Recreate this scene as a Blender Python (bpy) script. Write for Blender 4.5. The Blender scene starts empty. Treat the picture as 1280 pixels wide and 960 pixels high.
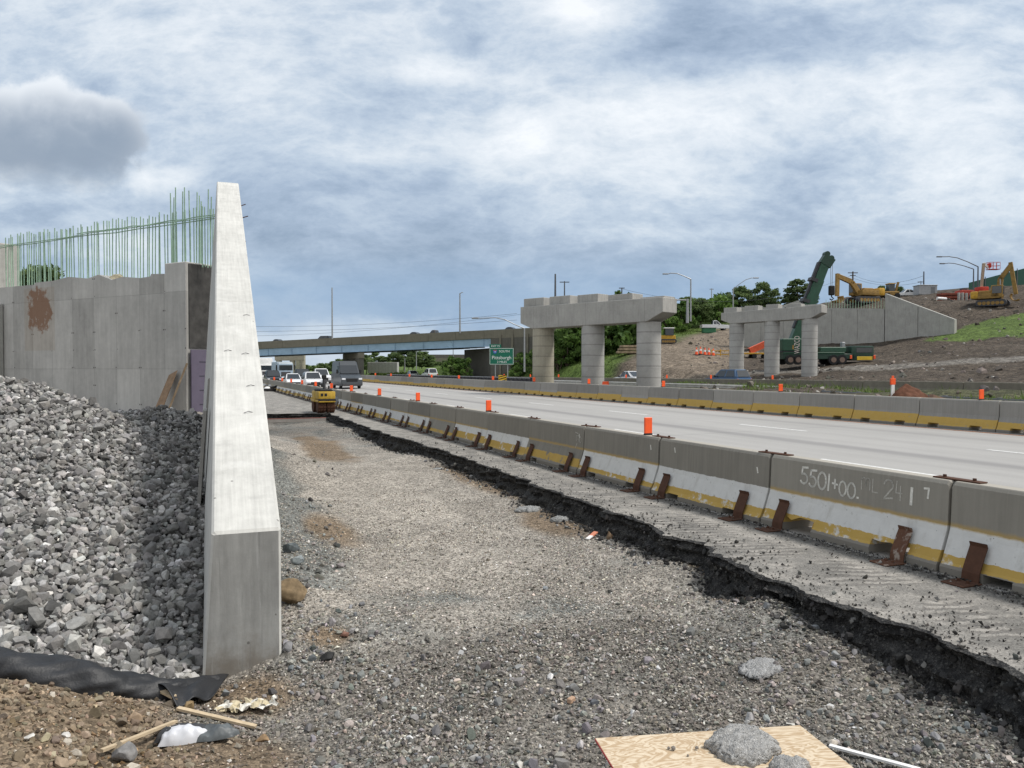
import bpy, bmesh, math, random
import numpy as np
from mathutils import Vector, Matrix
R_ = math.radians
random.seed(7)
rng = np.random.default_rng(7)
C = bpy.context.scene.collection
sc = bpy.context.scene

# ------------------------------------------------------------------ camera, sky, sun, exposure
EYE = Vector((0, 0, 2.12)); YAW = R_(22.7); PITCH = R_(1.19); FPX = 961.0
cam = bpy.data.cameras.new('camera'); camo = bpy.data.objects.new('camera', cam); C.objects.link(camo)
camo.location = EYE; camo.rotation_euler = (R_(90) - PITCH, 0, -YAW)
cam.sensor_fit = 'HORIZONTAL'; cam.sensor_width = 36; cam.lens = 36 * FPX / 1280
cam.clip_start = 0.05; cam.clip_end = 6000
sc.camera = camo
FW = Vector((math.sin(YAW), math.cos(YAW), 0)); RT = Vector((math.cos(YAW), -math.sin(YAW), 0)); UZ = Vector((0, 0, 1))
def W(px, py, d):
    u = (px - 640) / FPX; v = (480 - py) / FPX
    r = FW * (math.cos(PITCH) + v * math.sin(PITCH)) + UZ * (v * math.cos(PITCH) - math.sin(PITCH)) + RT * u
    return EYE + r * (d / r.dot(FW))
def G(px, py, z):
    u = (px - 640) / FPX; v = (480 - py) / FPX
    r = FW * (math.cos(PITCH) + v * math.sin(PITCH)) + UZ * (v * math.cos(PITCH) - math.sin(PITCH)) + RT * u
    return EYE + r * ((z - EYE.z) / r.z)
def onX(px, x):
    u = (px - 640) / FPX; r = FW + RT * u
    return x / r.x * r.y

SUN_EL, SUN_AZ = R_(56), R_(118)          # azimuth clockwise from +Y: to the right, a little behind the camera
world = bpy.data.worlds.new("World"); sc.world = world; world.use_nodes = True
sun = bpy.data.lights.new('sun', 'SUN'); sun.energy = 2.3; sun.angle = R_(10); sun.color = (1, .955, .89)
suno = bpy.data.objects.new('sun', sun); C.objects.link(suno)
sd = Vector((math.sin(SUN_AZ) * math.cos(SUN_EL), math.cos(SUN_AZ) * math.cos(SUN_EL), math.sin(SUN_EL)))
suno.rotation_euler = sd.to_track_quat('Z', 'Y').to_euler(); suno.location = (20, -20, 60)
sc.view_settings.view_transform = 'Standard'; sc.view_settings.look = 'None'
sc.view_settings.exposure = 0.56; sc.view_settings.gamma = 1; sc.view_settings.use_curve_mapping = False
sc.render.engine = 'CYCLES'; sc.cycles.use_denoising = True
sc.cycles.max_bounces = 5; sc.cycles.diffuse_bounces = 3; sc.cycles.glossy_bounces = 2; sc.cycles.transparent_max_bounces = 6

# ------------------------------------------------------------------ node helper
class NT:
    def __init__(s, tree): s.t = tree; s.n = tree.nodes; s.l = tree.links
    def new(s, typ, **kw):
        nd = s.n.new(typ)
        for k, v in kw.items(): setattr(nd, k, v)
        return nd
    def set(s, sock, v):
        if isinstance(v, bpy.types.NodeSocket): s.l.new(v, sock)
        elif v is not None:
            if isinstance(v, (tuple, list)) and len(v) == 3 and sock.type == 'RGBA': v = (*v, 1)
            sock.default_value = v
    def math(s, op, a, b=None, c=None, clamp=False):
        nd = s.new('ShaderNodeMath', operation=op, use_clamp=clamp)
        s.set(nd.inputs[0], a); s.set(nd.inputs[1], b); s.set(nd.inputs[2], c)
        return nd.outputs[0]
    def vmath(s, op, a, b=None):
        nd = s.new('ShaderNodeVectorMath', operation=op); s.set(nd.inputs[0], a)
        if b is not None:
            if op == 'SCALE': s.set(nd.inputs[3], b)
            else: s.set(nd.inputs[1], b)
        return nd.outputs[1] if op in ('DOT_PRODUCT', 'LENGTH') else nd.outputs[0]
    def mix(s, f, a, b, mode='MIX'):
        nd = s.new('ShaderNodeMix', data_type='RGBA', blend_type=mode)
        s.set(nd.inputs[0], f); s.set(nd.inputs[6], a); s.set(nd.inputs[7], b)
        return nd.outputs[2]
    def noise(s, vec, scale, detail=4, rough=.55, dist=0, out=0):
        nd = s.new('ShaderNodeTexNoise'); s.set(nd.inputs['Vector'], vec); s.set(nd.inputs['Scale'], scale)
        nd.inputs['Detail'].default_value = detail; nd.inputs['Roughness'].default_value = rough; nd.inputs['Distortion'].default_value = dist
        return nd.outputs[out]
    def vor(s, vec, scale, feature='F1', rand=1.0, out=0):
        nd = s.new('ShaderNodeTexVoronoi', feature=feature); s.set(nd.inputs['Vector'], vec); s.set(nd.inputs['Scale'], scale)
        nd.inputs['Randomness'].default_value = rand
        return nd.outputs[out]
    def ss(s, v, a, b, lo=0.0, hi=1.0):
        nd = s.new('ShaderNodeMapRange', interpolation_type='SMOOTHSTEP'); s.set(nd.inputs[0], v); s.set(nd.inputs[1], a); s.set(nd.inputs[2], b)
        s.set(nd.inputs[3], lo); s.set(nd.inputs[4], hi)
        return nd.outputs[0]
    def mapr(s, v, a, b, lo=0.0, hi=1.0):
        nd = s.new('ShaderNodeMapRange'); s.set(nd.inputs[0], v); s.set(nd.inputs[1], a); s.set(nd.inputs[2], b)
        s.set(nd.inputs[3], lo); s.set(nd.inputs[4], hi)
        return nd.outputs[0]
    def scalevec(s, vec, sc3):
        nd = s.new('ShaderNodeMapping'); s.set(nd.inputs[0], vec); nd.inputs['Scale'].default_value = sc3
        return nd.outputs[0]
    def sep(s, vec):
        nd = s.new('ShaderNodeSeparateXYZ'); s.set(nd.inputs[0], vec); return nd.outputs
    def comb(s, x, y, z):
        nd = s.new('ShaderNodeCombineXYZ'); s.set(nd.inputs[0], x); s.set(nd.inputs[1], y); s.set(nd.inputs[2], z); return nd.outputs[0]
    def obj(s): return s.new('ShaderNodeTexCoord').outputs['Object']
    def rand(s): return s.new('ShaderNodeObjectInfo').outputs['Random']
    def attr(s, name): 
        nd = s.new('ShaderNodeAttribute'); nd.attribute_name = name; return nd
    def bump(s, h, strength=.5, dist=.02):
        nd = s.new('ShaderNodeBump'); s.set(nd.inputs['Height'], h); nd.inputs['Strength'].default_value = strength; nd.inputs['Distance'].default_value = dist
        return nd.outputs[0]
def new_mat(name):
    m = bpy.data.materials.new(name); m.use_nodes = True; t = NT(m.node_tree)
    return m, t, t.n['Principled BSDF']
def finish(t, b, col, rough=.8, nrm=None, spec=.3, metal=0):
    t.set(b.inputs['Base Color'], col); t.set(b.inputs['Roughness'], rough); b.inputs['Specular IOR Level'].default_value = spec
    b.inputs['Metallic'].default_value = metal
    if nrm is not None: t.set(b.inputs['Normal'], nrm)
MATS = {}
def flat(name, col, rough=.6, spec=.4, metal=0, var=.15, nscale=3.0):
    if name in MATS: return MATS[name]
    m, t, b = new_mat(name); o = t.obj()
    n = t.noise(o, nscale, 5, .6)
    k = t.mapr(n, .3, .7, 1 - var, 1 + var)
    c = t.mix(1, (*col, 1), t.comb(k, k, k), 'MULTIPLY')
    finish(t, b, c, rough, None, spec, metal)
    MATS[name] = m; return m

# ---- sky
def build_sky():
    t = NT(world.node_tree); bg = t.n['Background']
    v = t.new('ShaderNodeTexCoord').outputs['Generated']
    v = t.vmath('NORMALIZE', v)
    sky = t.new('ShaderNodeTexSky', sky_type='NISHITA'); sky.sun_disc = False; sky.sun_elevation = SUN_EL; sky.sun_rotation = SUN_AZ
    sky.air_density = 1.2; sky.dust_density = 1.5
    x, y, z = t.sep(v)[:3]
    zc = t.math('ADD', t.math('MAXIMUM', z, 0.0), 0.22)
    p = t.comb(t.math('DIVIDE', x, zc), t.math('DIVIDE', y, zc), t.math('MULTIPLY', z, 1.5))
    # tangent coordinates about one compass bearing: places the larger cloud masses on the dome
    dF = t.math('MAXIMUM', t.vmath('DOT_PRODUCT', v, tuple(FW)), .08)
    u = t.math('DIVIDE', t.vmath('DOT_PRODUCT', v, tuple(RT)), dF)
    w = t.math('DIVIDE', z, dF)
    uw = t.comb(u, w, 0.0)
    wx = t.noise(uw, 2.2, 4, .5, 0, 1); uww = t.vmath('ADD', uw, t.vmath('SCALE', t.vmath('SUBTRACT', wx, (.5, .5, .5)), .10))
    big = t.noise(p, 0.8, 5, .52, 0)
    fine = t.noise(t.scalevec(uww, (1.0, 2.0, 1)), 3.2, 10, .64, 0)
    wn = t.noise(t.scalevec(uww, (1.0, 2.3, 1)), 7, 9, .66, 0); wisp = t.math('SUBTRACT', 1.0, t.math('MULTIPLY', t.math('ABSOLUTE', t.math('SUBTRACT', wn, .5)), 3.0))
    val = t.math('ADD', t.math('MULTIPLY', big, .34), t.math('MULTIPLY', fine, .50))
    val = t.math('ADD', val, t.math('MULTIPLY', t.math('SUBTRACT', wisp, .25), .15))
    warpn = t.math('SUBTRACT', fine, .5)
    def blob(px, py, sx, sy, amp):
        cu = (px - 640) / FPX; cw = (460 - py) / FPX
        du = t.math('MULTIPLY', t.math('SUBTRACT', u, cu), FPX / sx); dw = t.math('MULTIPLY', t.math('SUBTRACT', w, cw), FPX / sy)
        r2 = t.math('ADD', t.math('MULTIPLY', du, du), t.math('MULTIPLY', dw, dw))
        return t.math('MULTIPLY', t.math('EXPONENT', t.math('MULTIPLY', r2, -1.0)), amp)
    for a in ((810, 160, 170, 80, .15), (1210, 140, 150, 120, .10), (1060, 235, 220, 35, .06), (860, 50, 230, 30, -.11), (760, 85, 160, 25, -.05), (1120, 25, 160, 60, -.02),
              (380, 110, 230, 100, -.015), (500, 190, 90, 16, .07), (430, 200, 60, 14, .04), (90, 40, 220, 60, .03), (720, 25, 70, 35, .10), (545, 93, 60, 16, .09), (480, 300, 260, 45, -.045), (640, 150, 40, 14, .07), (660, 180, 30, 14, .06),
              (800, 335, 500, 30, -.07), (200, 226, 55, 20, .14), (160, 315, 70, 40, .12), (1000, 60, 120, 30, -.05), (350, 120, 90, 25, .03), (1180, 230, 200, 20, -.035), (1010, 210, 60, 14, -.06), (880, 190, 30, 12, -.05), (690, 240, 60, 25, -.03), (905, 290, 200, 12, .03), (1100, 270, 160, 14, .03), (60, 270, 120, 18, -.03)):
        val = t.math('ADD', val, blob(*a))
    ramp = t.new('ShaderNodeValToRGB'); t.set(ramp.inputs[0], val)
    cr = ramp.color_ramp
    for pos, c in ((.37, (.20, .262, .352)), (.455, (.285, .352, .448)), (.525, (.385, .45, .53)), (.59, (.505, .553, .605)), (.70, (.68, .70, .72))):
        e = cr.elements.new(pos); e.color = (*c, 1)
    cr.elements.remove(cr.elements[0]); cr.elements.remove(cr.elements[len(cr.elements) - 1])
    cl = ramp.outputs[0]
    # clear blue band low on the sky with pale scud beneath it
    low = t.math('MULTIPLY', t.ss(w, .165, .085), t.ss(w, .0, .07))
    cl = t.mix(t.math('MULTIPLY', low, .75), cl, (.185, .285, .43))
    sc2 = t.noise(t.scalevec(uww, (5, 10, 1)), 1.3, 8, .58, 0)
    lowc = t.math('MULTIPLY', t.ss(t.math('ADD', sc2, t.math('MULTIPLY', t.math('SUBTRACT', .07, w), 3.2)), .50, .70), t.ss(w, .125, .085))
    cl = t.mix(t.math('MULTIPLY', lowc, .65), cl, (.45, .515, .59))
    # the one heaped cumulus: white crown, grey base
    edge = t.noise(uw, 11, 9, .60, 0); edge2 = t.math('SUBTRACT', .95, t.vor(t.vmath('ADD', uw, t.vmath('SCALE', t.noise(uw, 16, 4, .6, 0, 1), .03)), 26, 'SMOOTH_F1'))
    warp = t.math('ADD', t.math('MULTIPLY', t.math('SUBTRACT', edge, .5), 1.5), t.math('MULTIPLY', t.math('SUBTRACT', edge2, .55), .42))
    def lobe(px, py, sx, sy):
        cu = (px - 640) / FPX; cw = (460 - py) / FPX
        du = t.math('MULTIPLY', t.math('SUBTRACT', u, cu), FPX / sx); dw = t.math('MULTIPLY', t.math('SUBTRACT', w, cw), FPX / sy)
        return t.math('SUBTRACT', 1, t.math('SQRT', t.math('ADD', t.math('MULTIPLY', du, du), t.math('MULTIPLY', dw, dw))))
    m = lobe(45, 180, 140, 78)
    for a in ((140, 166, 62, 52), (62, 145, 74, 50), (0, 160, 90, 66), (90, 205, 100, 50), (110, 150, 50, 40)): m = t.math('MAXIMUM', m, lobe(*a))
    mm = t.math('ADD', m, t.math('MULTIPLY', warp, .78))
    mask = t.math('MULTIPLY', t.ss(mm, .03, .30), .92)
    # lit from above: the crown of every lobe is pale, its underside grey
    up = t.math('ADD', t.math('DIVIDE', t.math('SUBTRACT', w, (460 - 178) / FPX), 75 / FPX), t.math('MULTIPLY', warp, .9))
    rim = t.ss(mm, .65, .12)
    shade_ = t.math('ADD', t.math('MULTIPLY', up, .62), t.math('MULTIPLY', rim, .30))
    cumcol = t.mix(t.ss(shade_, -.12, .98), (.20, .243, .305), (.64, .665, .69))
    mask = t.math('MULTIPLY', mask, t.ss(t.math('ADD', w, t.math('MULTIPLY', warp, .04)), (460 - 252) / FPX, (460 - 200) / FPX, .0, 1))
    cl = t.mix(mask, cl, cumcol)
    # behind and overhead: plain bright overcast that lights the place
    cl = t.mix(t.ss(t.vmath('DOT_PRODUCT', v, tuple(FW)), .35, -.1), cl, t.mix(t.ss(big, .4, .62), (.46, .49, .53), (.78, .77, .75)))
    cl10 = t.vmath('SCALE', cl, 10.0)
    col = t.mix(.92, sky.outputs[0], cl10)
    t.set(bg.inputs[0], col); bg.inputs[1].default_value = .1
build_sky()

# ------------------------------------------------------------------ mesh helpers
def tag(o, label=None, cat=None, group=None, kind=None):
    if label: o['label'] = label
    if cat: o['category'] = cat
    if group: o['group'] = group
    if kind: o['kind'] = kind
    return o
def empty(name, loc, rz=0.0, label=None, cat=None, group=None):
    o = bpy.data.objects.new(name, None); C.objects.link(o); o.location = loc; o.rotation_euler = (0, 0, rz)
    o.empty_display_size = .2
    return tag(o, label, cat, group)
def kids(o): return [c for c in KID.get(o.name, [])]
KID = {}
def setp(c, p):
    c.parent = p; KID.setdefault(p.name, []).append(c)
class MB:
    def __init__(s): s.v = []; s.f = []; s.mi = []; s.cur = 0
    def add(s, vs, fs):
        k = len(s.v); s.v += [tuple(p) for p in vs]; s.f += [tuple(i + k for i in f) for f in fs]; s.mi += [s.cur] * len(fs); return s
    def box(s, x0, x1, y0, y1, z0, z1):
        return s.add([(x0, y0, z0), (x1, y0, z0), (x1, y1, z0), (x0, y1, z0), (x0, y0, z1), (x1, y0, z1), (x1, y1, z1), (x0, y1, z1)],
                     [(0, 3, 2, 1), (4, 5, 6, 7), (0, 1, 5, 4), (1, 2, 6, 5), (2, 3, 7, 6), (3, 0, 4, 7)])
    def bbox(s, x0, x1, y0, y1, z0, z1, b=.03, seg=1, taper=None):
        bm = bmesh.new(); bmesh.ops.create_cube(bm, size=1)
        for v in bm.verts:
            v.co = Vector(((x0 + x1) / 2 + v.co.x * (x1 - x0), (y0 + y1) / 2 + v.co.y * (y1 - y0), (z0 + z1) / 2 + v.co.z * (z1 - z0)))
        if taper: taper(bm)
        if b: bmesh.ops.bevel(bm, geom=bm.edges[:], offset=b, segments=seg, affect='EDGES', profile=.6)
        return s.bm(bm)
    def bm(s, bm, M=None):
        bm.verts.index_update()
        s.add([(M @ v.co if M else v.co) for v in bm.verts], [[v.index for v in f.verts] for f in bm.faces]); bm.free(); return s
    def tube(s, pts, r, n=8, caps=True):
        pts = [Vector(p) for p in pts]; rs = r if isinstance(r, (list, tuple)) else [r] * len(pts)
        k = len(s.v); up = None
        for i, p in enumerate(pts):
            d = (pts[min(i + 1, len(pts) - 1)] - pts[max(i - 1, 0)]).normalized()
            if up is None: up = d.orthogonal().normalized()
            a = (up - d * up.dot(d)).normalized(); up = a; b = d.cross(a)
            for j in range(n):
                th = 2 * math.pi * j / n
                s.v.append(tuple(p + (a * math.cos(th) + b * math.sin(th)) * rs[i]))
        for i in range(len(pts) - 1):
            for j in range(n):
                s.f.append((k + i * n + j, k + i * n + (j + 1) % n, k + (i + 1) * n + (j + 1) % n, k + (i + 1) * n + j)); s.mi.append(s.cur)
        if caps:
            s.f.append(tuple(k + j for j in reversed(range(n)))); s.mi.append(s.cur)
            s.f.append(tuple(k + (len(pts) - 1) * n + j for j in range(n))); s.mi.append(s.cur)
        return s
    def beam(s, a, b, w, h, up=UZ):
        a = Vector(a); b = Vector(b); d = (b - a).normalized(); r = d.cross(Vector(up))
        if r.length < 1e-4: r = d.orthogonal()
        r.normalize(); q = r.cross(d)
        vs = []
        for p in (a, b):
            for sx, sz in ((-1, -1), (1, -1), (1, 1), (-1, 1)): vs.append(p + r * (sx * w / 2) + q * (sz * h / 2))
        return s.add(vs, [(0, 1, 2, 3), (7, 6, 5, 4), (0, 4, 5, 1), (1, 5, 6, 2), (2, 6, 7, 3), (3, 7, 4, 0)])
    def prism(s, poly, axis, a, b):
        """closed 2-D polygon pulled along an axis ('x','y','z')"""
        def P(u, v, w): return {'x': (w, u, v), 'y': (u, w, v), 'z': (u, v, w)}[axis]
        n = len(poly)
        vs = [P(u, v, a) for u, v in poly] + [P(u, v, b) for u, v in poly]
        fs = [tuple(range(n))[::-1], tuple(range(n, 2 * n))] + [(i, (i + 1) % n, n + (i + 1) % n, n + i) for i in range(n)]
        return s.add(vs, fs)
    def cyl(s, a, b, r, n=16): return s.tube([a, b], r, n)
    def build(s, name, mat, parent=None, smooth=False, loc=None, rz=0, fix=True):
        me = bpy.data.meshes.new(name); me.from_pydata(s.v, [], s.f); 
        for m in (mat if isinstance(mat, (list, tuple)) else [mat]): me.materials.append(m)
        if any(s.mi): me.polygons.foreach_set('material_index', s.mi)
        if fix:
            bm = bmesh.new(); bm.from_mesh(me); bmesh.ops.recalc_face_normals(bm, faces=bm.faces[:]); bm.to_mesh(me); bm.free()
        if smooth: 
            me.polygons.foreach_set('use_smooth', [True] * len(me.polygons))
            if smooth != 'all': 
                try: me.set_sharp_from_angle(angle=R_(38))
                except Exception: pass
        me.update()
        o = bpy.data.objects.new(name, me); C.objects.link(o)
        if parent is not None: setp(o, parent)
        if loc is not None: o.location = loc
        if rz: o.rotation_euler = (0, 0, rz)
        return o
def np_mesh(name, V, F, mat, smooth=False, attrs=None, mi=None):
    """fast mesh from numpy arrays; F is (n,3) or (n,4)"""
    me = bpy.data.meshes.new(name); n, k = F.shape
    me.vertices.add(len(V)); me.vertices.foreach_set('co', V.astype(np.float32).ravel())
    me.loops.add(n * k); me.loops.foreach_set('vertex_index', F.astype(np.int32).ravel())
    me.polygons.add(n); me.polygons.foreach_set('loop_start', np.arange(0, n * k, k, dtype=np.int32))
    try: me.polygons.foreach_set('loop_total', np.full(n, k, dtype=np.int32))
    except Exception: pass
    me.polygons.foreach_set('use_smooth', np.full(n, bool(smooth)))
    for m in (mat if isinstance(mat, (list, tuple)) else [mat]): me.materials.append(m)
    if mi is not None: me.polygons.foreach_set('material_index', mi.astype(np.int32))
    for an, (typ, arr) in (attrs or {}).items():
        a = me.attributes.new(an, typ, 'POINT')
        if typ == 'FLOAT': a.data.foreach_set('value', arr.astype(np.float32).ravel())
        else:
            c4 = np.ones((len(V), 4), np.float32); c4[:, :3] = arr; a.data.foreach_set('color', c4.ravel())
    me.update(calc_edges=True); me.validate()
    o = bpy.data.objects.new(name, me); C.objects.link(o); return o
def dup(o, loc=None, rz=None, label=None, group=None, scale=None, cat=None):
    c = o.copy(); C.objects.link(c)
    for ch in kids(o):
        d = ch.copy(); C.objects.link(d); setp(d, c)
        for g in kids(ch):
            e = g.copy(); C.objects.link(e); setp(e, d)
    if loc is not None: c.location = loc
    if rz is not None: c.rotation_euler = (0, 0, rz)
    if scale is not None: c.scale = scale if isinstance(scale, (tuple, list)) else (scale,) * 3
    if label: c['label'] = label
    if group: c['group'] = group
    return c
# numpy value noise
def vnoise(x, y, seed=0):
    xi = np.floor(x).astype(np.int64); yi = np.floor(y).astype(np.int64); fx = x - xi; fy = y - yi
    fx = fx * fx * (3 - 2 * fx); fy = fy * fy * (3 - 2 * fy)
    def h(a, b):
        n = (a * 374761393 + b * 668265263 + seed * 1442695041) & 0x7fffffff
        n = ((n ^ (n >> 13)) * 1274126177) & 0x7fffffff
        return ((n ^ (n >> 16)) & 0xffff) / 65535.0
    return (h(xi, yi) * (1 - fx) + h(xi + 1, yi) * fx) * (1 - fy) + (h(xi, yi + 1) * (1 - fx) + h(xi + 1, yi + 1) * fx) * fy
def fbm(x, y, sc_, oct=4, seed=0, g=.5):
    s_ = 0; a = 1; t_ = 0
    for i in range(oct): s_ = s_ + a * (vnoise(x * sc_ * 2 ** i, y * sc_ * 2 ** i, seed + i) - .5); t_ += a; a *= g
    return s_ / t_ * 2
def sstep(a, b, x):
    t_ = np.clip((x - a) / (b - a), 0, 1); return t_ * t_ * (3 - 2 * t_)
class RBF:
    def __init__(s, pts):
        P = np.array(pts, float); s.p = P[:, :2]
        D = np.linalg.norm(s.p[:, None] - s.p[None], axis=2); n = len(P)
        A = np.zeros((n + 3, n + 3)); A[:n, :n] = D + np.eye(n) * .02; A[:n, n] = 1; A[:n, n + 1:] = s.p; A[n, :n] = 1; A[n + 1:, :n] = s.p.T
        s.w = np.linalg.solve(A, np.r_[P[:, 2], 0, 0, 0])
    def __call__(s, x, y):
        sh = np.shape(x); q = np.stack([np.ravel(x), np.ravel(y)], 1); out = np.zeros(len(q)); n = len(s.p)
        for i in range(n): out += s.w[i] * np.hypot(q[:, 0] - s.p[i, 0], q[:, 1] - s.p[i, 1])
        out += s.w[n] + q @ s.w[n + 1:]
        return out.reshape(sh)
def grid_mesh(name, xs, ys, zf, mat, attrs_f=None, smooth=True):
    X, Y = np.meshgrid(xs, ys); Z = zf(X, Y)
    V = np.stack([X.ravel(), Y.ravel(), Z.ravel()], 1); nx, ny = len(xs), len(ys)
    i = (np.arange(ny - 1)[:, None] * nx + np.arange(nx - 1)[None]).ravel()
    F = np.stack([i, i + 1, i + nx + 1, i + nx], 1)
    at = attrs_f(X.ravel(), Y.ravel(), Z.ravel()) if attrs_f else None
    return np_mesh(name, V, F, mat, smooth, at)
def text_mb(txt, size, font_extr=.004):
    cu = bpy.data.curves.new('lettering', 'FONT'); cu.body = txt; cu.size = size; cu.extrude = font_extr; cu.align_x = 'CENTER'; cu.align_y = 'CENTER'; cu.resolution_u = 3
    o = bpy.data.objects.new('lettering', cu); C.objects.link(o); dg = bpy.context.evaluated_depsgraph_get(); dg.update()
    me = bpy.data.meshes.new_from_object(o.evaluated_get(dg)); vs = [v.co.copy() for v in me.vertices]; fs = [tuple(p.vertices) for p in me.polygons]
    bpy.data.objects.remove(o); bpy.data.curves.remove(cu); bpy.data.meshes.remove(me)
    return vs, fs
ORD = ['first', 'second', 'third', 'fourth', 'fifth', 'sixth', 'seventh', 'eighth', 'ninth', 'tenth', 'eleventh', 'twelfth', 'thirteenth', 'fourteenth', 'fifteenth', 'sixteenth']

# ------------------------------------------------------------------ materials
def concrete(name, base, warm=0.0, streak=True, spots=.5, board=0.0, rough=.85, lng=False, seam=0, stk=.55, mud=False):
    if name in MATS: return MATS[name]
    m, t, b = new_mat(name); o = t.obj()
    n1 = t.noise(o, .9, 6, .6); n2 = t.noise(o, 7, 6, .65); n3 = t.noise(o, 60, 3, .6)
    st = t.noise(t.scalevec(o, (14, .45, .45) if lng else (3.2, 3.2, .35)), 2.2, 6, .65)
    k = t.math('ADD', t.math('MULTIPLY', t.math('SUBTRACT', n1, .5), .55), t.math('MULTIPLY', t.math('SUBTRACT', n2, .5), .35))
    if streak: k = t.math('ADD', k, t.math('MULTIPLY', t.math('SUBTRACT', st, .5), stk))
    k = t.math('ADD', k, t.math('MULTIPLY', t.math('SUBTRACT', n3, .5), .12)); k = t.math('ADD', k, 1)
    c = t.mix(1, (*base, 1), t.comb(k, k, t.math('MULTIPLY', k, 1 - warm * .1)), 'MULTIPLY')
    if mud:
        zz_ = t.math('ADD', t.sep(o)[2], t.math('MULTIPLY', t.math('SUBTRACT', t.noise(o, 5, 6, .7), .5), .9)); c = t.mix(t.ss(zz_, -.15, -.62, 0, .75), c, (.16, .135, .105)); wet = t.ss(t.noise(t.scalevec(o, (9, 9, .5)), 1.6, 6, .7), .54, .68); c = t.mix(t.math('MULTIPLY', wet, .38), c, (.12, .12, .118)); pale_ = t.ss(t.noise(t.scalevec(o, (7, 7, .6)), 1.9, 5, .65), .60, .72); c = t.mix(t.math('MULTIPLY', pale_, .35), c, (.45, .45, .44))
    # little air holes and tie marks
    vd = t.vor(o, 5.5); sel = t.vor(o, 5.5, out=1); selr = t.sep(sel)[0]
    hole = t.math('MULTIPLY', t.math('LESS_THAN', vd, .075), t.math('GREATER_THAN', selr, 1 - spots * .5))
    c = t.mix(t.math('MULTIPLY', hole, .6), c, (.06, .055, .05))
    # patches of laitance
    pat = t.ss(t.noise(t.scalevec(o, (1, 1, .6)), 1.6, 7, .65, .5), .55, .72)
    c = t.mix(t.math('MULTIPLY', pat, .3), c, tuple(min(1, x * 1.4) for x in base))
    drk = t.ss(t.noise(t.scalevec(o, (1.6, 1.6, .5)), 1.1, 8, .68, .3), .54, .74); c = t.mix(t.math('MULTIPLY', drk, .30), c, tuple(x * .45 for x in base))
    if seam:
        sx_ = t.math('ABSOLUTE', t.math('SUBTRACT', t.math('FRACT', t.math('DIVIDE', t.sep(o)[0], seam)), .5)); c = t.mix(t.math('MULTIPLY', t.math('GREATER_THAN', sx_, .494), .4), c, (.12, .115, .11))
    h = t.math('ADD', t.math('MULTIPLY', n3, .3), t.math('SUBTRACT', n2, t.math('MULTIPLY', hole, 1.5)))
    if board:
        wv = t.new('ShaderNodeTexWave', wave_type='BANDS', bands_direction='Z'); t.set(wv.inputs[0], o); wv.inputs['Scale'].default_value = board; wv.inputs['Distortion'].default_value = .4
        lin = t.math('LESS_THAN', wv.outputs[1], .03)
        c = t.mix(t.math('MULTIPLY', lin, .35), c, (.1, .095, .09)); h = t.math('SUBTRACT', h, t.math('MULTIPLY', lin, 1.5))
    finish(t, b, c, rough, t.bump(h, .35, .006), .25)
    MATS[name] = m; return m

CONC_WALL = concrete('wall concrete', (.52, .515, .495), .2, True, .5, lng=True); CONC_END = concrete('end face concrete', (.285, .285, .278), .2, True, 1.2, stk=1.1, mud=True)
CONC_ABUT = concrete('abutment concrete', (.36, .355, .34), .3, True, .8)
CONC_PIER = concrete('pier concrete', (.345, .338, .325), .2, True, .4, seam=2.44)
CONC_COL = concrete('column concrete', (.375, .37, .36), .2, False, .4, .42)
CONC_OLDCOL = concrete('warm column concrete', (.34, .315, .265), .6, True, .4, .42)
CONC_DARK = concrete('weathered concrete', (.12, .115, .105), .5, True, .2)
CONC_PARA = concrete('parapet concrete', (.19, .175, .15), .8, True, .2)

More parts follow.
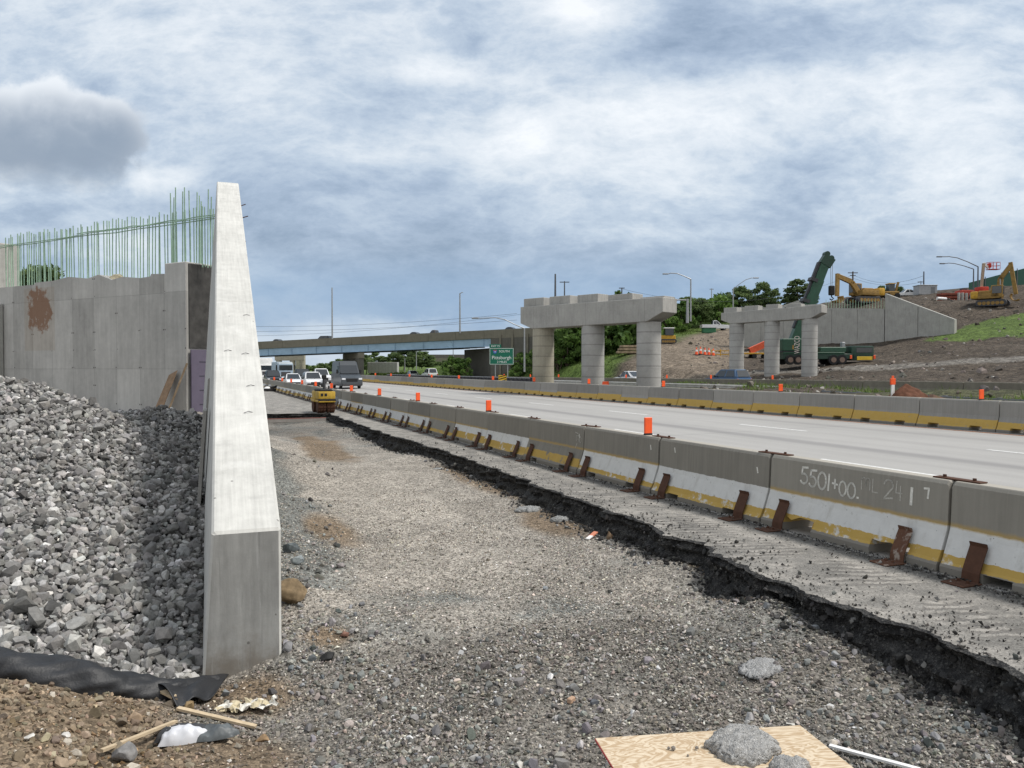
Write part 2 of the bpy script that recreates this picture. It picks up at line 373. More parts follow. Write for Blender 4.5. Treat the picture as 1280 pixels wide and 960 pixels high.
def barrier_mat(name, near):
    m, t, b = new_mat(name); o = t.obj(); x, y, z = t.sep(o)[:3]; r = t.rand()
    n = t.noise(o, 9, 6, .65); nb = t.noise(o, 1.3, 5, .6); wz = t.math('ADD', z, t.math('MULTIPLY', t.math('SUBTRACT', n, .5), .05))
    st = t.noise(t.scalevec(o, (1, 9, .5)), 2, 6, .65); fine = t.noise(o, 70, 3, .6)
    r2 = t.math('FRACT', t.math('MULTIPLY', r, 7.31)); r3 = t.math('FRACT', t.math('MULTIPLY', r, 23.7))
    g = t.math('ADD', t.mapr(r, 0, 1, .84, 1.18), t.math('ADD', t.math('MULTIPLY', t.math('SUBTRACT', st, .5), .5), t.math('MULTIPLY', t.math('SUBTRACT', nb, .5), .3)))
    gray = t.mix(1, (.235, .222, .193, 1) if near else (.255, .247, .228, 1), t.comb(g, g, g), 'MULTIPLY')
    yel = t.mix(t.noise(o, 5, 5, .7), (.42, .275, .055), (.50, .345, .115)); wht = t.mix(t.noise(o, 6, 5, .7), (.50, .50, .485), (.68, .68, .66))
    if near:
        wear = t.ss(t.noise(t.scalevec(o, (1, 1.2, 1)), 5, 7, .7), .72, .6)
        wm = t.math('MULTIPLY', t.math('LESS_THAN', wz, .475), wear)
        wht = t.mix(t.math('MULTIPLY', t.ss(t.noise(t.scalevec(o, (1, 2.5, 1)), 3, 7, .7), .5, .75), .45), wht, (.30, .28, .24)); wm = t.math('MULTIPLY', wm, t.math('GREATER_THAN', t.math('FRACT', t.math('MULTIPLY', r, 53.1)), .13)); c = t.mix(wm, gray, wht)
        ybase = t.mapr(r2, 0, 1, .17, .31)
        ym = t.math('MULTIPLY', t.math('LESS_THAN', wz, ybase), t.ss(t.noise(o, 3.5, 7, .7), .36, .46))
        c = t.mix(ym, c, yel)
        yl = t.math('MULTIPLY', t.math('MULTIPLY', t.ss(wz, .45, .475), t.ss(wz, .53, .48)), t.math('GREATER_THAN', r3, .5))
        c = t.mix(t.math('MULTIPLY', yl, .75), c, (.42, .29, .10))
        c = t.mix(t.math('LESS_THAN', wz, t.mapr(r3, 0, 1, .06, .13)), c, (.21, .195, .17))
    else:
        yb = t.mapr(r2, 0, 1, .30, .44)
        ym = t.math('MULTIPLY', t.math('LESS_THAN', wz, yb), t.ss(t.noise(t.scalevec(o, (1, 1, 2)), 4, 7, .72), .68, .58))
        c = t.mix(ym, gray, yel); c = t.mix(t.math('LESS_THAN', wz, .09), c, (.2, .19, .17))
    top = t.ss(z, .925, .938); c = t.mix(top, c, (.36, .335, .29))
    # scuffs, drips
    sc_ = t.ss(t.noise(t.scalevec(o, (1, 1.5, 7)), 4, 6, .7), .67, .75); c = t.mix(t.math('MULTIPLY', sc_, .4), c, (.08, .075, .07))
    drip = t.math('MULTIPLY', t.ss(t.noise(t.scalevec(o, (1, 11, .45)), 2.2, 5, .6), .60, .70), t.math('GREATER_THAN', z, .46))
    c = t.mix(t.math('MULTIPLY', drip, .3), c, (.30, .28, .24))
    pit = t.math('MULTIPLY', t.math('LESS_THAN', t.vor(o, 14), .09), t.math('GREATER_THAN', t.sep(t.vor(o, 14, out=1))[0], .75)); c = t.mix(t.math('MULTIPLY', pit, .6), c, (.04, .04, .04))
    finish(t, b, c, .85, t.bump(t.math('ADD', n, t.math('MULTIPLY', fine, .4)), .4, .006), .25); return m
M_BAR = barrier_mat('painted near barrier concrete', True); M_BARF = barrier_mat('painted far barrier concrete', False)

def rust_mat():
    m, t, b = new_mat('rusty steel'); o = t.obj(); n = t.noise(o, 14, 6, .65)
    c = t.mix(n, (.045, .022, .015), (.115, .055, .033)); c = t.mix(t.ss(t.noise(o, 5, 5, .6), .62, .72), c, (.16, .10, .07))
    finish(t, b, c, .85, t.bump(n, .3, .003), .25); return m
RUST = rust_mat()
def rust_worn():
    m, t, b = new_mat('scraped rusty steel'); o = t.obj(); n = t.noise(o, 14, 6, .65)
    c = t.mix(n, (.07, .032, .02), (.15, .075, .045)); c = t.mix(t.ss(t.noise(o, 8, 6, .65), .55, .66), c, (.32, .27, .23))
    finish(t, b, c, .8, t.bump(n, .3, .003), .25); return m
RUSTW = rust_worn()
def orange_mat():
    m, t, b = new_mat('fluorescent orange plastic'); o = t.obj()
    c = t.mix(t.ss(t.noise(o, 9, 4, .6), .45, .75), (.95, .115, .022), (.75, .10, .03)); finish(t, b, c, .45, None, .4); return m
ORANGE = orange_mat()
def road_mat():
    m, t, b = new_mat('worn roadway'); o = t.obj(); x, y, z = t.sep(o)[:3]
    fine = t.noise(o, 45, 4, .65); lng = t.noise(t.scalevec(o, (1, .035, 1)), 1.7, 5, .6); bl = t.noise(o, .35, 5, .6)
    k = t.math('ADD', 1, t.math('ADD', t.math('MULTIPLY', t.math('SUBTRACT', fine, .5), .35), t.math('ADD', t.math('MULTIPLY', t.math('SUBTRACT', lng, .5), .46), t.math('MULTIPLY', t.math('SUBTRACT', bl, .5), .18))))
    c = t.mix(1, (.335, .325, .31, 1), t.comb(k, k, k), 'MULTIPLY')
    # longitudinal oil line / joint in each lane
    for xc_, wd, am in ((10.6, .22, .42), (15.4, .26, .50), (19.9, .2, .30), (8.05, .12, .4)):
        d = t.math('ABSOLUTE', t.math('SUBTRACT', t.math('ADD', x, t.math('MULTIPLY', t.math('SUBTRACT', bl, .5), .3)), xc_))
        c = t.mix(t.math('MULTIPLY', t.ss(d, wd * 2.2, wd * .3), am), c, (.155, .15, .15))
    oil = t.ss(t.noise(t.scalevec(o, (1, .25, 1)), .9, 7, .7), .60, .74); c = t.mix(t.math('MULTIPLY', oil, .30), c, (.16, .155, .15))
    jt = t.math('LESS_THAN', t.math('ABSOLUTE', t.math('SUBTRACT', t.math('FRACT', t.math('DIVIDE', t.math('ADD', y, t.math('MULTIPLY', t.math('SUBTRACT', bl, .5), .15)), 13.0)), .5)), .003); c = t.mix(t.math('MULTIPLY', jt, .35), c, (.12, .12, .12))
    grit = t.math('MULTIPLY', t.ss(x, 8.4, 7.7), t.ss(t.noise(o, 3, 6, .7), .4, .6)); c = t.mix(t.math('MULTIPLY', grit, .5), c, (.20, .185, .16))
    finish(t, b, c, .8, t.bump(fine, .3, .004), .25); return m
ROAD = road_mat()
def shoulder_mat():
    m, t, b = new_mat('dusty milled shoulder'); o = t.obj(); x, y, z = t.sep(o)[:3]
    n = t.noise(o, 2.2, 6, .65); fine = t.noise(o, 150, 3, .7); mid = t.noise(o, 14, 5, .65)
    c = t.mix(t.ss(n, .35, .68), (.17, .163, .15), (.335, .315, .285))
    k = t.math('MULTIPLY', t.mapr(fine, .25, .75, .6, 1.4), t.mapr(t.sep(t.vor(o, 70, out=1))[0], 0, 1, .75, 1.25)); c = t.mix(1, c, t.comb(k, k, k), 'MULTIPLY')
    # scraper grooves
    s_ = t.math('ADD', t.math('ADD', t.math('MULTIPLY', y, 6.2), t.math('MULTIPLY', x, 2.2)), t.math('ADD', t.math('MULTIPLY', n, 2.6), t.math('MULTIPLY', mid, .55)))
    gro = t.math('MULTIPLY', t.ss(t.math('ABSOLUTE', t.math('SUBTRACT', t.math('FRACT', s_), .5)), .10, .30), 1.0)
    msk = t.math('MULTIPLY', t.math('MULTIPLY', t.ss(x, 5.65, 5.85), t.ss(x, 6.75, 6.5)), t.math('MULTIPLY', t.ss(t.noise(o, 1.1, 4, .6), .44, .52), t.ss(y, 26, 18)))
    dk = t.math('MULTIPLY', t.math('SUBTRACT', 1, gro), msk); c = t.mix(t.math('MULTIPLY', dk, .55), c, (.085, .08, .075))
    # dark spill near the barrier foot and crumbs
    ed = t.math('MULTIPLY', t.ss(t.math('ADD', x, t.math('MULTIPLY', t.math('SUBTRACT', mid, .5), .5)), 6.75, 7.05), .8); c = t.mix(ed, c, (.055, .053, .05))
    cr = t.math('MULTIPLY', t.math('LESS_THAN', t.vor(o, 16), .17), t.math('GREATER_THAN', t.sep(t.vor(o, 16, out=1))[0], .72)); c = t.mix(t.math('MULTIPLY', cr, .7), c, (.07, .068, .065))
    # tyre-worn dark streaks on the far part
    lg = t.ss(t.noise(t.scalevec(o, (1, .05, 1)), 1.3, 4, .6), .55, .66); c = t.mix(t.math('MULTIPLY', t.math('MULTIPLY', lg, t.ss(y, 34, 40)), .35), c, (.12, .112, .10))
    h = t.math('ADD', t.math('MULTIPLY', t.math('MULTIPLY', gro, msk), 1.2), t.math('ADD', t.math('MULTIPLY', fine, .25), t.math('MULTIPLY', mid, .7)))
    finish(t, b, c, .9, t.bump(h, .6, .02), .2); return m
SHOULDER = shoulder_mat()
def cut_mat():
    m, t, b = new_mat('broken black asphalt'); o = t.obj()
    n = t.noise(o, 9, 7, .7); v = t.vor(o, 60); vs_ = t.sep(t.vor(o, 60, out=1))[0]
    c = t.mix(t.ss(n, .35, .75), (.016, .016, .0165), (.075, .073, .070)); c = t.mix(t.math('MULTIPLY', t.math('GREATER_THAN', vs_, .86), .5), c, (.13, .125, .115))
    c = t.mix(t.ss(t.noise(t.scalevec(o, (5, 5, .9)), 2, 4, .6), .62, .74), c, (.085, .08, .075))
    finish(t, b, c, .85, t.bump(t.math('ADD', n, t.math('MULTIPLY', v, .5)), .9, .04), .25); return m
CUT = cut_mat()
def vc_gravel(name, scale, rough=.95, bump=.03, amp=.9, lo=.45, hi=1.55):
    """zone colour per vertex (surface makeup, with painted gap shade under the heap) broken up by grains"""
    m, t, b = new_mat(name); o = t.obj(); a = t.attr('zone').outputs['Color']
    cells = t.vor(o, scale, out=1); d = t.vor(o, scale); cr = t.sep(cells)[0]; cells2 = t.sep(t.vor(o, scale * 2.7, out=1))[1]
    n = t.noise(o, 1.7, 6, .65); n2 = t.noise(o, 8, 5, .65)
    k = t.math('MULTIPLY', t.mapr(cr, 0, 1, lo, hi), t.mapr(cells2, 0, 1, .75, 1.25)); k = t.math('MULTIPLY', k, t.mapr(n, .3, .7, .78, 1.22)); k = t.math('MULTIPLY', k, t.mapr(n2, .3, .7, .85, 1.15))
    c = t.mix(1, a, t.comb(k, k, k), 'MULTIPLY')
    h = t.math('ADD', t.math('MULTIPLY', t.math('SUBTRACT', 1, d), .7), t.math('MULTIPLY', n2, 1.2))
    finish(t, b, c, rough, t.bump(h, amp, bump), .15); return m
GROUND = vc_gravel('crushed gravel ground', 38, bump=.022)
TERRAIN = vc_gravel('rough earth and grass', 3.2, bump=.18, lo=.62, hi=1.38)
def stone_mat(name):
    m, t, b = new_mat(name); o = t.obj(); a = t.attr('tint').outputs['Color']; n = t.noise(o, 30, 5, .65); n2 = t.noise(o, 6, 3, .6)
    k = t.math('MULTIPLY', t.mapr(n, .25, .75, .72, 1.28), t.mapr(n2, .3, .7, .9, 1.1)); c = t.mix(1, a, t.comb(k, k, k), 'MULTIPLY')
    finish(t, b, c, .9, t.bump(n, .5, .008), .2); return m
STONE = stone_mat('crushed stone')
def leaf_mat(name, dark, light):
    m, t, b = new_mat(name); a = t.attr('tint').outputs['Fac']; r = t.rand()
    c = t.mix(a, dark, light); k = t.mapr(r, 0, 1, .85, 1.18); c = t.mix(1, c, t.comb(k, k, k), 'MULTIPLY')
    finish(t, b, c, .65, None, .25)
    tr = t.new('ShaderNodeBsdfTranslucent'); t.set(tr.inputs[0], c); mx = t.new('ShaderNodeMixShader'); mx.inputs[0].default_value = .38; t.l.new(b.outputs[0], mx.inputs[1]); t.l.new(tr.outputs[0], mx.inputs[2]); t.l.new(mx.outputs[0], t.n['Material Output'].inputs[0])
    pass
    return m
LEAF = leaf_mat('tree leaves', (.055, .095, .038), (.185, .25, .095)); LEAFB = leaf_mat('bush leaves', (.04, .085, .02), (.135, .22, .052)); LEAFD = leaf_mat('distant leaves', (.03, .06, .03), (.09, .14, .065))
GRASSM = leaf_mat('grass blades', (.06, .10, .022), (.16, .22, .055))
BARK = flat('bark', (.09, .07, .055), .9, .2, 0, .3, 6)
WOOD = flat('pale lumber', (.42, .33, .21), .8, .25, 0, .2, 9)
STEEL = flat('galvanised steel', (.32, .33, .34), .5, .5, .4, .1)
POLE = flat('dark painted pole', (.10, .105, .12), .6, .4, 0, .1)
BLACK = flat('black rubber', (.018, .018, .019), .75, .35)
DARKSTEEL = flat('dark steel', (.05, .05, .055), .6, .4)
GLASS = flat('dark window glass', (.025, .03, .035), .08, .8, 0, .05)
YEL = flat('machine yellow paint', (.50, .285, .03), .55, .4, 0, .25)
YELD = flat('dusty machine yellow', (.27, .165, .05), .7, .3, 0, .3)
GREENP = flat('crane green paint', (.018, .075, .042), .45, .5, 0, .2)
WHITE = flat('white paint', (.75, .75, .74), .5, .4, 0, .06)
REDP = flat('red paint', (.5, .045, .025), .6, .3, 0, .2)

# ------------------------------------------------------------------ terrain
def c3(p): return (p.x, p.y, p.z)
tp = [c3(W(*a)) for a in (
    (985, 463, 88), (1060, 460, 84), (1160, 455, 79), (1280, 448, 74), (1360, 446, 70), (930, 466, 90), (1000, 450, 100), (1100, 446, 95), (1280, 432, 84),
    (1193, 413, 104), (1105, 430, 107), (1060, 431, 112), (1000, 432, 118), (940, 433, 124), (1280, 388, 112), (1400, 380, 110), (1280, 424, 92), (1185, 421, 100),
    (1200, 376, 130), (1280, 364, 122), (1240, 370, 125), (1110, 375, 128), (1050, 376, 142), (1150, 370, 140), (1200, 368, 200), (1050, 372, 200), (1400, 340, 130), (1280, 355, 170),
    (925, 412, 150), (900, 416, 145), (930, 430, 128), (905, 446, 104), (870, 446, 100), (840, 455, 96), (822, 466, 92), (820, 432, 120), (870, 425, 130),
    (820, 418, 140), (790, 441, 112), (760, 465, 98), (700, 469, 112), (700, 448, 140), (740, 425, 150), (700, 425, 175), (850, 402, 180), (950, 398, 190), (1000, 396, 200), (720, 412, 220),
    (800, 395, 260), (660, 467, 125), (640, 440, 190), (450, 464, 230), (520, 463.5, 240), (575, 462.5, 250), (500, 464, 200), (560, 464, 190), (600, 461, 240), (520, 462, 330), (600, 461, 420), (440, 462, 300))]
tp += [(x, y, z) for x, y, z in ((42, 28, .55), (45, 60, .5), (40, 91, .2), (52, 40, .55), (50, 70, .55), (55, 20, .6), (60, 0, 1.5), (100, 0, 6), (100, 40, 5), (36, 130, .1), (34, 200, 0), (30, 300, 0), (46, 120, .6), (45, 180, .6), (45, 300, .5),
       (26, 20, .25), (26, 60, .25), (33.5, 24, .95), (33.5, 38, .8), (32, 56, .45), (37.5, 30, .75), (28, 0, .25), (-10, 60, .3), (-40, 60, 3), (-40, 20, 1), (-60, 120, .5), (-30, 200, 0), (-60, 400, 0), (60, 500, 1), (200, 500, 12), (300, 200, 22), (300, -50, 20), (-300, 0, 8), (-300, 500, 10), (0, 900, -2), (400, 900, 10), (-100, 900, -2), (10, 300, -.2), (-10, 450, -.5), (-60, -60, 0), (40, -60, .3), (150, -60, 8))]
T_RBF = RBF(tp)
def terrain_z(x, y):
    x = np.asarray(x, float); y = np.asarray(y, float)
    z = T_RBF(x, y)
    rough = sstep(26, 34, x) * (1 - sstep(240, 320, y))
    z = z + rough * (fbm(x, y, .16, 5, 3) * .55 + fbm(x, y, .9, 3, 9) * .12)
    # carriageway corridor stays level
    cor = sstep(-9, -3, x) * (1 - sstep(23.5, 27, x))
    z = z * (1 - cor) + (-.12) * cor
    opp = sstep(41, 43, x) * (1 - sstep(51, 54, x)); oz = np.interp(y, [0, 28, 91, 200], [.55, .55, .18, .1])
    z = z * (1 - opp) + (oz - .06) * opp
    near = (1 - sstep(7.0, 7.6, x)) * (1 - sstep(36.5, 40, y)) * sstep(-60, -30, x)
    z = np.where(near > 0, z * (1 - near) + (-2.2) * near, z)
    return z
def tz(x, y): return float(terrain_z(np.array([x]), np.array([y]))[0])
poly_g1 = [(-9e9, 0)]
def px_of(x, y, z):
    rx = x * RT.x + y * RT.y; d = x * FW.x + y * FW.y; d = np.maximum(d, .5)
    return 640 + FPX * rx / d, 460 - FPX * (z - EYE.z) / d, d
def terrain_cols(x, y, z):
    n = fbm(x, y, .08, 4, 21); n2 = fbm(x, y, .5, 4, 31)
    dirt = np.array([.088, .072, .057]); dirtl = np.array([.20, .163, .125]); grass = np.array([.105, .155, .04]); grass2 = np.array([.055, .085, .025])
    c = dirt[None] * (1 + .35 * n2[:, None])
    # pale haul ramp that climbs past the second pier
    A = np.array(c3(W(835, 468, 92)))[:2]; B = np.array(c3(W(865, 440, 108)))[:2]; D_ = np.array(c3(W(925, 413, 150)))[:2]
    def segd(P, Q):
        pq = Q - P; tt = np.clip(((x - P[0]) * pq[0] + (y - P[1]) * pq[1]) / (pq @ pq), 0, 1); return np.hypot(x - P[0] - tt * pq[0], y - P[1] - tt * pq[1])
    dr = np.minimum(segd(A, B), segd(B, D_)); wr = (1 - sstep(5, 9, dr + n2 * 2)); c = c * (1 - wr[:, None]) + dirtl * wr[:, None] * (1 + .35 * fbm(x * 3, y * .7, .6, 3, 5)[:, None])
    # bench road under the crane
    P = np.array(c3(W(950, 464, 88)))[:2]; Q = np.array(c3(W(1290, 447, 74)))[:2]; db = segd(P, Q); wb = 1 - sstep(1.2, 2.2, db + n2 * .5); c = c * (1 - wb[:, None]) + np.array([.19, .175, .155]) * wb[:, None]
    # grass: the green hillside left of the ramp, the mown patch on the right slope, everything distant
    L0 = np.array(c3(W(765, 470, 96)))[:2]; L1 = np.array(c3(W(800, 440, 112)))[:2]; L2 = np.array(c3(W(905, 410, 155)))[:2]; L3 = np.array(c3(W(1010, 398, 215)))[:2]
    px, py, d = px_of(x, y, z)
    side = np.full(len(x), -1.0)
    pol = [L0, L1, L2, L3]
    g = np.zeros(len(x))
    ang = np.degrees(np.arctan2(x, y))            # bearing from the spot the survey was made
    ab = np.interp(np.hypot(x, y), [np.hypot(*p) for p in pol], [math.degrees(math.atan2(p[0], p[1])) for p in pol])
    g = sstep(1.0, -1.0, 0) * 0 + (1 - sstep(-1.2, .6, ang - ab + n * .9)) * sstep(88, 98, np.hypot(x, y)) * sstep(26, 30, x)
    far = sstep(225, 250, np.hypot(x, y)); left = 1 - sstep(-3, 0, x)
    g = np.maximum(g, np.maximum(far, left * sstep(40, 48, y)))
    mp = [np.array(c3(W(*a)))[:2] for a in ((1150, 425, 100), (1300, 426, 90), (1420, 375, 108), (1300, 386, 110), (1235, 398, 108))]
    ins = np.ones(len(x))
    inside = np.zeros(len(x), bool); j = len(mp) - 1
    xx = x + n2 * 1.2; yy = y + n * 1.2
    for i in range(len(mp)):
        xi, yi = mp[i]; xj, yj = mp[j]
        inside ^= ((yi > yy) != (yj > yy)) & (xx < (xj - xi) * (yy - yi) / (yj - yi + 1e-9) + xi); j = i
    g = np.maximum(g, inside * .95)
    # weeds on the median ridge
    md = sstep(24, 26, x) * (1 - sstep(37, 40, x)) * (y < 60) * sstep(.0, .35, n + .15); g = np.maximum(g, md * .28)
    gc = grass[None] * (.5 + .5 * sstep(-.4, .4, n2))[:, None] + grass2[None] * (1 - sstep(-.4, .4, n2))[:, None] * .6
    c = c * (1 - g[:, None]) + gc * g[:, None]
    return {'zone': ('FLOAT_COLOR', np.clip(c, .01, 1))}
def graded(lo, a, b, hi, fine, coarse_n):
    core = np.arange(a, b + 1e-6, fine)
    l = a - (np.geomspace(1, 1 + (a - lo), coarse_n)[1:] - 1)[::-1] if lo < a else np.array([])
    h = b + (np.geomspace(1, 1 + (hi - b), coarse_n)[1:] - 1) if hi > b else np.array([])
    return np.r_[l, core, h]
terr = grid_mesh('terrain', graded(-1500, 20, 125, 2200, .75, 40), graded(-900, 5, 200, 3000, .8, 40), terrain_z, TERRAIN, terrain_cols)
tag(terr, 'brown earth slopes and green hillside beyond the road', 'terrain', kind='structure')

# ------------------------------------------------------------------ highway
def road_z(x): return (np.asarray(x) - 7.1) * .0133
road = MB()
ysr = list(range(-40, 60, 5)) + list(range(60, 420, 20))
xr = [7.05, 12, 17, 22.9]
vs = [(x, y, float(road_z(x))) for y in ysr for x in xr]
fs = [(j * 4 + i, j * 4 + i + 1, (j + 1) * 4 + i + 1, (j + 1) * 4 + i) for j in range(len(ysr) - 1) for i in range(3)]
road.add(vs, fs); tag(road.build('highway', ROAD, fix=False), 'pale worn carriageway between two barrier rows', 'road', kind='structure')
PAINT = flat('worn lane paint', (.62, .62, .60), .7, .3, 0, .25, 12)
PAINTO = flat('orange edge line', (.52, .22, .10), .7, .3, 0, .3, 8)
lm = MB()
def strip(mb, x0, x1, y0, y1, h=.004):
    mb.add([(x0, y0, float(road_z(x0)) + h), (x1, y0, float(road_z(x1)) + h), (x1, y1, float(road_z(x1)) + h), (x0, y1, float(road_z(x0)) + h)], [(0, 1, 2, 3)])
for k in range(-1, 40): strip(lm, 17.72, 17.86, 18.6 + 9.1 * k, 21.8 + 9.1 * k)
for k in range(-2, 40): strip(lm, 12.95, 13.09, 28.3 + 9.1 * k, 31.4 + 9.1 * k)
strip(lm, 8.2, 8.32, -40, 400)
tag(lm.build('lane_markings', PAINT, fix=False), 'white dashed lane lines and edge line painted on the carriageway', 'road marking', kind='structure')
le = MB(); strip(le, 21.72, 21.86, -40, 400)
tag(le.build('edge_line', PAINTO, fix=False), 'faded orange edge line along the foot of the far barrier row', 'road marking', kind='structure')
# opposing carriageway
op = MB(); yso = list(range(-20, 420, 8))
for j in range(len(yso) - 1):
    z0, z1 = [float(np.interp(yy, [0, 28, 91, 200], [.55, .55, .18, .1])) for yy in (yso[j], yso[j + 1])]
    op.add([(42.9, yso[j], z0), (51.6, yso[j], z0), (51.6, yso[j + 1], z1), (42.9, yso[j + 1], z1)], [(0, 1, 2, 3)])
tag(op.build('opposing_road', ROAD, fix=False), 'opposing carriageway beyond the median', 'road', kind='structure')

# ------------------------------------------------------------------ shoulder pavement and its broken edge
epx = [(1420, 925), (1340, 878), (1280, 848), (1223, 819), (1170, 797), (1118, 780), (1070, 765), (1030, 752), (1000, 738), (972, 727), (925, 706), (889, 692), (884, 679), (826, 670), (809, 657), (766, 641), (712, 620), (690, 612), (660, 604), (648, 596), (600, 580), (560, 566), (520, 553), (480, 541), (450, 531), (424, 521)]
ep = [G(a, b_, 0) for a, b_ in epx]
ey = np.array([p.y for p in ep]); ex = np.array([p.x for p in ep]); od = np.argsort(ey); ey = ey[od]; ex = ex[od]
def edge_x(y):
    x = np.interp(y, ey, ex); a = np.array(y)
    return x + fbm(a, a * 0 + 3.3, .9, 4, 41) * .13 + fbm(a, a * 0 + 1.3, 5, 3, 43) * .045 + np.round(fbm(a, a * 0 + 7.7, 2.2, 3, 45) * 4) / 4 * .10
ys = np.r_[np.arange(-1.5, 12, .03), np.arange(12, 36.41, .08)]
ex_ = edge_x(ys); n = len(ys)
prof = [(.0, .0), (.004, -.022), (.05, -.05), (.02, -.10), (.05, -.17), (-.02, -.24), (-.05, -.32), (-.10, -.40), (-.17, -.50), (-.26, -.62)]
cols = [7.1 - (7.1 - 5.5) * f for f in (0, .08)]
V = []; 
fr = np.array([1, .9, .75, .55, .35, .15, 0])
FR = [0, .2, .4, .6, .8, .972, 1]
for f in fr: V.append(np.stack([7.08 - (7.08 - ex_) * (1 - f), ys, fbm(7.08 - (7.08 - ex_) * (1 - f), ys, 3, 3, 51) * .006 * min(1, (1 - f) * 4)], 1))
for k, (dx, dz) in enumerate(prof[1:]):
    amp = .03 + .09 * min(1, k / 4)
    nn = fbm(ys, np.full(n, k * .45), 3.2, 4, 61) * amp * 1.3 + fbm(ys, np.full(n, k * .9), 11, 2, 66) * .035
    nz = fbm(ys, np.full(n, k * .6 + 9), 4, 3, 71) * .03 * min(1, k / 3)
    V.append(np.stack([ex_ + dx + nn - abs(fbm(ys, ys * 0, .7, 2, 77)) * .12 * k / 8, ys, dz + nz], 1))
# order rows: x from 7.08 inwards to the edge, then down the broken face
V = np.stack(V, 0); m_ = V.shape[0]
idx = (np.arange(m_ - 1)[:, None] * n + np.arange(n - 1)[None]).ravel()
F = np.stack([idx, idx + n, idx + n + 1, idx + 1], 1); mi = (np.repeat(np.arange(m_ - 1), n - 1) >= 5).astype(int)
# clean ordering of the top rows (fr runs 1 -> 0 = edge ... barrier): rebuild so the edge comes last
V[:7] = V[:7]
for r_i, f in enumerate(FR): V[r_i, :, 0] = 7.08 - (7.08 - ex_) * f
V[6, :, 2] -= .012 + .03 * np.clip(fbm(ys, ys * 0 + 2, 6, 3, 47), 0, 1); V[5, :, 0] += fbm(ys, ys * 0 + 5, 9, 3, 49) * .05
FACE = V[8:].reshape(-1, 3).copy(); sh = np_mesh('shoulder_pavement', V.reshape(-1, 3), F, [SHOULDER, CUT], False, None, mi); tag(sh, 'dusty milled shoulder with a broken black edge', 'pavement', kind='structure')
# far pavement left in place beyond the dig
xs2 = np.r_[np.arange(-6, 6.4, .08), 7.08]; ye = 36.6 + (6 - xs2) * .28 + fbm(xs2, xs2 * 0, .8, 4, 81) * .3 
ye = np.where(xs2 > 6.3, 36.35, ye)
rows = [np.stack([xs2, np.full(len(xs2), 130.0), xs2 * 0], 1), np.stack([xs2, np.full(len(xs2), 60.0), xs2 * 0], 1), np.stack([xs2, ye + 4, xs2 * 0], 1), np.stack([xs2, ye, xs2 * 0], 1)]
for k, (dx, dz) in enumerate(prof[1:]): rows.append(np.stack([xs2, ye + dx - .02 - fbm(xs2, np.full(len(xs2), k * .5), 2.5, 4, 91) * .12, dz + fbm(xs2, np.full(len(xs2), k * .5), 3, 2, 95) * .03], 1))
V = np.stack(rows, 0); m_, n = V.shape[:2]
idx = (np.arange(m_ - 1)[:, None] * n + np.arange(n - 1)[None]).ravel(); F = np.stack([idx, idx + n, idx + n + 1, idx + 1], 1); mi = (np.repeat(np.arange(m_ - 1), n - 1) >= 3).astype(int)
tag(np_mesh('old_pavement', V.reshape(-1, 3), F, [SHOULDER, CUT], False, None, mi), 'old grey pavement beyond the black cut across the dig', 'pavement', kind='structure')

# black crumbs and broken lumps hanging on the cut face
CUTV = None
# ------------------------------------------------------------------ near ground
gp = [c3(W(*a)) for a in (
    (0, 475, 13), (60, 487, 13.2), (125, 520, 12.5), (180, 568, 11.5), (235, 640, 10), (258, 705, 9), (0, 640, 8.8), (100, 700, 8), (200, 770, 7.3), (255, 815, 7.0), (0, 560, 10.5), (70, 570, 10.5), (130, 620, 9.8), (-150, 470, 13), (-150, 640, 9), (-300, 480, 12),
    (160, 520, 17), (205, 511, 17.5), (255, 522, 16.5), (225, 560, 14.2), (262, 600, 12.5), (140, 517, 23), (60, 512, 24), (250, 515, 23), (0, 520, 18), (100, 540, 15.5), (180, 545, 15),
    (0, 812, 6.2), (120, 838, 6.2), (250, 850, 6.5), (-120, 780, 6.2),
    (0, 850, 5.3), (60, 862, 5.3), (125, 880, 5.4), (200, 905, 5.5), (250, 935, 5.2), (100, 960, 4.5), (0, 960, 4.2), (-100, 850, 5.2), (250, 960, 4.9),
    (280, 850, 6.6), (352, 805, 6.9), (300, 880, 6.1), (340, 900, 6.0), (1061, 811, 6.5), (1136, 867, 6.0), (1245, 907, 5.3), (901, 751, 8.5), (963, 749, 7.6), (865, 715, 9.0), (1330, 950, 4.9), (420, 850, 6.5), (380, 780, 7.4), (370, 720, 8.6), (400, 820, 6.9))]
gp += [(x, y, z) for x, y, z in ((1.5, 9, -.38), (1.6, 12, -.42), (1.8, 16, -.45), (2, 22, -.45), (2, 30, -.45), (2.2, 37, -.42), (3.5, 8, -.46), (3.4, 12, -.44), (3.6, 20, -.42), (3.8, 28, -.42), (4.2, 36, -.42), (5.3, 12, -.32), (5.3, 15, -.30), (5.3, 20, -.22), (5.4, 30, -.22), (5.6, 36, -.32),
       (6.5, 2, -.35), (4.2, 3.6, -.44), (3, 5, -.47), (2, 6, -.5), (2, 4, -.52), (3.5, 2, -.5), (0, 2, -.3), (-2, 2, -.1), (-5, 2, .1), (0, -3, -.2), (6, -3, -.5), (-12, -3, .2), (-22, 5, .5), (-22, 25, 1.2), (-12, 30, .8), (0.2, 27, .1), (-22, 38, 1), (-8, 38, .5), (0, 38, -.3), (2.8, 6.6, -.40))]
N_RBF = RBF(gp)
WD = Vector((.0355, 1, 0)).normalized(); WN = Vector((WD.y, -WD.x, 0))     # near wall direction and its right-hand normal
WB = Vector((.73, 7.06, 0))
def wall_right(y): return WB.x + (y - WB.y) * .0355
def near_z0(x, y): return N_RBF(x, y)
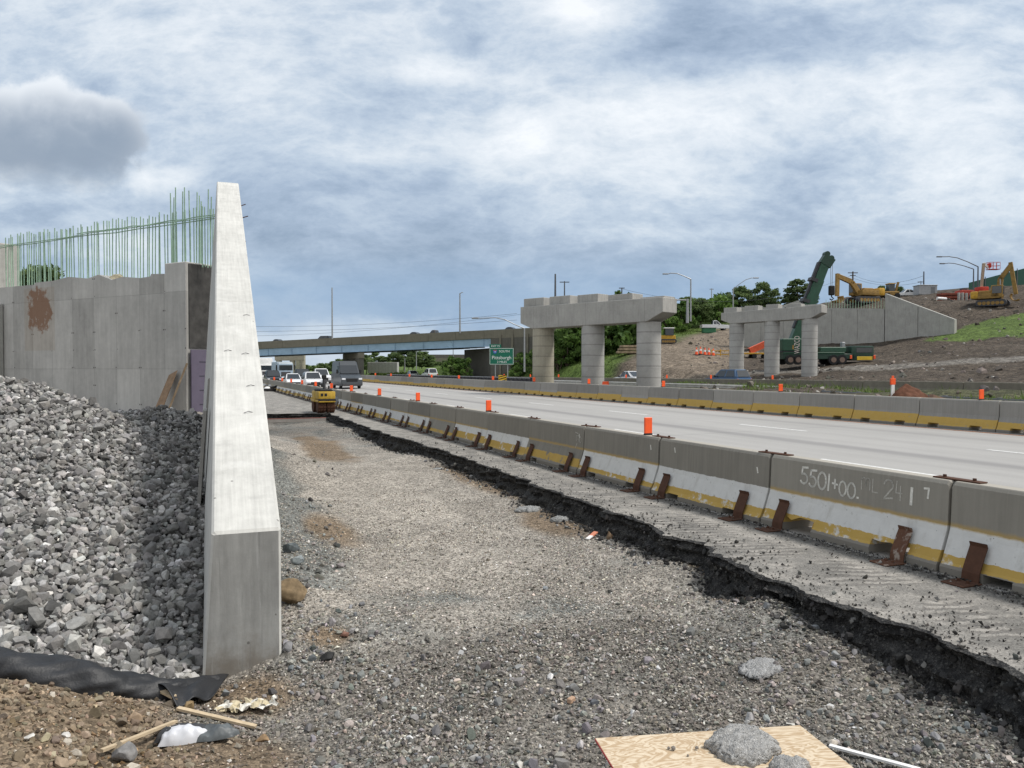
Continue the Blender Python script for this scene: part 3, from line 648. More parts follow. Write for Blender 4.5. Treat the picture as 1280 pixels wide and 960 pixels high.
def zones(x, y):
    """share of: pile, soil, shale, dirt patch"""
    n = fbm(x, y, 1.1, 4, 101)
    pile = (1 - sstep(-.25, .05, x - (wall_right(y) - .6) + 0)) * sstep(6.60, 6.78, y + n * .03)
    pile = pile * (y < 24)
    rx = x * RT.x + y * RT.y; d = x * FW.x + y * FW.y
    soil = (1 - sstep(-.35, .15, x + .15 + n * .4)) * (1 - sstep(6.35, 6.6, y + n * .08))
    shale = sstep(-.25, .25, np.where((y > 8.6) & (y < 20), 1, 0) * (1 - np.clip((x - wall_right(y)) / 1.1, 0, 2)) + n * .5 - .15) * (x > wall_right(y) - .1)
    def patch(px, py, z, rxx, ryy):
        p = G(px, py, z); return 1 - sstep(.55, 1.1, np.hypot((x - p.x) / rxx, (y - p.y) / ryy) + n * .45)
    dirt = np.maximum.reduce([patch(415, 665, -.42, .45, 1.3), patch(690, 660, -.45, .5, 1.6), patch(600, 605, -.42, .6, 3.0), patch(880, 725, -.47, .3, 1.0), patch(960, 765, -.47, .8, .5), patch(400, 560, -.42, .8, 5), patch(300, 865, -.55, .45, .4), patch(250, 945, -.45, .8, .5), patch(410, 800, -.45, .3, .25), patch(500, 545, -.42, 1.0, 5.0) * .5])
    return pile, soil, shale, dirt, n
def near_z(x, y):
    x = np.asarray(x, float); y = np.asarray(y, float)
    pile, soil, shale, dirt, n = zones(x, y)
    z = near_z0(x, y) + fbm(x, y, .8, 4, 111) * .035 + fbm(x, y, 4, 3, 121) * (.012 + .05 * soil) + soil * fbm(x, y, 1.8, 4, 125) * .10 + (1 - soil) * (1 - pile) * (1 - sstep(9, 13, y)) * fbm(x, y, .75, 3, 127) * .06 + .05 * shale * fbm(x, y, 5, 3, 131)
    # wheel ruts along the dig
    z = z - .03 * np.exp(-((x - 3.2 - .1 * np.sin(y * .5)) / .16) ** 2) * (y > 6) * (y < 30) - .025 * np.exp(-((x - 4.4 - .1 * np.sin(y * .4)) / .16) ** 2) * (y > 6) * (y < 30)
    return z
def near_cols(x, y, z):
    pile, soil, shale, dirt, n = zones(x, y)
    g = np.array([.262, .24, .21]); n2 = fbm(x, y, .5, 4, 141)
    c = g[None] * (1 + .28 * n2[:, None])
    # the coarse darker spoil spread in front, the pale travelled middle
    dk = 1 - sstep(6.3, 7.1, y + .25 * (x - 3) + n * 1.1); c = c * (1 - .32 * dk[:, None] * (.75 + .5 * sstep(-.3, .4, fbm(x, y, .7, 3, 145)))[:, None])
    pale = np.exp(-((x - 3.6) / 1.5) ** 2) * sstep(8, 10, y) * (1 - sstep(20, 30, y)); c = c * (1 + .30 * pale[:, None])
    c = c * (1 - .30 * sstep(22, 34, y)[:, None])
    def mixin(c, w, col): return c * (1 - w[:, None]) + np.array(col)[None] * (1 + .3 * n2[:, None]) * w[:, None]
    c = mixin(c, shale * .8, (.125, .135, .13)); c = mixin(c, dirt * .85, (.175, .128, .083)); c = mixin(c, soil, (.20, .155, .108)); c = mixin(c, pile, (.03, .03, .03))  # heap floor near-black: shade between the stones painted into the ground
    return {'zone': ('FLOAT_COLOR', np.clip(c, .01, 1))}
ng = grid_mesh('gravel_ground', np.r_[np.arange(-26, -6, .4), np.arange(-6, 7.0, .06)], np.r_[np.arange(-5, 3, .25), np.arange(3, 10, .05), np.arange(10, 39.5, .14)], near_z, GROUND, near_cols)
tag(ng, 'dug-out gravel floor beside the shoulder, with a bank of brown soil', 'ground', kind='structure')

# ------------------------------------------------------------------ stones (uncountable): convex broken rock
def stone_protos(k, npts, seed):
    r = random.Random(seed); out = []
    for _ in range(k):
        bm = bmesh.new(); ax = (1, r.uniform(.65, .95), r.uniform(.5, .8))
        for i in range(npts):
            v = Vector((r.gauss(0, 1), r.gauss(0, 1), r.gauss(0, 1))).normalized() * r.uniform(.82, 1.05)
            # push towards a boxy shape so the facets look split, not round
            mxx = max(abs(v.x), abs(v.y), abs(v.z)); v = v * (.6 + .4 / (mxx * 1.25))
            bm.verts.new((v.x * ax[0], v.y * ax[1], v.z * ax[2]))
        res = bmesh.ops.convex_hull(bm, input=bm.verts[:]); bmesh.ops.delete(bm, geom=[g for g in res['geom_interior'] if isinstance(g, bmesh.types.BMVert)], context='VERTS')
        bmesh.ops.triangulate(bm, faces=bm.faces[:]); bm.verts.index_update()
        out.append((np.array([v.co[:] for v in bm.verts]), np.array([[v.index for v in f.verts] for f in bm.faces]))); bm.free()
    return out
SP = stone_protos(14, 18, 5); SPs = stone_protos(10, 9, 6)
def scatter(name, P, S, tints, protos, mat=STONE, flatten=1.0):
    n = len(P); u = rng.normal(size=(n, 4)); u /= np.linalg.norm(u, axis=1)[:, None]
    w, x, y, z = u.T
    Rm = np.stack([1 - 2 * (y * y + z * z), 2 * (x * y - z * w), 2 * (x * z + y * w), 2 * (x * y + z * w), 1 - 2 * (x * x + z * z), 2 * (y * z - x * w), 2 * (x * z - y * w), 2 * (y * z + x * w), 1 - 2 * (x * x + y * y)], 1).reshape(n, 3, 3)
    pi = rng.integers(0, len(protos), n); Vs = []; Fs = []; Ts = []; off = 0
    for k, (pv, pf) in enumerate(protos):
        ii = np.where(pi == k)[0]
        if not len(ii): continue
        v = np.einsum('nij,vj->nvi', Rm[ii], pv) * S[ii][:, None, None]; v[:, :, 2] *= flatten; v += P[ii][:, None, :]
        f = pf[None] + (np.arange(len(ii)) * len(pv))[:, None, None] + off; off += len(ii) * len(pv)
        Vs.append(v.reshape(-1, 3)); Fs.append(f.reshape(-1, 3)); Ts.append(np.repeat(tints[ii], len(pv), axis=0))
    return np_mesh(name, np.concatenate(Vs), np.concatenate(Fs), mat, False, {'tint': ('FLOAT_COLOR', np.concatenate(Ts))})
def gray_tints(n, base, spread, warm=.03):
    k = np.exp(rng.normal(0, spread, n))[:, None]; c = np.array(base)[None] * k; c[:, 0] *= 1 + rng.normal(0, warm, n); c[:, 2] *= 1 + rng.normal(0, warm, n); return np.clip(c, .01, .8)
# the heap behind the wall
N = 115000
x = rng.uniform(-11, 1.3, N); y = 6.5 + rng.beta(1.0, 1.6, N) * 16.2
pile = zones(x, y)[0]; d = x * FW.x + y * FW.y; px, py, _ = px_of(x, y, near_z(x, y))
keep = (pile > .45) & (px > -160) & (x < wall_right(y) - .6)
x, y = x[keep], y[keep]; z = near_z(x, y); n = len(x)
S = np.clip(np.exp(rng.normal(math.log(.039), .36, n)), .016, .12)
P = np.stack([x, y, z + S * rng.uniform(-.35, 1.15, n)], 1)
t_ = gray_tints(n, (.24, .234, .225), .40, .02); 
tag(scatter('stone_heap', P, S, t_, SP), 'heap of broken grey limestone filling the space behind the concrete wall', 'gravel', kind='stuff')
# loose gravel on the dug-out floor and the spoil in front
N = 330000
y = 3.0 + 19 * rng.beta(.75, 2.6, N); x = rng.uniform(-3.2, 6.2, N)
px, py, d = px_of(x, y, np.full(N, -.45))
keep = (px > -60) & (px < 1330) & (py < 1010)
x, y, d = x[keep], y[keep], d[keep]; pile, soil, shale, dirt, nn = zones(x, y)
coarse = (1 - sstep(6.2, 7.6, y + .25 * (x - 3) + nn * .6)); clump = sstep(-.25, .35, fbm(x, y, 1.3, 4, 171))
prob = (.35 + .65 * clump) * (1 - .62 * soil) * (1 - .75 * dirt); prob = np.where((pile > .4) | (x > edge_x(y) - .04), 0, prob); inwall = (x > wall_right(y) - .75) & (x < wall_right(y) + .02) & (y > 7.0); prob = np.where(inwall, 0, prob)
keep = rng.uniform(size=len(x)) < prob
x, y, coarse, soil, shale, dirt, d = [a[keep] for a in (x, y, coarse, soil, shale, dirt, d)]; n = len(x)
S = np.exp(rng.normal(math.log(.0088), .42, n)) * (1 + .55 * coarse * rng.uniform(0, 1, n)); S = np.clip(S, .004, .04)
z = near_z(x, y); P = np.stack([x, y, z + S * .25], 1)
t_ = gray_tints(n, (.272, .25, .22), .54, .05); t_ = t_ * (1 - .26 * coarse[:, None]); br = (soil * .8 + dirt * .4)[:, None]; t_ = t_ * (1 - br) + t_ * np.array([1.0, .76, .53])[None] * br
t_[rng.uniform(size=n) < .025] = (.52, .50, .46)
tag(scatter('loose_gravel', P, S, t_, SPs, STONE, .8), 'crushed grey gravel covering the dug-out floor', 'gravel', kind='stuff')
# bigger rubble: along the wall foot, in the spoil and under the cut face
def area(n, px0, px1, py0, py1):
    pts = []
    for _ in range(n):
        p = G(random.uniform(px0, px1), random.uniform(py0, py1), -.45); pts.append((p.x, p.y))
    return pts
rub = area(260, 353, 430, 560, 720) + area(150, 355, 400, 700, 840) + area(420, 930, 1250, 810, 955) + area(620, 380, 760, 790, 955) + area(160, 280, 470, 760, 860) + area(160, 600, 1150, 720, 900)
for yv in np.arange(2.5, 30, .035): rub.append((float(edge_x(np.array([yv]))[0]) - random.uniform(.08, .5) ** 1.0, yv + random.uniform(-.05, .05)))
rub = np.array(rub); ok = rub[:, 0] > wall_right(rub[:, 1]) + .02; rub = rub[ok | (rub[:, 1] < 6.9)]; n = len(rub)
S = np.clip(np.exp(rng.normal(math.log(.019), .5, n)), .008, .07); P = np.stack([rub[:, 0], rub[:, 1], near_z(rub[:, 0], rub[:, 1]) + S * .3], 1)
t_ = gray_tints(n, (.19, .187, .18), .4, .06); pxx, pyy, _ = px_of(P[:, 0], P[:, 1], P[:, 2]); cutm = np.abs(P[:, 0] - edge_x(P[:, 1])) < .33; t_[cutm & (rng.uniform(size=n) < .62)] *= .22
tag(scatter('loose_rubble', P, S, t_, SP), 'scattered broken rock along the wall foot and the black cut', 'rubble', kind='stuff')
k = rng.integers(0, len(FACE), 5200); P = FACE[k] + rng.normal(0, .02, (len(k), 3)); k2 = P[:, 1] < 24; P = P[k2]; n = len(P)
S = np.clip(np.exp(rng.normal(math.log(.017), .5, n)), .006, .06); P[:, 2] = np.maximum(P[:, 2], near_z(P[:, 0], P[:, 1]) + S * .2); P[:, 2] = np.minimum(P[:, 2], -.03 - S)
t_ = gray_tints(n, (.042, .041, .040), .55, .03); t_[rng.uniform(size=n) < .05] = (.16, .155, .145)
tag(scatter('asphalt_crumbs', P, S, t_, SP), 'black broken asphalt lumps on the cut edge of the shoulder', 'rubble', kind='stuff')
N = 6500; y = rng.uniform(2, 26, N) ** 1.0; y = 2 + (y - 2) * rng.uniform(.1, 1, N); f = rng.uniform(size=N); ed = rng.uniform(size=N) < .62; x = np.where(ed, 7.16 - rng.exponential(.11, N), edge_x(y) + .03 + rng.exponential(.45, N)); k = (x > edge_x(y) + .02) & (x < 7.2); x, y = x[k], y[k]; n = len(x)
S = np.clip(np.exp(rng.normal(math.log(.009), .55, n)), .003, .035); t_ = gray_tints(n, (.07, .067, .063), .5, .04); t_[rng.uniform(size=n) < .25] = (.25, .24, .22)
tag(scatter('shoulder_crumbs', np.stack([x, y, S * .45 + .003], 1), S, t_, SPs), 'dark crumbs of asphalt strewn over the shoulder and along the barrier feet', 'debris', kind='stuff')
# clods in the soil bank
N = 9000; x = rng.uniform(-4.5, .6, N); y = rng.uniform(3.3, 6.6, N); soil = zones(x, y)[1]; k = rng.uniform(size=N) < soil * .8; x, y = x[k], y[k]; n = len(x)
S = np.clip(np.exp(rng.normal(math.log(.016), .55, n)), .005, .075); t_ = gray_tints(n, (.21, .165, .118), .3, .05); t_[rng.uniform(size=n) < .05] = (.42, .38, .32)
tag(scatter('soil_clods', np.stack([x, y, near_z(x, y) + S * .2], 1), S, t_, SP), 'brown clods and pebbles on the soil bank by the black fabric', 'soil', kind='stuff')
# rocks on the far slopes
N = 1700; bx = rng.uniform(26, 118, N); by = rng.uniform(14, 112, N); zz = terrain_z(bx, by); px, py, d = px_of(bx, by, zz)
k = (px > 860) & (px < 1320) & (py < 500) & ~((bx > 41.5) & (bx < 52.5)); bx, by, zz, px, py = bx[k], by[k], zz[k], px[k], py[k]; n = len(bx)
S = np.clip(np.exp(rng.normal(math.log(.16), .5, n)), .05, .55); t_ = gray_tints(n, (.13, .115, .10), .35, .06); t_[rng.uniform(size=n) < .16] = (.36, .34, .31)
tag(scatter('slope_rubble', np.stack([bx, by, zz + S * .1], 1), S, t_, SP), 'broken rock scattered over the dark earth slopes beyond the piers', 'rubble', kind='stuff')

# ------------------------------------------------------------------ near wing wall with the sloping top
def wing_wall():
    root = empty('concrete_wall', WB, -math.atan2(.0355, 1), 'pale concrete wing wall with a long sloping top rising beside the stone heap', 'wall')
    def ztop(t): return .70 + t * .4115
    L = 16.2; wt = .575
    cuts = [0, 6.05, 10.4, L]
    for i in range(3):
        mb = MB(); a, b = cuts[i] + (.004 if i else 0), cuts[i + 1] - .004; ch = .022
        def ring(t, s):
            zt = ztop(t); zb = -1.2; dz = zt - zb; bat = dz / 15.5
            xr, xl = -s, -wt + s
            return [(xr, t, zb), (xr, t, zt - ch), (xr - ch, t, zt - s), (xl + ch, t, zt - s), (xl, t, zt - ch), (xl - bat, t, zb)]
        st = [(a, .02), (a + .02, 0), (b - .006, 0), (b, .006)] if i == 0 else [(a, .008), (a + .008, 0), (b - .006, 0), (b, .006)]
        rs = [ring(*q) for q in st]; vs = sum(rs, []); n = 6
        fs = [tuple(range(n))] + [tuple((len(rs) - 1) * n + j for j in reversed(range(n)))]
        for k in range(len(rs) - 1):
            for j in range(n): fs.append((k * n + j, k * n + (j + 1) % n, (k + 1) * n + (j + 1) % n, (k + 1) * n + j))
        mb.add(vs, fs)
        if i == 0: mb.mi[0] = 1
        mb.build('wall_pour', [CONC_WALL, CONC_END], root)
    for t, z, dx in ((14.6, 6.4, .14), (13.3, 5.85, .16), (13.2, 5.2, .10)):
        MB().tube([(-.02, t, z), (dx, t - .03, z + .06)], .012, 6).build('tie_bar', RUST, root)
    # lift marks: short bent wires sticking from the top
    for t, xo in ((3.9, -.18), (4.0, -.4), (2.9, -.15), (2.2, -.2), (5.4, -.12)):
        zz = ztop(t); MB().tube([(xo - .05, t - .02, zz + .004), (xo, t, zz + .02), (xo + .05, t + .02, zz + .006)], .004, 5).build('tie_wire', DARKSTEEL, root)
    return root
wing_wall()

# ------------------------------------------------------------------ abutment at the left with green rebar
def abutment():
    Cn = W(238, 460, 24.2); Ln = W(-110, 460, 32.5); dx = Vector((Cn.x - Ln.x, Cn.y - Ln.y, 0)); L = dx.length; ang = math.atan2(dx.y, dx.x)
    root = empty('abutment_wall', (Cn.x, Cn.y, 0), ang, 'grey concrete abutment wall topped by a row of green rebar behind the stone heap', 'wall')
    # local: x runs along the face (0 at its right corner, negative to the left), y positive = back
    zt = 5.12
    m, t, b = new_mat('abutment face'); MATS['abface'] = m
    o = t.obj(); x, y, z = t.sep(o)[:3]
    n1 = t.noise(o, .8, 6, .6); n2 = t.noise(o, 6, 6, .65); st = t.noise(t.scalevec(o, (3, 3, .4)), 2, 6, .6)
    # plywood form panels: each a slightly different grey, fine lines between
    fx = t.math('DIVIDE', x, 1.22); fz = t.math('DIVIDE', t.math('ADD', z, .35), 2.44); cell = t.new('ShaderNodeTexWhiteNoise', noise_dimensions='2D'); t.set(cell.inputs[0], t.comb(t.math('FLOOR', fx), t.math('FLOOR', fz), 0))
    k = t.math('ADD', t.mapr(cell.outputs[0], 0, 1, .82, 1.15), t.math('ADD', t.math('MULTIPLY', t.math('SUBTRACT', n1, .5), .6), t.math('ADD', t.math('MULTIPLY', t.math('SUBTRACT', n2, .5), .3), t.math('MULTIPLY', t.math('SUBTRACT', st, .5), .5))))
    c = t.mix(1, (.46, .45, .425, 1), t.comb(k, k, k), 'MULTIPLY')
    lx = t.math('ABSOLUTE', t.math('SUBTRACT', t.math('FRACT', fx), .5)); lz = t.math('ABSOLUTE', t.math('SUBTRACT', t.math('FRACT', fz), .5))
    line = t.math('MAXIMUM', t.math('GREATER_THAN', lx, .492), t.math('GREATER_THAN', lz, .497)); c = t.mix(t.math('MULTIPLY', line, .35), c, (.12, .115, .11))
    # tie holes beside the panel edges
    hx = t.math('SUBTRACT', lx, .465); hz = t.math('SUBTRACT', t.math('ABSOLUTE', t.math('SUBTRACT', t.math('FRACT', t.math('DIVIDE', z, .61 * 2)), .5)), .25)
    hd = t.math('SQRT', t.math('ADD', t.math('POWER', t.math('MULTIPLY', hx, 1.22), 2), t.math('POWER', t.math('MULTIPLY', hz, 1.22), 2)))
    c = t.mix(t.math('MULTIPLY', t.math('MULTIPLY', t.math('LESS_THAN', hd, .026), t.math('GREATER_THAN', t.noise(o, 1.1, 3, .6), .52)), .8), c, (.05, .045, .04))
    # rust bloom left by the stored bars
    wob = t.math('MULTIPLY', t.math('SUBTRACT', t.noise(o, 2.6, 7, .7), .5), 2.6)
    r1 = t.math('SQRT', t.math('ADD', t.math('POWER', t.math('DIVIDE', t.math('ADD', x, 8.1), .85), 2), t.math('POWER', t.math('DIVIDE', t.math('SUBTRACT', z, 4.25), .95), 2)))
    rm = t.ss(t.math('ADD', r1, wob), .95, .6); c = t.mix(t.math('MULTIPLY', rm, .85), c, (.20, .085, .045))
    r2 = t.ss(t.math('MAXIMUM', t.math('DIVIDE', t.math('ABSOLUTE', t.math('ADD', x, 8.1)), .95), t.math('DIVIDE', t.math('ABSOLUTE', t.math('SUBTRACT', z, 3.9)), 1.15)), 1.02, .97)
    c = t.mix(t.math('MULTIPLY', r2, .22), c, (.34, .24, .14))
    finish(t, b, c, .85, t.bump(t.math('SUBTRACT', n2, t.math('MULTIPLY', line, .8)), .3, .01), .25)
    # main face: the top edge a bit uneven where the concrete was struck off
    tops = [(-L, zt + .05), (-8.4, zt + .05), (-8.35, zt + .12), (-7.2, zt + .13), (-6.3, zt + .22), (-5.2, zt + .10), (-4.6, zt + .20), (-3.9, zt - .02), (-3.3, zt + .05), (-2.4, zt - .04), (-1.9, zt - .02), (-1.85, zt + .06), (-1.02, zt + .02)]
    poly = [(-L, -.6)] + tops + [(-1.02, -.6)]
    MB().prism(poly, 'y', 0, 1.1).build('wall_face', m, root)
    MB().bbox(-1.0, 0, -.14, 1.9, -.6, zt + .33, .02).build('end_pilaster', m, root)
    MB().bbox(.004, .03, -.05, 1.8, 2.75, zt + .28, .004).build('gap_shade_sheet', flat('gap shade dark', (.055, .053, .05), .8, .25, 0, .4, 3), root)  # added dark sheet: shade of the narrow gap put into its colour
    u_ = dx.normalized()
    def xloc(px_): return -min(np.linspace(0, L, 900), key=lambda q: abs(px_of(Cn.x - u_.x * q, Cn.y - u_.y * q, 3)[0] - px_))
    mb = MB(); mb.bbox(-L, xloc(-52), 1.35, 2.4, 2.0, 7.35, .03); mb.build('cheek_wall', CONC_DARK if False else CONC_ABUT, root)
    MB().bbox(-L, xloc(6), -.45, -.02, -.6, 4.55, .03).build('low_pier', CONC_ABUT, root)
    # standing bars
    REB = flat('epoxy coated rebar', (.28, .41, .30), .6, .4, 0, .25, 4)
    bars = []
    xx = xloc(-4); rr = random.Random(4)
    while xx < 0.75:
        bars.append((xx, zt - .05 if xx < -1.0 else zt + .3, 7.18 + rr.uniform(-.07, .1), .42 + rr.uniform(-.04, .04), rr.uniform(-.05, .05))); xx += .165 + rr.uniform(-.04, .04)
    for q in range(-9, 4): bars.append((q * .21 + rr.uniform(-.06, .06) + .1, zt + .3, 7.5 + rr.uniform(-.05, .55), .62 + rr.uniform(-.1, .1), rr.uniform(-.06, .06)))
    for xx_, z0, z1, yy, lean in bars[:96]:
        MB().tube([(xx_, yy, z0 - .1), (xx_ + lean * .4, yy, (z0 + z1) / 2), (xx_ + lean, yy, z1)], .0185, 5).build('rebar', REB, root)
    for zz, yy, a_, b_ in ((6.86, .40, -L + .5, .7), (6.80, .44, -L + .5, .75), (6.92, .43, -6.5, .72)):
        pts = [(a_ + (b_ - a_) * i / 14, yy + rr.uniform(-.015, .015), zz + rr.uniform(-.025, .03)) for i in range(15)]
        MB().tube(pts, .017, 5).build('tie_rebar', REB, root)
    return root, ang, Cn
AB, AB_ANG, AB_C = abutment()
def ab_local(x, y, z): return Vector((AB_C.x, AB_C.y, 0)) + Vector((math.cos(AB_ANG) * x - math.sin(AB_ANG) * y, math.sin(AB_ANG) * x + math.cos(AB_ANG) * y, z))
# foam boards against the joint between abutment and wall, plywood offcut, red board, paper on top
FOAM = flat('purple foam board', (.115, .10, .14), .8, .25, 0, .1)
p = ab_local(.06, .75, .4); t_ = empty('foam_board', p, AB_ANG + math.pi / 2, 'dusky purple foam board standing in the gap beside the concrete wall', 'foam board')
MB().bbox(-.8, .9, -.05, 0, 0, 2.3, .006).build('panel', FOAM, t_)
for zz in (.55, 1.0, 1.45, 1.9): MB().box(-.5, .1, -.056, -.051, zz, zz + .03).build('print_strip', flat('grey print', (.05, .045, .065), .8), t_)
t_ = empty('plywood_offcut', ab_local(-.52, -.55, .55), AB_ANG, 'brown plywood offcut leaning against the abutment above the dark heap', 'board')
mb = MB(); mb.add([(-.42, -.1, .1), (.0, -.15, .1), (.22, .32, 1.5), (-.18, .33, 1.35), (-.42, -.125, .1), (.0, -.175, .1), (.22, .295, 1.5), (-.18, .305, 1.35)], [(0, 1, 2, 3), (7, 6, 5, 4), (0, 4, 5, 1), (1, 5, 6, 2), (2, 6, 7, 3), (3, 7, 4, 0)])
mb.build('panel', flat('weathered plywood', (.27, .185, .12), .85, .2, 0, .25, 5), t_)
t_ = empty('timber_plank', ab_local(-.22, -.62, .55), AB_ANG, 'grey brown timber plank leaning beside the plywood offcut', 'plank')
MB().beam((-.05, -.05, .1), (.32, .42, 1.72), .16, .06).build('plank', flat('old timber', (.22, .165, .11), .9, .2, 0, .3, 6), t_)
p = W(148, 517, 21); t_ = empty('red_board', p, AB_ANG, 'dull red board lying behind the stone heap at the abutment foot', 'board')
MB().bbox(-.5, .55, 0, .12, -.12, .05, .01).build('plank', flat('red painted board', (.36, .07, .075), .8), t_)
t_ = empty('paper_scrap', ab_local(-4.1, .3, 5.13), AB_ANG, 'crumpled cream paper scrap on top of the abutment wall', 'litter')
bm = bmesh.new(); bmesh.ops.create_icosphere(bm, subdivisions=2, radius=.28)
for v in bm.verts: v.co = Vector((v.co.x * 1.5, v.co.y * .6, max(0, v.co.z * .85))) * random.uniform(.7, 1.15)
MB().bm(bm).build('sheet', flat('cream paper', (.55, .48, .33), .9), t_)
# boards left against the wall's heap side
for k, (t0, h, dz) in enumerate(((4.3, 1.1, .9), (6.6, 1.5, 1.2))):
    q = WB + WD * t0 - WN * (.575 + (3.05) / 15.5 * .95); q.z = .25
    t_ = empty('form_board', q, -math.atan2(.0355, 1), ('short' if k == 0 else 'tall') + ' grey form board left standing against the heap side of the wing wall', 'board')
    MB().bbox(-.045, 0, -.3, .35, 0, h + .2, .004, taper=lambda bm: [setattr(v.co, 'x', v.co.x + .067 * v.co.z) for v in bm.verts]).build('panel', flat('grey form ply', (.30, .29, .27), .8), t_)

# ------------------------------------------------------------------ barrier rows
BH = .94
PROF = [(-.30, 0), (-.30, .075), (-.26, .13), (-.155, .40), (-.135, .47), (-.115, .90), (-.085, .94), (.085, .94), (.115, .90), (.135, .47), (.155, .40), (.26, .13), (.30, .075), (.30, 0)]
def barrier_mesh(Ls, notches, seed=0, damage=False):
    """profile drawn along y with forklift slots cut in the foot"""
    r = random.Random(seed); mb = MB(); h = Ls / 2
    ys_ = [(-h, 0, .02), (-h + .022, 0, 0)]
    for (a, b, hh) in notches:
        ys_ += [(a - .001, 0, 0), (a, hh, 0)]
        nn = 4
        for q in range(1, nn): ys_.append((a + (b - a) * q / nn, hh * r.uniform(.75, 1.25) if damage else hh, 0))
        ys_ += [(b, hh, 0), (b + .001, 0, 0)]
    ys_ += [(h - .022, 0, 0), (h, 0, .02)]
    n = len(PROF); rings = []
    for (y, lift, ins) in ys_:
        ring = []
        for (px, pz) in PROF:
            x_, z_ = px, pz
            if z_ < lift:
                z_ = lift; a_ = np.interp(lift, [0, .075, .13, .40], [.30, .30, .26, .155]); x_ = math.copysign(float(a_) if pz < lift else abs(px), px)
            if damage and .1 < z_ < .3: x_ += r.uniform(-.008, .008)
            x_ *= 1 - ins * 2.0; z_ = z_ - ins if z_ > .5 else z_
            ring.append((x_, y, z_))
        rings.append(ring)
    vs = sum(rings, []); fs = []
    for k in range(len(rings) - 1):
        for j in range(n): fs.append((k * n + j, k * n + (j + 1) % n, (k + 1) * n + (j + 1) % n, (k + 1) * n + j))
    fs += [tuple(range(n))[::-1], tuple((len(rings) - 1) * n + j for j in range(n))]
    mb.add(vs, fs); return mb
NB_X = 7.43; SEG = 2.7; J0 = 5.62
slot = [(-.86, -.56, .095), (.56, .86, .095)]
near_proto = barrier_mesh(SEG - .03, slot).build('concrete_barrier', M_BAR, fix=True)
mark_proto = barrier_mesh(SEG - .03, [(-.98, -.48, .17), (.42, .92, .19)], 3, True).build('concrete_barrier', M_BAR, fix=True)
# hold-down bracket: plate on the pavement, bent strap against the barrier, two bolts
def bracket(name_mat, loc, lab, parts=True, tilt=0):
    root = empty('barrier_bracket', loc, tilt, lab, 'bracket', 'rusty hold down brackets along the near barrier row')
    w = .092
    s_ = MB(); path = [(-.335, .012), (-.322, .035), (-.315, .09), (-.275, .20), (-.225, .33), (-.205, .37), (-.235, .385)]
    path = [(-.335, .010), (-.322, .10), (-.262, .235), (-.210, .345), (-.222, .385)]
    for i in range(len(path) - 1):
        (xa, za), (xb, zb) = path[i], path[i + 1]
        s_.add([(xa - .012, -w, za), (xa - .012, w, za), (xb - .012, w, zb), (xb - .012, -w, zb), (xa, -w, za), (xa, w, za), (xb, w, zb), (xb, -w, zb)],
               [(0, 1, 2, 3), (7, 6, 5, 4), (0, 4, 5, 1), (3, 2, 6, 7), (0, 3, 7, 4), (1, 5, 6, 2)])
    s_.build('strap', name_mat, root)
    MB().bbox(-.60, -.325, -.12, .12, .002, .016, .003).build('foot_plate', name_mat, root)
    for yy in (-.05, .05): MB().cyl((-.44, yy, .016), (-.44, yy, .04), .017, 6).build('bolt', name_mat, root)
    return root
def splice(loc, lab):
    root = empty('splice_plate', loc, 0, lab, 'steel plate', 'rusty splice plates on the near barrier joints')
    MB().bbox(-.06, .06, -.27, .27, 0, .014, .003).build('plate', RUST, root)
    for yy in (-.17, .17): MB().cyl((0, yy, .014), (0, yy, .04), .02, 6).build('bolt', RUST, root)
    return root
first_b = first_br = first_sp = None
NSEG = 34; GB = 'concrete barriers of the near row'
wst = flat('chalk paint', (.66, .65, .60), .85, .2, 0, .2, 30)
def near_label(k, kind):
    # k = 0 is the barrier carrying the painted numbers
    if k == -1: return {'b': 'concrete barrier nearest the camera, cut by the frame edge beside the numbered barrier'}[kind]
    if k == 0: return 'chipped concrete barrier with white hand painted numbers and a yellow foot'
    if k <= 14: return f'{ORD[k-1]} concrete barrier beyond the one with painted numbers, near row'
    return 'small distant concrete barrier of the near row, past the fourteenth from the numbered one'
for k in range(-3, NSEG):
    yc = J0 + SEG * k + SEG / 2
    kk = k
    if k < -1: continue
    o = mark_proto if k == 0 else (near_proto if first_b is None else dup(near_proto))
    if k == -1: first_b = o
    o.location = (NB_X, yc, 0)
    o.rotation_euler = (0, 0, R_(random.uniform(-.4, .4)))
    tag(o, near_label(k, 'b'), 'barrier', GB)
B0 = mark_proto
# writing on the numbered barrier (x is measured along the face from its left end as seen from the dig)
def strokes(mb, lst, th):
    for pts in lst:
        for i in range(len(pts) - 1):
            (a0, b0), (a1, b1) = pts[i], pts[i + 1]; dx, dz = a1 - a0, b1 - b0; l = math.hypot(dx, dz) or 1; nx, nz = -dz / l * th / 2, dx / l * th / 2
            ex_, ez_ = dx / l * th * .3, dz / l * th * .3
            q = [(a0 - ex_ + nx, b0 - ez_ + nz), (a0 - ex_ - nx, b0 - ez_ - nz), (a1 + ex_ - nx, b1 + ez_ - nz), (a1 + ex_ + nx, b1 + ez_ + nz)]
            mb.add([(face_x(z) - .003, SEG / 2 - s_, z) for s_, z in q], [(0, 1, 2, 3)])
def face_x(z): return float(np.interp(z, [.40, .47, .90], [-.155, -.135, -.115]))
def arc(cx, cz, rx, rz, a0, a1, n=12): return [(cx + rx * math.cos(R_(a0 + (a1 - a0) * i / n)), cz + rz * math.sin(R_(a0 + (a1 - a0) * i / n))) for i in range(n + 1)]
def five(x, z, w, h): return [[(x + w, z + h), (x + .25 * w, z + h * .97), (x + .15 * w, z + h * .58)], [(x + .15 * w, z + h * .58)] + arc(x + .45 * w, z + .30 * h, .5 * w, .30 * h, 110, -150)]
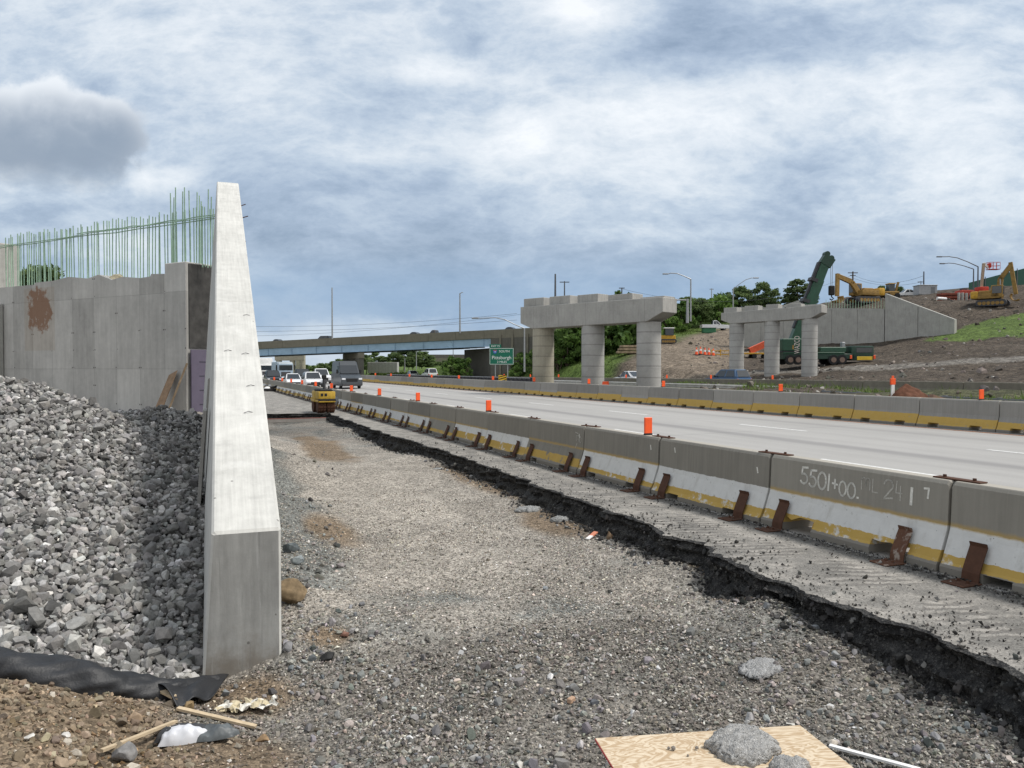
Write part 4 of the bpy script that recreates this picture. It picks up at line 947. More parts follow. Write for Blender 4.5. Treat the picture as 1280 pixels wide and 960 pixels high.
def zero(x, z, w, h): return [arc(x + w / 2, z + h / 2, w / 2, h / 2, 95, 455, 16)]
def glyph_m(x, z, w, h): return [[(x, z), (x, z + h)] + arc(x + w * .25, z + h * .75, w * .25, h * .25, 180, 0, 6) + [(x + w * .5, z + h * .3), (x + w * .5, z + h * .75)] + arc(x + w * .75, z + h * .75, w * .25, h * .25, 180, 0, 6) + [(x + w, z)]]
def two(x, z, w, h): return [arc(x + w * .5, z + h * .72, w * .5, h * .28, 170, -20, 8) + [(x, z), (x + w, z + .02)]]
mk = MB(); zb = .60
strokes(mk, five(.58, zb + .03, .12, .21) + five(.73, zb + .01, .12, .21) + zero(.88, zb, .13, .21) + [[(1.06, zb + .2), (1.05, zb)]], .027)
strokes(mk, [[(1.115, zb + .10), (1.195, zb + .09)], [(1.155, zb + .15), (1.155, zb + .04)]] + zero(1.225, zb - .03, .105, .17) + zero(1.355, zb - .04, .115, .18) + [[(1.50, zb - .02), (1.52, zb - .02)]], .024)
mk.build('painted_number', wst, B0, fix=False)
mk = MB(); wfad = flat('faded chalk', (.44, .425, .385), .9, .2, 0, .3, 40)
strokes(mk, glyph_m(1.56, zb + .09, .12, .14), .013); mk.build('faded_letter', wfad, B0, fix=False)
mk = MB(); strokes(mk, [[(1.72, zb + .23), (1.72, zb + .08), (1.79, zb + .08)]], .013); mk.build('faded_letter', wfad, B0, fix=False)
mk = MB(); strokes(mk, two(1.88, zb + .03, .12, .22), .019); mk.build('faded_letter', wfad, B0, fix=False)
mk = MB(); strokes(mk, [[(2.05, zb + .25), (2.04, zb + .12), (2.12, zb + .12)], [(2.10, zb + .2), (2.10, zb + .04)]], .013)
mk.build('faded_letter', wfad, B0, fix=False)
mk = MB(); strokes(mk, [[(2.245, zb + .20), (2.240, zb + .02)]], .034); mk.build('paint_daub', wst, B0, fix=False); mk = MB(); strokes(mk, [[(2.40, zb + .22), (2.455, zb + .225), (2.445, zb + .12)]], .022); mk.build('paint_daub', wst, B0, fix=False)
def daub(k, s_, z):
    par = [o for o in bpy.data.objects if o.get('category') == 'barrier' and o.get('label', '').startswith(near_label(k, 'b'))][0]
    mk = MB(); strokes(mk, [[(s_, z + .07), (s_ + .02, z)]], .025); mk.build('paint_daub', wst, par, fix=False)
daub(1, .45, .74); daub(1, 2.45, .66); daub(2, 2.45, .72); daub(3, 2.5, .7)
# scrawl across the third joint
par = [o for o in bpy.data.objects if o.get('label', '').startswith('third concrete barrier')][0]
mk = MB(); strokes(mk, glyph_m(2.38, .62, .12, .12) + [[(2.33, .8), (2.45, .78)], [(2.36, .48), (2.42, .58)]] + zero(2.52, .6, .08, .12), .016); mk.build('paint_scrawl', wfad, par, fix=False)

for k in range(-1, 30):
    yj = J0 + SEG * k
    for side, dy in ((0, .40), (1, -.36)):      # 0 = the bracket beyond the joint
        if k == -1: continue
        if k == 0: where = 'between the numbered barrier and the one at the frame edge'
        elif k == 1: where = 'at the far end of the numbered barrier'
        elif k <= 14: where = f'by the joint past the {ORD[k-1]} barrier beyond the numbered one' if k > 1 else ''
        else: where = None
        pos = 'far side' if side == 0 else 'near side'
        if k == 0 and side == 0: lab = 'rust brown bracket with pale scrapes on the chipped numbered barrier'
        elif k == 0: lab = 'plain rust brown bracket closest to the camera, on the barrier at the frame edge'
        elif where: lab = f'rusty bracket on the {pos} of joint number {k} beyond the numbered barrier' if False else f'rusty bent bracket, {pos} of the {ORD[k-1]} joint after the numbered barrier begins'
        else: lab = 'tiny rusty bracket along the distant stretch of the near barrier row'
        loc = (NB_X, yj + dy + random.uniform(-.04, .04), .0)
        if k == 0 and side == 0: bracket(RUSTW, loc, lab, True, R_(-4)); continue
        if first_br is None: first_br = bracket(RUST, loc, lab)
        else: dup(first_br, loc, R_(random.uniform(-4, 4)), lab)
    lab = ('rusty splice plate on the joint between the numbered barrier and the frame edge' if k == 0 else 'rusty splice plate on the far joint of the numbered barrier' if k == 1 else
           f'rusty splice plate on the {ORD[k-1]} joint after the numbered barrier begins' if 1 < k <= 14 else 'tiny rusty splice plate on a distant joint of the near row')
    if k == -1: continue
    if first_sp is None: first_sp = splice((NB_X + .02, yj + .0, BH + .002), lab)
    else: dup(first_sp, (NB_X + random.uniform(-.02, .05), yj + random.uniform(-.05, .05), BH + .002), R_(random.uniform(-9, 9)), lab)

# far row
FB_X = 22.4; FSEG = 2.72; fz = float(road_z(22.2))
far_proto = barrier_mesh(FSEG - .035, [(-.92, -.52, .15), (.52, .92, .15)]).build('concrete_barrier', M_BARF)
GF = 'concrete barriers of the far row'
FJ0 = onX(1246, 22.15)
for k in range(-3, 40):
    o = far_proto if k == -3 else dup(far_proto)
    o.location = (FB_X, FJ0 + FSEG * (k + .5), fz); o.rotation_euler = (0, 0, R_(random.uniform(-.4, .4)) + (math.pi if k % 2 else 0))
    if k < -1: lab = 'far row concrete barrier with yellow foot, just outside the frame edge'
    elif k == -1: lab = 'grey and yellow far row barrier cut by the frame edge'
    elif k < 14: lab = f'{ORD[k]} full barrier of the far row counting from the frame edge'
    else: lab = 'small distant far row barrier with yellow foot, past the pier columns'
    tag(o, lab, 'barrier', GF)
    # black rubber shims jutting from the slots, seen as dark lumps
# orange panels clipped on the barrier tops
def delineator(loc, lab, grp, h=.30, w=.075):
    root = empty('delineator', loc, 0, lab, 'delineator', grp)
    MB().bbox(-w, w, -.02, .02, .03, h, .006).build('panel', ORANGE, root); MB().bbox(-w, w, -.03, .03, 0, .03, .004).build('foot', BLACK, root); return root
def row(ylist, x, z, labf, grp, h, w=.075, xf=None, zf=None):
    first = None
    for i, y in enumerate(ylist):
        xx = xf(y) if xf else x; zz = zf(y) if zf else z
        if first is None: first = delineator((xx, y, zz), labf(i), grp, h, w)
        else: dup(first, (xx, y, zz), R_(random.uniform(-12, 12)), labf(i))
row([11.55, 19.4, 26.4, 32.4, 38.6, 44.5, 50.5, 57, 63.5, 70, 77], NB_X, BH, lambda i: 'orange panel on the near barrier row, the largest and closest one' if i == 0 else f'{ORD[i]} orange panel on the near barrier row counting from the largest', 'orange panels on the near barrier row', .31)
row([16.2, 24.9, 33.4, 41.4, 49.5, 57.5, 66, 74.5, 83, 91.5, 100], FB_X, fz + BH, lambda i: 'orange panel on the far barrier row, the one closest to the frame edge' if i == 0 else f'{ORD[i]} orange panel on the far barrier row from the frame edge', 'orange panels on the far barrier row', .32, .09)

# ------------------------------------------------------------------ median: second barrier, guardrail, posts
M2 = [(41.6, 20), (41.4, 28), (41.6, 45), (40.6, 60), (38.6, 91), (33.6, 128)]
def m2x(y): return float(np.interp(y, [p[1] for p in M2], [p[0] for p in M2]))
def m2z(y): return float(np.interp(y, [20, 28, 91, 128], [.50, .50, .15, .1]))
GM = 'grey concrete barriers beyond the median'
yy = 20.0; i = 0
while yy < 96:
    a = math.atan2(m2x(yy + 3.6) - m2x(yy), 3.6)
    o = dup(far_proto); o.scale = (1, 3.66 / FSEG, .88); o.location = (m2x(yy + 1.8), yy + 1.83, m2z(yy)); o.rotation_euler = (0, 0, -a)
    o.data = o.data.copy() if i == 0 else M2DATA
    if i == 0: M2DATA = o.data; o.data.materials[0] = CONC_PARA
    tag(o, 'plain grey concrete barrier in the row between the median and the opposing road', 'barrier', GM); yy += 3.66; i += 1
row([24, 36, 47, 54, 60, 66.5, 73, 80, 87, 94], 0, 0, lambda i: f'{ORD[i]} small orange panel on the plain grey row beyond the median, from the frame edge', 'orange panels on the grey row beyond the median', .34, .09, m2x, lambda y: m2z(y) + BH * .88)
def guardrail(x0, y0, x1, y1, z0, lab, posts, rail_mat, post_mat, ht=.75, two=False, rs=1.0, pw=.17):
    root = empty('guardrail', (x0, y0, z0), 0, lab, 'guardrail')
    dx, dy = x1 - x0, y1 - y0
    mb = MB(); prof = [(.0, -.15), (.04, -.10), (.04, -.03), (.0, 0), (.04, .03), (.04, .10), (0, .15)]; prof = [(a, b * rs) for a, b in prof]
    for hz in ([ht - .1] + ([ht - .55] if two else [])):
        for i in range(len(prof) - 1):
            (u0, w0), (u1, w1) = prof[i], prof[i + 1]
            mb.add([(-u0, 0, hz + w0), (-u1, 0, hz + w1), (dx - u1, dy, hz + w1), (dx - u0, dy, hz + w0)], [(0, 1, 2, 3)])
    mb.build('rail', rail_mat, root)
    for i in range(posts + 1):
        f = i / posts; MB().bbox(dx * f + .05, dx * f + .05 + pw, dy * f - pw / 2, dy * f + pw / 2, -.3, ht - .03 if rs < 1 else ht + .08, .01).build('post', post_mat, root)
    return root
guardrail(29.5, 66, 26.8, 112, .15, 'long pale guardrail on dark posts before the overpass abutment', 48, flat('dull galvanised rail', (.26, .27, .28), .6, .4, .1), flat('dark rail post', (.03, .032, .04), .8), 1.10, False, .3, .42)
guardrail(32.5, 36, 29.8, 64, .2, 'white topped guardrail on spaced dark posts behind the first pier', 8, flat('pale rail', (.52, .51, .48), .7), flat('dark rail post', (.03, .032, .04), .8), .8)
guardrail(30.5, 13.5, 33.6, 34, .15, 'low wire rail on thin posts in the weedy median', 7, flat('cable rail', (.12, .125, .13), .6, .4, .2), POLE, .62)
# white concrete blocks and drums at the median nose
def drum(loc, lab):
    root = empty('traffic_drum', loc, 0, lab, 'traffic drum')
    MB().tube([(0, 0, .06), (0, 0, .30), (0, 0, .31), (0, 0, .55), (0, 0, .8), (0, 0, .98)], [.28, .27, .26, .25, .23, .21], 16).build('barrel', ORANGE, root)
    for z0, rr in ((.34, .272), (.62, .252)): MB().tube([(0, 0, z0), (0, 0, z0 + .13)], [rr, rr - .01], 16).build('white_band', WHITE, root)
    MB().tube([(0, 0, 0), (0, 0, .07)], .36, 16).build('base', BLACK, root)
p = W(757, 478, 51); drum((p.x, p.y, .25), 'orange and white drum between the pier columns')
p = W(1116, 480, 36); t_ = empty('marker_post', (p.x, p.y, .72), 0, 'slim white marker post with an orange top beside the brown earth mound', 'marker post')
MB().bbox(-.1, .1, -.03, .03, 0, .62, .008).build('post', WHITE, t_); MB().bbox(-.15, .15, -.035, .035, .62, .92, .008).build('orange_top', ORANGE, t_)
def striped_board(loc, lab):
    root = empty('hazard_marker', loc, -YAW * .4, lab, 'hazard marker'); MB().bbox(-.35, .35, -.02, .02, .55, 1.4, .01).build('board', flat('sign yellow', (.65, .42, .03), .5), root)
    mb = MB(); 
    for i in range(4): mb.add([(-.33, -.024, .6 + i * .2), (.33, -.024, .78 + i * .2), (.33, -.024, .86 + i * .2), (-.33, -.024, .68 + i * .2)], [(0, 1, 2, 3)])
    mb.build('chevron', BLACK, root, fix=False); MB().box(-.04, .04, .021, .07, 0, 1.3).build('post', STEEL, root)
p = W(628, 472, 66); striped_board((p.x, p.y, .1), 'yellow and black striped hazard marker at the guardrail end below the green sign')

# ------------------------------------------------------------------ bridge piers in the median
def pier(P1, P3, zcb, ztop, r, lab, colmats, ped, zb, endl, endr, hw):
    P2 = (P1 + P3) / 2; d = (P3 - P1); L = d.length; ang = math.atan2(d.y, d.x)
    root = empty('bridge_pier', (P2.x, P2.y, 0), ang, lab, 'bridge pier', 'unfinished concrete bridge piers')
    (zl, zr) = zcb; (tl, tr) = ztop; xa, xb = -L / 2 - endl, L / 2 + endr
    def zc(x): return zl + (zr - zl) * (x - xa) / (xb - xa)
    def zt(x): return tl + (tr - tl) * (x - xa) / (xb - xa)
    # cap: hammer ends sloping up underneath
    mb = MB(); st = [(xa, .45), (xa + endl * .75, 0), (xb - endr * .75, 0), (xb, .55)]
    rings = [[(x, -hw, zc(x) + u), (x, hw, zc(x) + u), (x, hw, zt(x)), (x, -hw, zt(x))] for x, u in st]
    vs = sum(rings, []); fs = [(0, 1, 2, 3), tuple(12 + j for j in (3, 2, 1, 0))]
    for k in range(3):
        for j in range(4): fs.append((k * 4 + j, k * 4 + (j + 1) % 4, (k + 1) * 4 + (j + 1) % 4, (k + 1) * 4 + j))
    bm = bmesh.new(); bv = [bm.verts.new(v) for v in vs]; [bm.faces.new([bv[i] for i in f]) for f in fs]; bmesh.ops.recalc_face_normals(bm, faces=bm.faces[:]); bmesh.ops.bevel(bm, geom=bm.edges[:], offset=.025, segments=1, affect='EDGES'); mb.bm(bm)
    mb.build('cap', CONC_PIER, root)
    for i, (x0, x1, h) in enumerate(ped):
        MB().bbox(xa + x0 * (xb - xa), xa + x1 * (xb - xa), -hw * .72, hw * .72, zt(xa + x0 * (xb - xa)) - .2, zt(xa + (x0 + x1) / 2 * (xb - xa)) + h, .02).build('bearing_seat', CONC_PIER, root)
    for i, x in enumerate((-L / 2, 0, L / 2)):
        rings = [(x, 0, zb)]; zz = zb; rs = [r]
        pts = []; rr = []
        top = zc(x) + .01
        while zz < top:
            nz = min(zz + 1.18, top); pts += [(x, 0, zz), (x, 0, zz + .012), (x, 0, nz - .012)]; rr += [r - .010, r, r]; zz = nz
        pts.append((x, 0, top)); rr.append(r)
        MB().tube(pts, rr, 40).build('column', colmats[i], root, smooth=True)
    return root
P1 = Vector((24.26, 51.96, 0)); P3 = Vector((27.95, 43.4, 0))
zA = lambda py, d: EYE.z + (460.3 - py) * d / FPX
pier(P1, P3, (zA(413, 59), zA(401.5, 49.5)), (zA(386.5, 59.5), zA(371.5, 49)), .80, 'large grey concrete pier with three round columns beside the far barrier row',
     [CONC_OLDCOL, CONC_COL, CONC_COL], [(.01, .17, .62), (.215, .37, .62), (.425, .57, .58), (.64, .80, .42), (.85, .998, .10)], -.3, 1.55, 1.6, .85)
Q1 = Vector((56.8, 70.2, 0)); Q3 = Vector((60.4, 62.9, 0))
pier(Q1, Q3, (zA(405.5, 87), zA(398.5, 81)), (zA(392, 87.5), zA(382, 80.5)), .80, 'smaller looking far pier with three columns in front of the green crane',
     [CONC_COL, CONC_COL, CONC_COL], [(.02, .16, .55), (.24, .38, .55), (.46, .58, .5), (.66, .8, .36), (.84, .99, .12)], -.2, 1.5, 1.5, .85)
# footing soil line: weeds at the columns come with the median weeds below

# ------------------------------------------------------------------ second abutment across the valley
def abut2():
    A = W(924, 430, 124.4); B = W(1105, 430, 108.8); d = Vector((B.x - A.x, B.y - A.y, 0)); L = d.length; ang = math.atan2(d.y, d.x)
    root = empty('abutment_wall', (A.x, A.y, 0), ang, 'pale grey bridge abutment with a sloping wing behind the green crane', 'wall')
    tl = zA(384, 124); tr = zA(386, 108.5)
    nP = 6
    for i in range(nP):
        x0, x1 = L * i / nP + .02, L * (i + 1) / nP - .02; z0 = tl + (tr - tl) * i / nP; z1 = tl + (tr - tl) * (i + 1) / nP
        MB().prism([(x0, 3), (x1, 3), (x1, z1), (x0, z0)], 'y', 0, 1.2).build('wall_panel', CONC_ABUT, root)
    MB().bbox(-.8, .1, -.35, 1.3, 3, zA(404, 124), .03).build('end_post', CONC_ABUT, root)
    # raised cheek near the left end (seen above the far pier's cap)
    xb0 = L * .18; MB().prism([(L * .26, tl - .3), (L * .50, tl - .3), (L * .50, zA(372, 117)), (L * .44, zA(374, 118))], 'y', 1.3, 2.0).build('cheek_wall', CONC_ABUT, root)
    # wing
    Wn = W(1193, 412, 101.5); inv = Matrix.Rotation(-ang, 3, 'Z'); q = inv @ Vector((Wn.x - A.x, Wn.y - A.y, 0)); dirw = Vector((q.x - L, q.y, 0)); Lw = dirw.length; u = dirw.normalized(); nrm = Vector((-u.y, u.x, 0))
    zt0 = zA(367, 108.8); zt1 = zA(399.5, 101.5)
    for i in range(2):
        a, b = (0.01, .492) if i == 0 else (.5, 1); pa = Vector((L, 0, 0)) + u * Lw * a; pb = Vector((L, 0, 0)) + u * Lw * b; th = .7
        za, zb_ = zt0 + (zt1 - zt0) * a, zt0 + (zt1 - zt0) * b; lo = 3.2
        v = [(*pa.xy, lo), (*pb.xy, lo), (*(pb + nrm * th).xy, lo), (*(pa + nrm * th).xy, lo), (*pa.xy, za), (*pb.xy, zb_), (*(pb + nrm * th).xy, zb_), (*(pa + nrm * th).xy, za)]
        MB().add(v, [(0, 3, 2, 1), (4, 5, 6, 7), (0, 1, 5, 4), (1, 2, 6, 5), (2, 3, 7, 6), (3, 0, 4, 7)]).build('wing_panel', CONC_ABUT, root)
    REB = MATS['epoxy coated rebar']
    for i in range(22):
        x = L * (.62 + .37 * i / 21); z0 = tl + (tr - tl) * x / L; MB().tube([(x, .5, z0 - .2), (x, .5, z0 + 1.1 + random.uniform(-.1, .3))], .035, 4).build('rebar', REB, root)
abut2()

# ------------------------------------------------------------------ the overpass
def overpass():
    A = W(617, 460, 140); B = W(322, 460, 165); d = Vector((B.x - A.x, B.y - A.y, 0)); L = d.length; ang = math.atan2(d.y, d.x)
    root = empty('overpass', (A.x, A.y, 0), ang, 'old highway overpass with a light blue girder and brown concrete parapet', 'bridge')
    # local: x from the abutment to the far end (leftwards in view), y negative = away from the camera side? find the sign
    n = Vector((-d.y, d.x, 0)).normalized(); back = 1 if n.dot(FW) > 0 else -1
    zt0 = zA(412.5, 140); zt1 = zA(427.5, 165); X1 = L * 1.9
    def zt(x): return zt0 + (zt1 - zt0) * x / L
    K = math.tan(ang)                       # the crossing is skewed: its depth runs along the road
    def shear(bm):
        for v in bm.verts: v.co.x += v.co.y * K
    def sl(mb, x0, x1, y0, y1, h0, h1, tp=0):
        ya, yb = sorted((y0 * back, y1 * back))
        mb.add([(a_ + b_ * K, b_, c_) for a_, b_, c_ in [(x0, ya, zt(x0) + h0), (x1, ya, zt(x1) + h0), (x1, yb, zt(x1) + h0), (x0, yb, zt(x0) + h0), (x0, ya, zt(x0) + h1), (x1, ya, zt(x1) + h1), (x1, yb, zt(x1) + h1), (x0, yb, zt(x0) + h1)]],
               [(0, 3, 2, 1), (4, 5, 6, 7), (0, 1, 5, 4), (1, 2, 6, 5), (2, 3, 7, 6), (3, 0, 4, 7)])
    mb = MB(); x = -16.0
    while x < X1: sl(mb, x, min(x + 5.95, X1), 0, .35, -1.55, 0); x += 6
    mb.build('parapet', CONC_PARA, root)
    mb = MB(); sl(mb, -16, X1, 11.2, 11.5, -1.5, -.1); mb.build('rear_parapet', CONC_PARA, root)
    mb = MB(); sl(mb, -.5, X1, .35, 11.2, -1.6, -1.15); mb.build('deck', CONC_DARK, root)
    BLUE = flat('light blue girder paint', (.30, .43, .56), .6, .35, 0, .12, .6)
    mb = MB(); sl(mb, 0, X1, .25, .32, -2.95, -1.6); sl(mb, 0, X1, .1, .5, -3.02, -2.95)
    x = 2.0
    while x < X1: sl(mb, x, x + .08, .12, .25, -2.95, -1.6); x += 6.5
    mb.build('girder', BLUE, root)
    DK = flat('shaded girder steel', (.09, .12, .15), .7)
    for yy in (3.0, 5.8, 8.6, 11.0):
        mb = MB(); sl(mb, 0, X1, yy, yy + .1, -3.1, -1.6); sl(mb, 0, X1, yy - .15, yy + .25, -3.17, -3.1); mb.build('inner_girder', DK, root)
    # pier at mid span
    xp = None
    for fx in np.linspace(0, 1, 400):
        px, py, _ = px_of(A.x + d.x * fx, A.y + d.y * fx, 5)
        if abs(px - 452) < .6: xp = L * fx; break
    xp = xp or L * .56
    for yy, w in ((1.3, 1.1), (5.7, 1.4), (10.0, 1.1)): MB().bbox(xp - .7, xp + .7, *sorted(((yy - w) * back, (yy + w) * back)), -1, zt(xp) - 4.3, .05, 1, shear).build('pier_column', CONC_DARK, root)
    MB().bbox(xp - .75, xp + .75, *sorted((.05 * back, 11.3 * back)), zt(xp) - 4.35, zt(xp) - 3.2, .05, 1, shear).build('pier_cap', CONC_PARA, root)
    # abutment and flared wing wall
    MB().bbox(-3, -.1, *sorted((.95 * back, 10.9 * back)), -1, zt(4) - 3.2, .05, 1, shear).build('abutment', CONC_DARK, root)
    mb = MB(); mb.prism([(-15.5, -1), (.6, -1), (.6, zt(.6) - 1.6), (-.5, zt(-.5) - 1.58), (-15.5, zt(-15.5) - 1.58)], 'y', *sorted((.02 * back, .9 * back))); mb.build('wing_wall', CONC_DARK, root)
    for x in (-13, -10, -7, -4, -1.6): MB().box(x, x + .35, *sorted((-.18 * back, .0)), -1, zt(x) - 1.0).build('buttress', CONC_PARA, root)
    return root, A, d, L, zt, back
OVR, OA, OD, OL, Ozt, OB = overpass()
p = W(585, 461, 420); d2 = RT
root = empty('distant_bridge', (p.x, p.y, 0), -YAW, 'second low bridge far beyond the overpass', 'bridge')
MB().box(-20, 12, 0, 6, 5.4, 7.6).build('deck', CONC_PARA, root); MB().box(-22, 14, 6.2, 12, 7.5, 9.6).build('upper_deck', CONC_DARK, root)
MB().box(4, 12, .1, 5.9, -3, 5.39).build('pier', CONC_DARK, root)
# half built pier and column beyond the overpass, seen under it
p = W(365, 462, 215); root = empty('bridge_pier', (p.x, p.y, 0), -YAW, 'distant half built concrete pier under the overpass, behind the traffic', 'bridge pier')
MB().bbox(-4.6, 3.6, -.8, .8, 4.2, 6.6, .05).build('cap', CONC_OLDCOL, root)
for x in (-3.6, 0.2, 3.0): MB().cyl((x, 0, -1), (x, 0, 4.2), .8, 16).build('column', CONC_OLDCOL, root, smooth=True)
for x in (-4, -2.2, -.2, 1.8): MB().bbox(x, x + 1.1, -.6, .6, 6.55, 7.1, .03).build('bearing_seat', CONC_OLDCOL, root)
p = W(374, 462, 260); root = empty('concrete_column', (p.x, p.y, 0), -YAW, 'tall distant concrete column rising behind the half built pier', 'column')
MB().bbox(-.9, .9, -.9, .9, -1, 9.4, .05).build('shaft', CONC_OLDCOL, root); MB().bbox(-1.1, 1.1, -1.1, 1.1, 9.3, 10, .05).build('head', CONC_OLDCOL, root)
# pale box trailer parked right of the overpass pier
p = W(478, 469, 170); root = empty('box_trailer', (p.x, p.y, .1), -YAW, 'pale grey box trailer parked right of the overpass pier', 'trailer')
TRG = flat('pale trailer side', (.42, .42, .40), .6)
MB().bbox(-3.3, 3.3, 0, 2.4, .9, 3.3, .04).build('box', TRG, root)
for i in range(9): MB().box(-3.1 + i * .75, -3.06 + i * .75, -.02, -.001, .95, 3.25).build('rib', flat('trailer rib', (.30, .30, .29), .6), root)
for x in (-2.3, -1.2, 2.0): MB().cyl((x, .05, .5), (x, .4, .5), .5, 16).build('wheel', BLACK, root)

# ------------------------------------------------------------------ green road sign
def road_sign():
    p = W(627, 447, 118); root = empty('road_sign', (p.x, p.y, 0), -YAW * .75, 'green highway exit sign with white lettering beside the overpass abutment', 'road sign')
    SG = flat('sign green', (.005, .135, .085), .45, .4, 0, .06); SW = flat('sign white', (.78, .8, .8), .5, .4, 0, .02); SB = flat('shield blue', (.03, .10, .42), .5); SR = flat('shield red', (.5, .04, .06), .5)
    z0 = zA(456, 118); z1 = zA(435.3, 118); w = 1.86
    MB().bbox(-w, w, 0, .05, z0, z1, .02).build('panel', SG, root)
    mb = MB(); e = .05; y = -.004
    for (a, b, c, d) in ((-w + .04, w - .04, z0 + .04, z0 + .04 + e), (-w + .04, w - .04, z1 - .04 - e, z1 - .04), (-w + .04, -w + .04 + e, z0 + .09, z1 - .09), (w - .04 - e, w - .04, z0 + .09, z1 - .09)): mb.add([(a, y, c), (b, y, c), (b, y, d), (a, y, d)], [(0, 1, 2, 3)])
    mb.build('border', SW, root, fix=False)
    MB().bbox(-w, -.06, .001, .05, z1 + .01, z1 + .56, .02).build('exit_tab', SG, root)
    def put(txt, size, x, z, mat=SW, nm='lettering'):
        vs, fs = text_mb(txt, size); MB().add([(v.x + x, -.012 - v.z * .5, v.y + z) for v in vs], fs).build(nm, mat, root)
    put('EXIT 72', .40, -.95, z1 + .28); put('SOUTH', .50, .42, z1 - .52); put('Pittsburgh', .74, 0, (z0 + z1) / 2 - .22); put('2 MILES', .46, .05, z0 + .40)
    sx, sz = -1.02, z1 - .56; sh = [(-.30, .18), (-.2, .27), (0, .22), (.2, .27), (.30, .18), (.28, -.08), (.16, -.25), (0, -.34), (-.16, -.25), (-.28, -.08)]
    MB().add([(sx + a, -.008, sz + b) for a, b in sh], [tuple(range(10))]).build('shield', SB, root, fix=False)
    MB().add([(sx + a, -.011, sz + b) for a, b in ((-.30, .14), (-.2, .27), (0, .22), (.2, .27), (.30, .14))], [(0, 1, 2, 3, 4)]).build('shield_top', SR, root, fix=False)
    put('79', .34, sx, sz - .05, SW, 'shield_number')
    for x in (-.95, .95): MB().box(x - .07, x + .07, .06, .2, -.2, z1 - .1).build('post', STEEL, root)
road_sign()

# ------------------------------------------------------------------ poles, lamps, wires
def pole(px, pyt, pyb, d, r, lab, cross=None, mat=POLE, cat='pole', name='light_pole', zb=None, grp=None):
    p = W(px, 460, d); zt_ = zA(pyt, d); zb_ = zA(pyb, d) if zb is None else zb
    root = empty(name, (p.x, p.y, zb_), -YAW, lab, cat, grp); h = zt_ - zb_
    MB().tube([(0, 0, 0), (0, 0, h)], [r, r * .7], 8).build('shaft', mat, root)
    for (dz, w) in (cross or []): MB().box(-w, w, -.08, .08, h - dz - .08, h - dz + .08).build('crossarm', mat, root)
    return root, h
pole(415.5, 360, 424, 152, .16, 'tall slim pole rising from the overpass above the dark van', None, STEEL)
t_, h = pole(575, 367, 417, 143, .16, 'slim pole with a short bent lamp arm on the overpass near its abutment', None, STEEL)
MB().tube([(0, 0, h - .1), (.35, 0, h + .15), (.6, 0, h + .1)], .07, 6).build('lamp_arm', STEEL, t_)
pole(694, 343, 384, 150, .22, 'bare dark pole behind the large pier', None, POLE, 'utility pole', 'utility_pole')
pole(705.5, 352, 384, 158, .16, 'pole with one crossarm beside the bare dark pole', [(.2, 1.0)], POLE, 'utility pole', 'utility_pole')
pole(777, 360, 400, 150, .16, 'pole with a T crossarm above the large pier', [(.1, .55)], POLE, 'utility pole', 'utility_pole')
pole(1065, 340, 372, 172, .22, 'utility pole with a crossarm behind the yellow excavator on the abutment', [(.3, 1.1), (.9, .6)], BARK, 'utility pole', 'utility_pole')
pole(1153.5, 340, 372, 150, .16, 'bare dark pole left of the rusty beam stack', None, POLE, 'utility pole', 'utility_pole')
pole(1150, 352, 372, 190, .12, 'thin pole with a crossarm behind the bare dark pole on the hill', [(.2, .8)], POLE, 'utility pole', 'utility_pole')
pole(889, 361, 392, 190, .14, 'thin distant pole above the trees beside the left hill lamp', [(.2, .5)], STEEL, 'utility pole', 'utility_pole')
pole(983, 360, 388, 190, .2, 'brown distant pole with a crossarm among the crest trees', [(.3, 1.0)], BARK, 'utility pole', 'utility_pole')
def lamp(px, pyt, pyb, d, arm, lab, r=.13, mat=POLE):
    root, h = pole(px, pyt, pyb, d, r, lab, None, mat, 'street lamp', 'street_lamp', None, 'curved arm street lamps')
    s = d / FPX; pts = [(dx * s, 0, h + dz * s) for dx, dz in arm]
    MB().tube(pts, [r * .65] + [r * .5] * (len(pts) - 1), 6).build('arm', mat, root)
    (xa, za), (xb, zb) = (pts[-2][0], pts[-2][2]), (pts[-1][0], pts[-1][2]); sg = 1 if xb > xa else -1
    MB().bbox(min(xb, xb + sg * .9), max(xb, xb + sg * .9), -.16, .16, zb - .09, zb + .09, .04).build('lamp_head', mat, root)
    return root
lamp(863, 349.5, 402, 120, [(0, 0), (-9, 4), (-17, 7), (-25, 7.5), (-28, 6.5)], 'grey street lamp with a long curved arm left of the crest trees', .14, STEEL)
lamp(916, 362, 396, 132, [(0, 0), (7, 6), (16, 12), (23, 14), (25, 14)], 'street lamp leaning over the crest trees behind the far pier', .12, STEEL)
lamp(1221, 334, 372, 128, [(0, 0), (-13, 6), (-26, 11), (-36, 12.5), (-45, 12.3)], 'upper of two dark street lamps by the boom lift', .14)
lamp(1215.5, 337, 372, 134, [(0, 0), (-12, 4), (-24, 7), (-31, 7.5), (-36, 6.8)], 'lower of two dark street lamps by the boom lift', .13)
lamp(655.5, 411, 465, 98, [(0, 0), (-12, 5), (-24, 11), (-36, 13.5), (-46, 13.2), (-57, 12.8)], 'pale street lamp with a long arm beside the green exit sign', .12, STEEL)
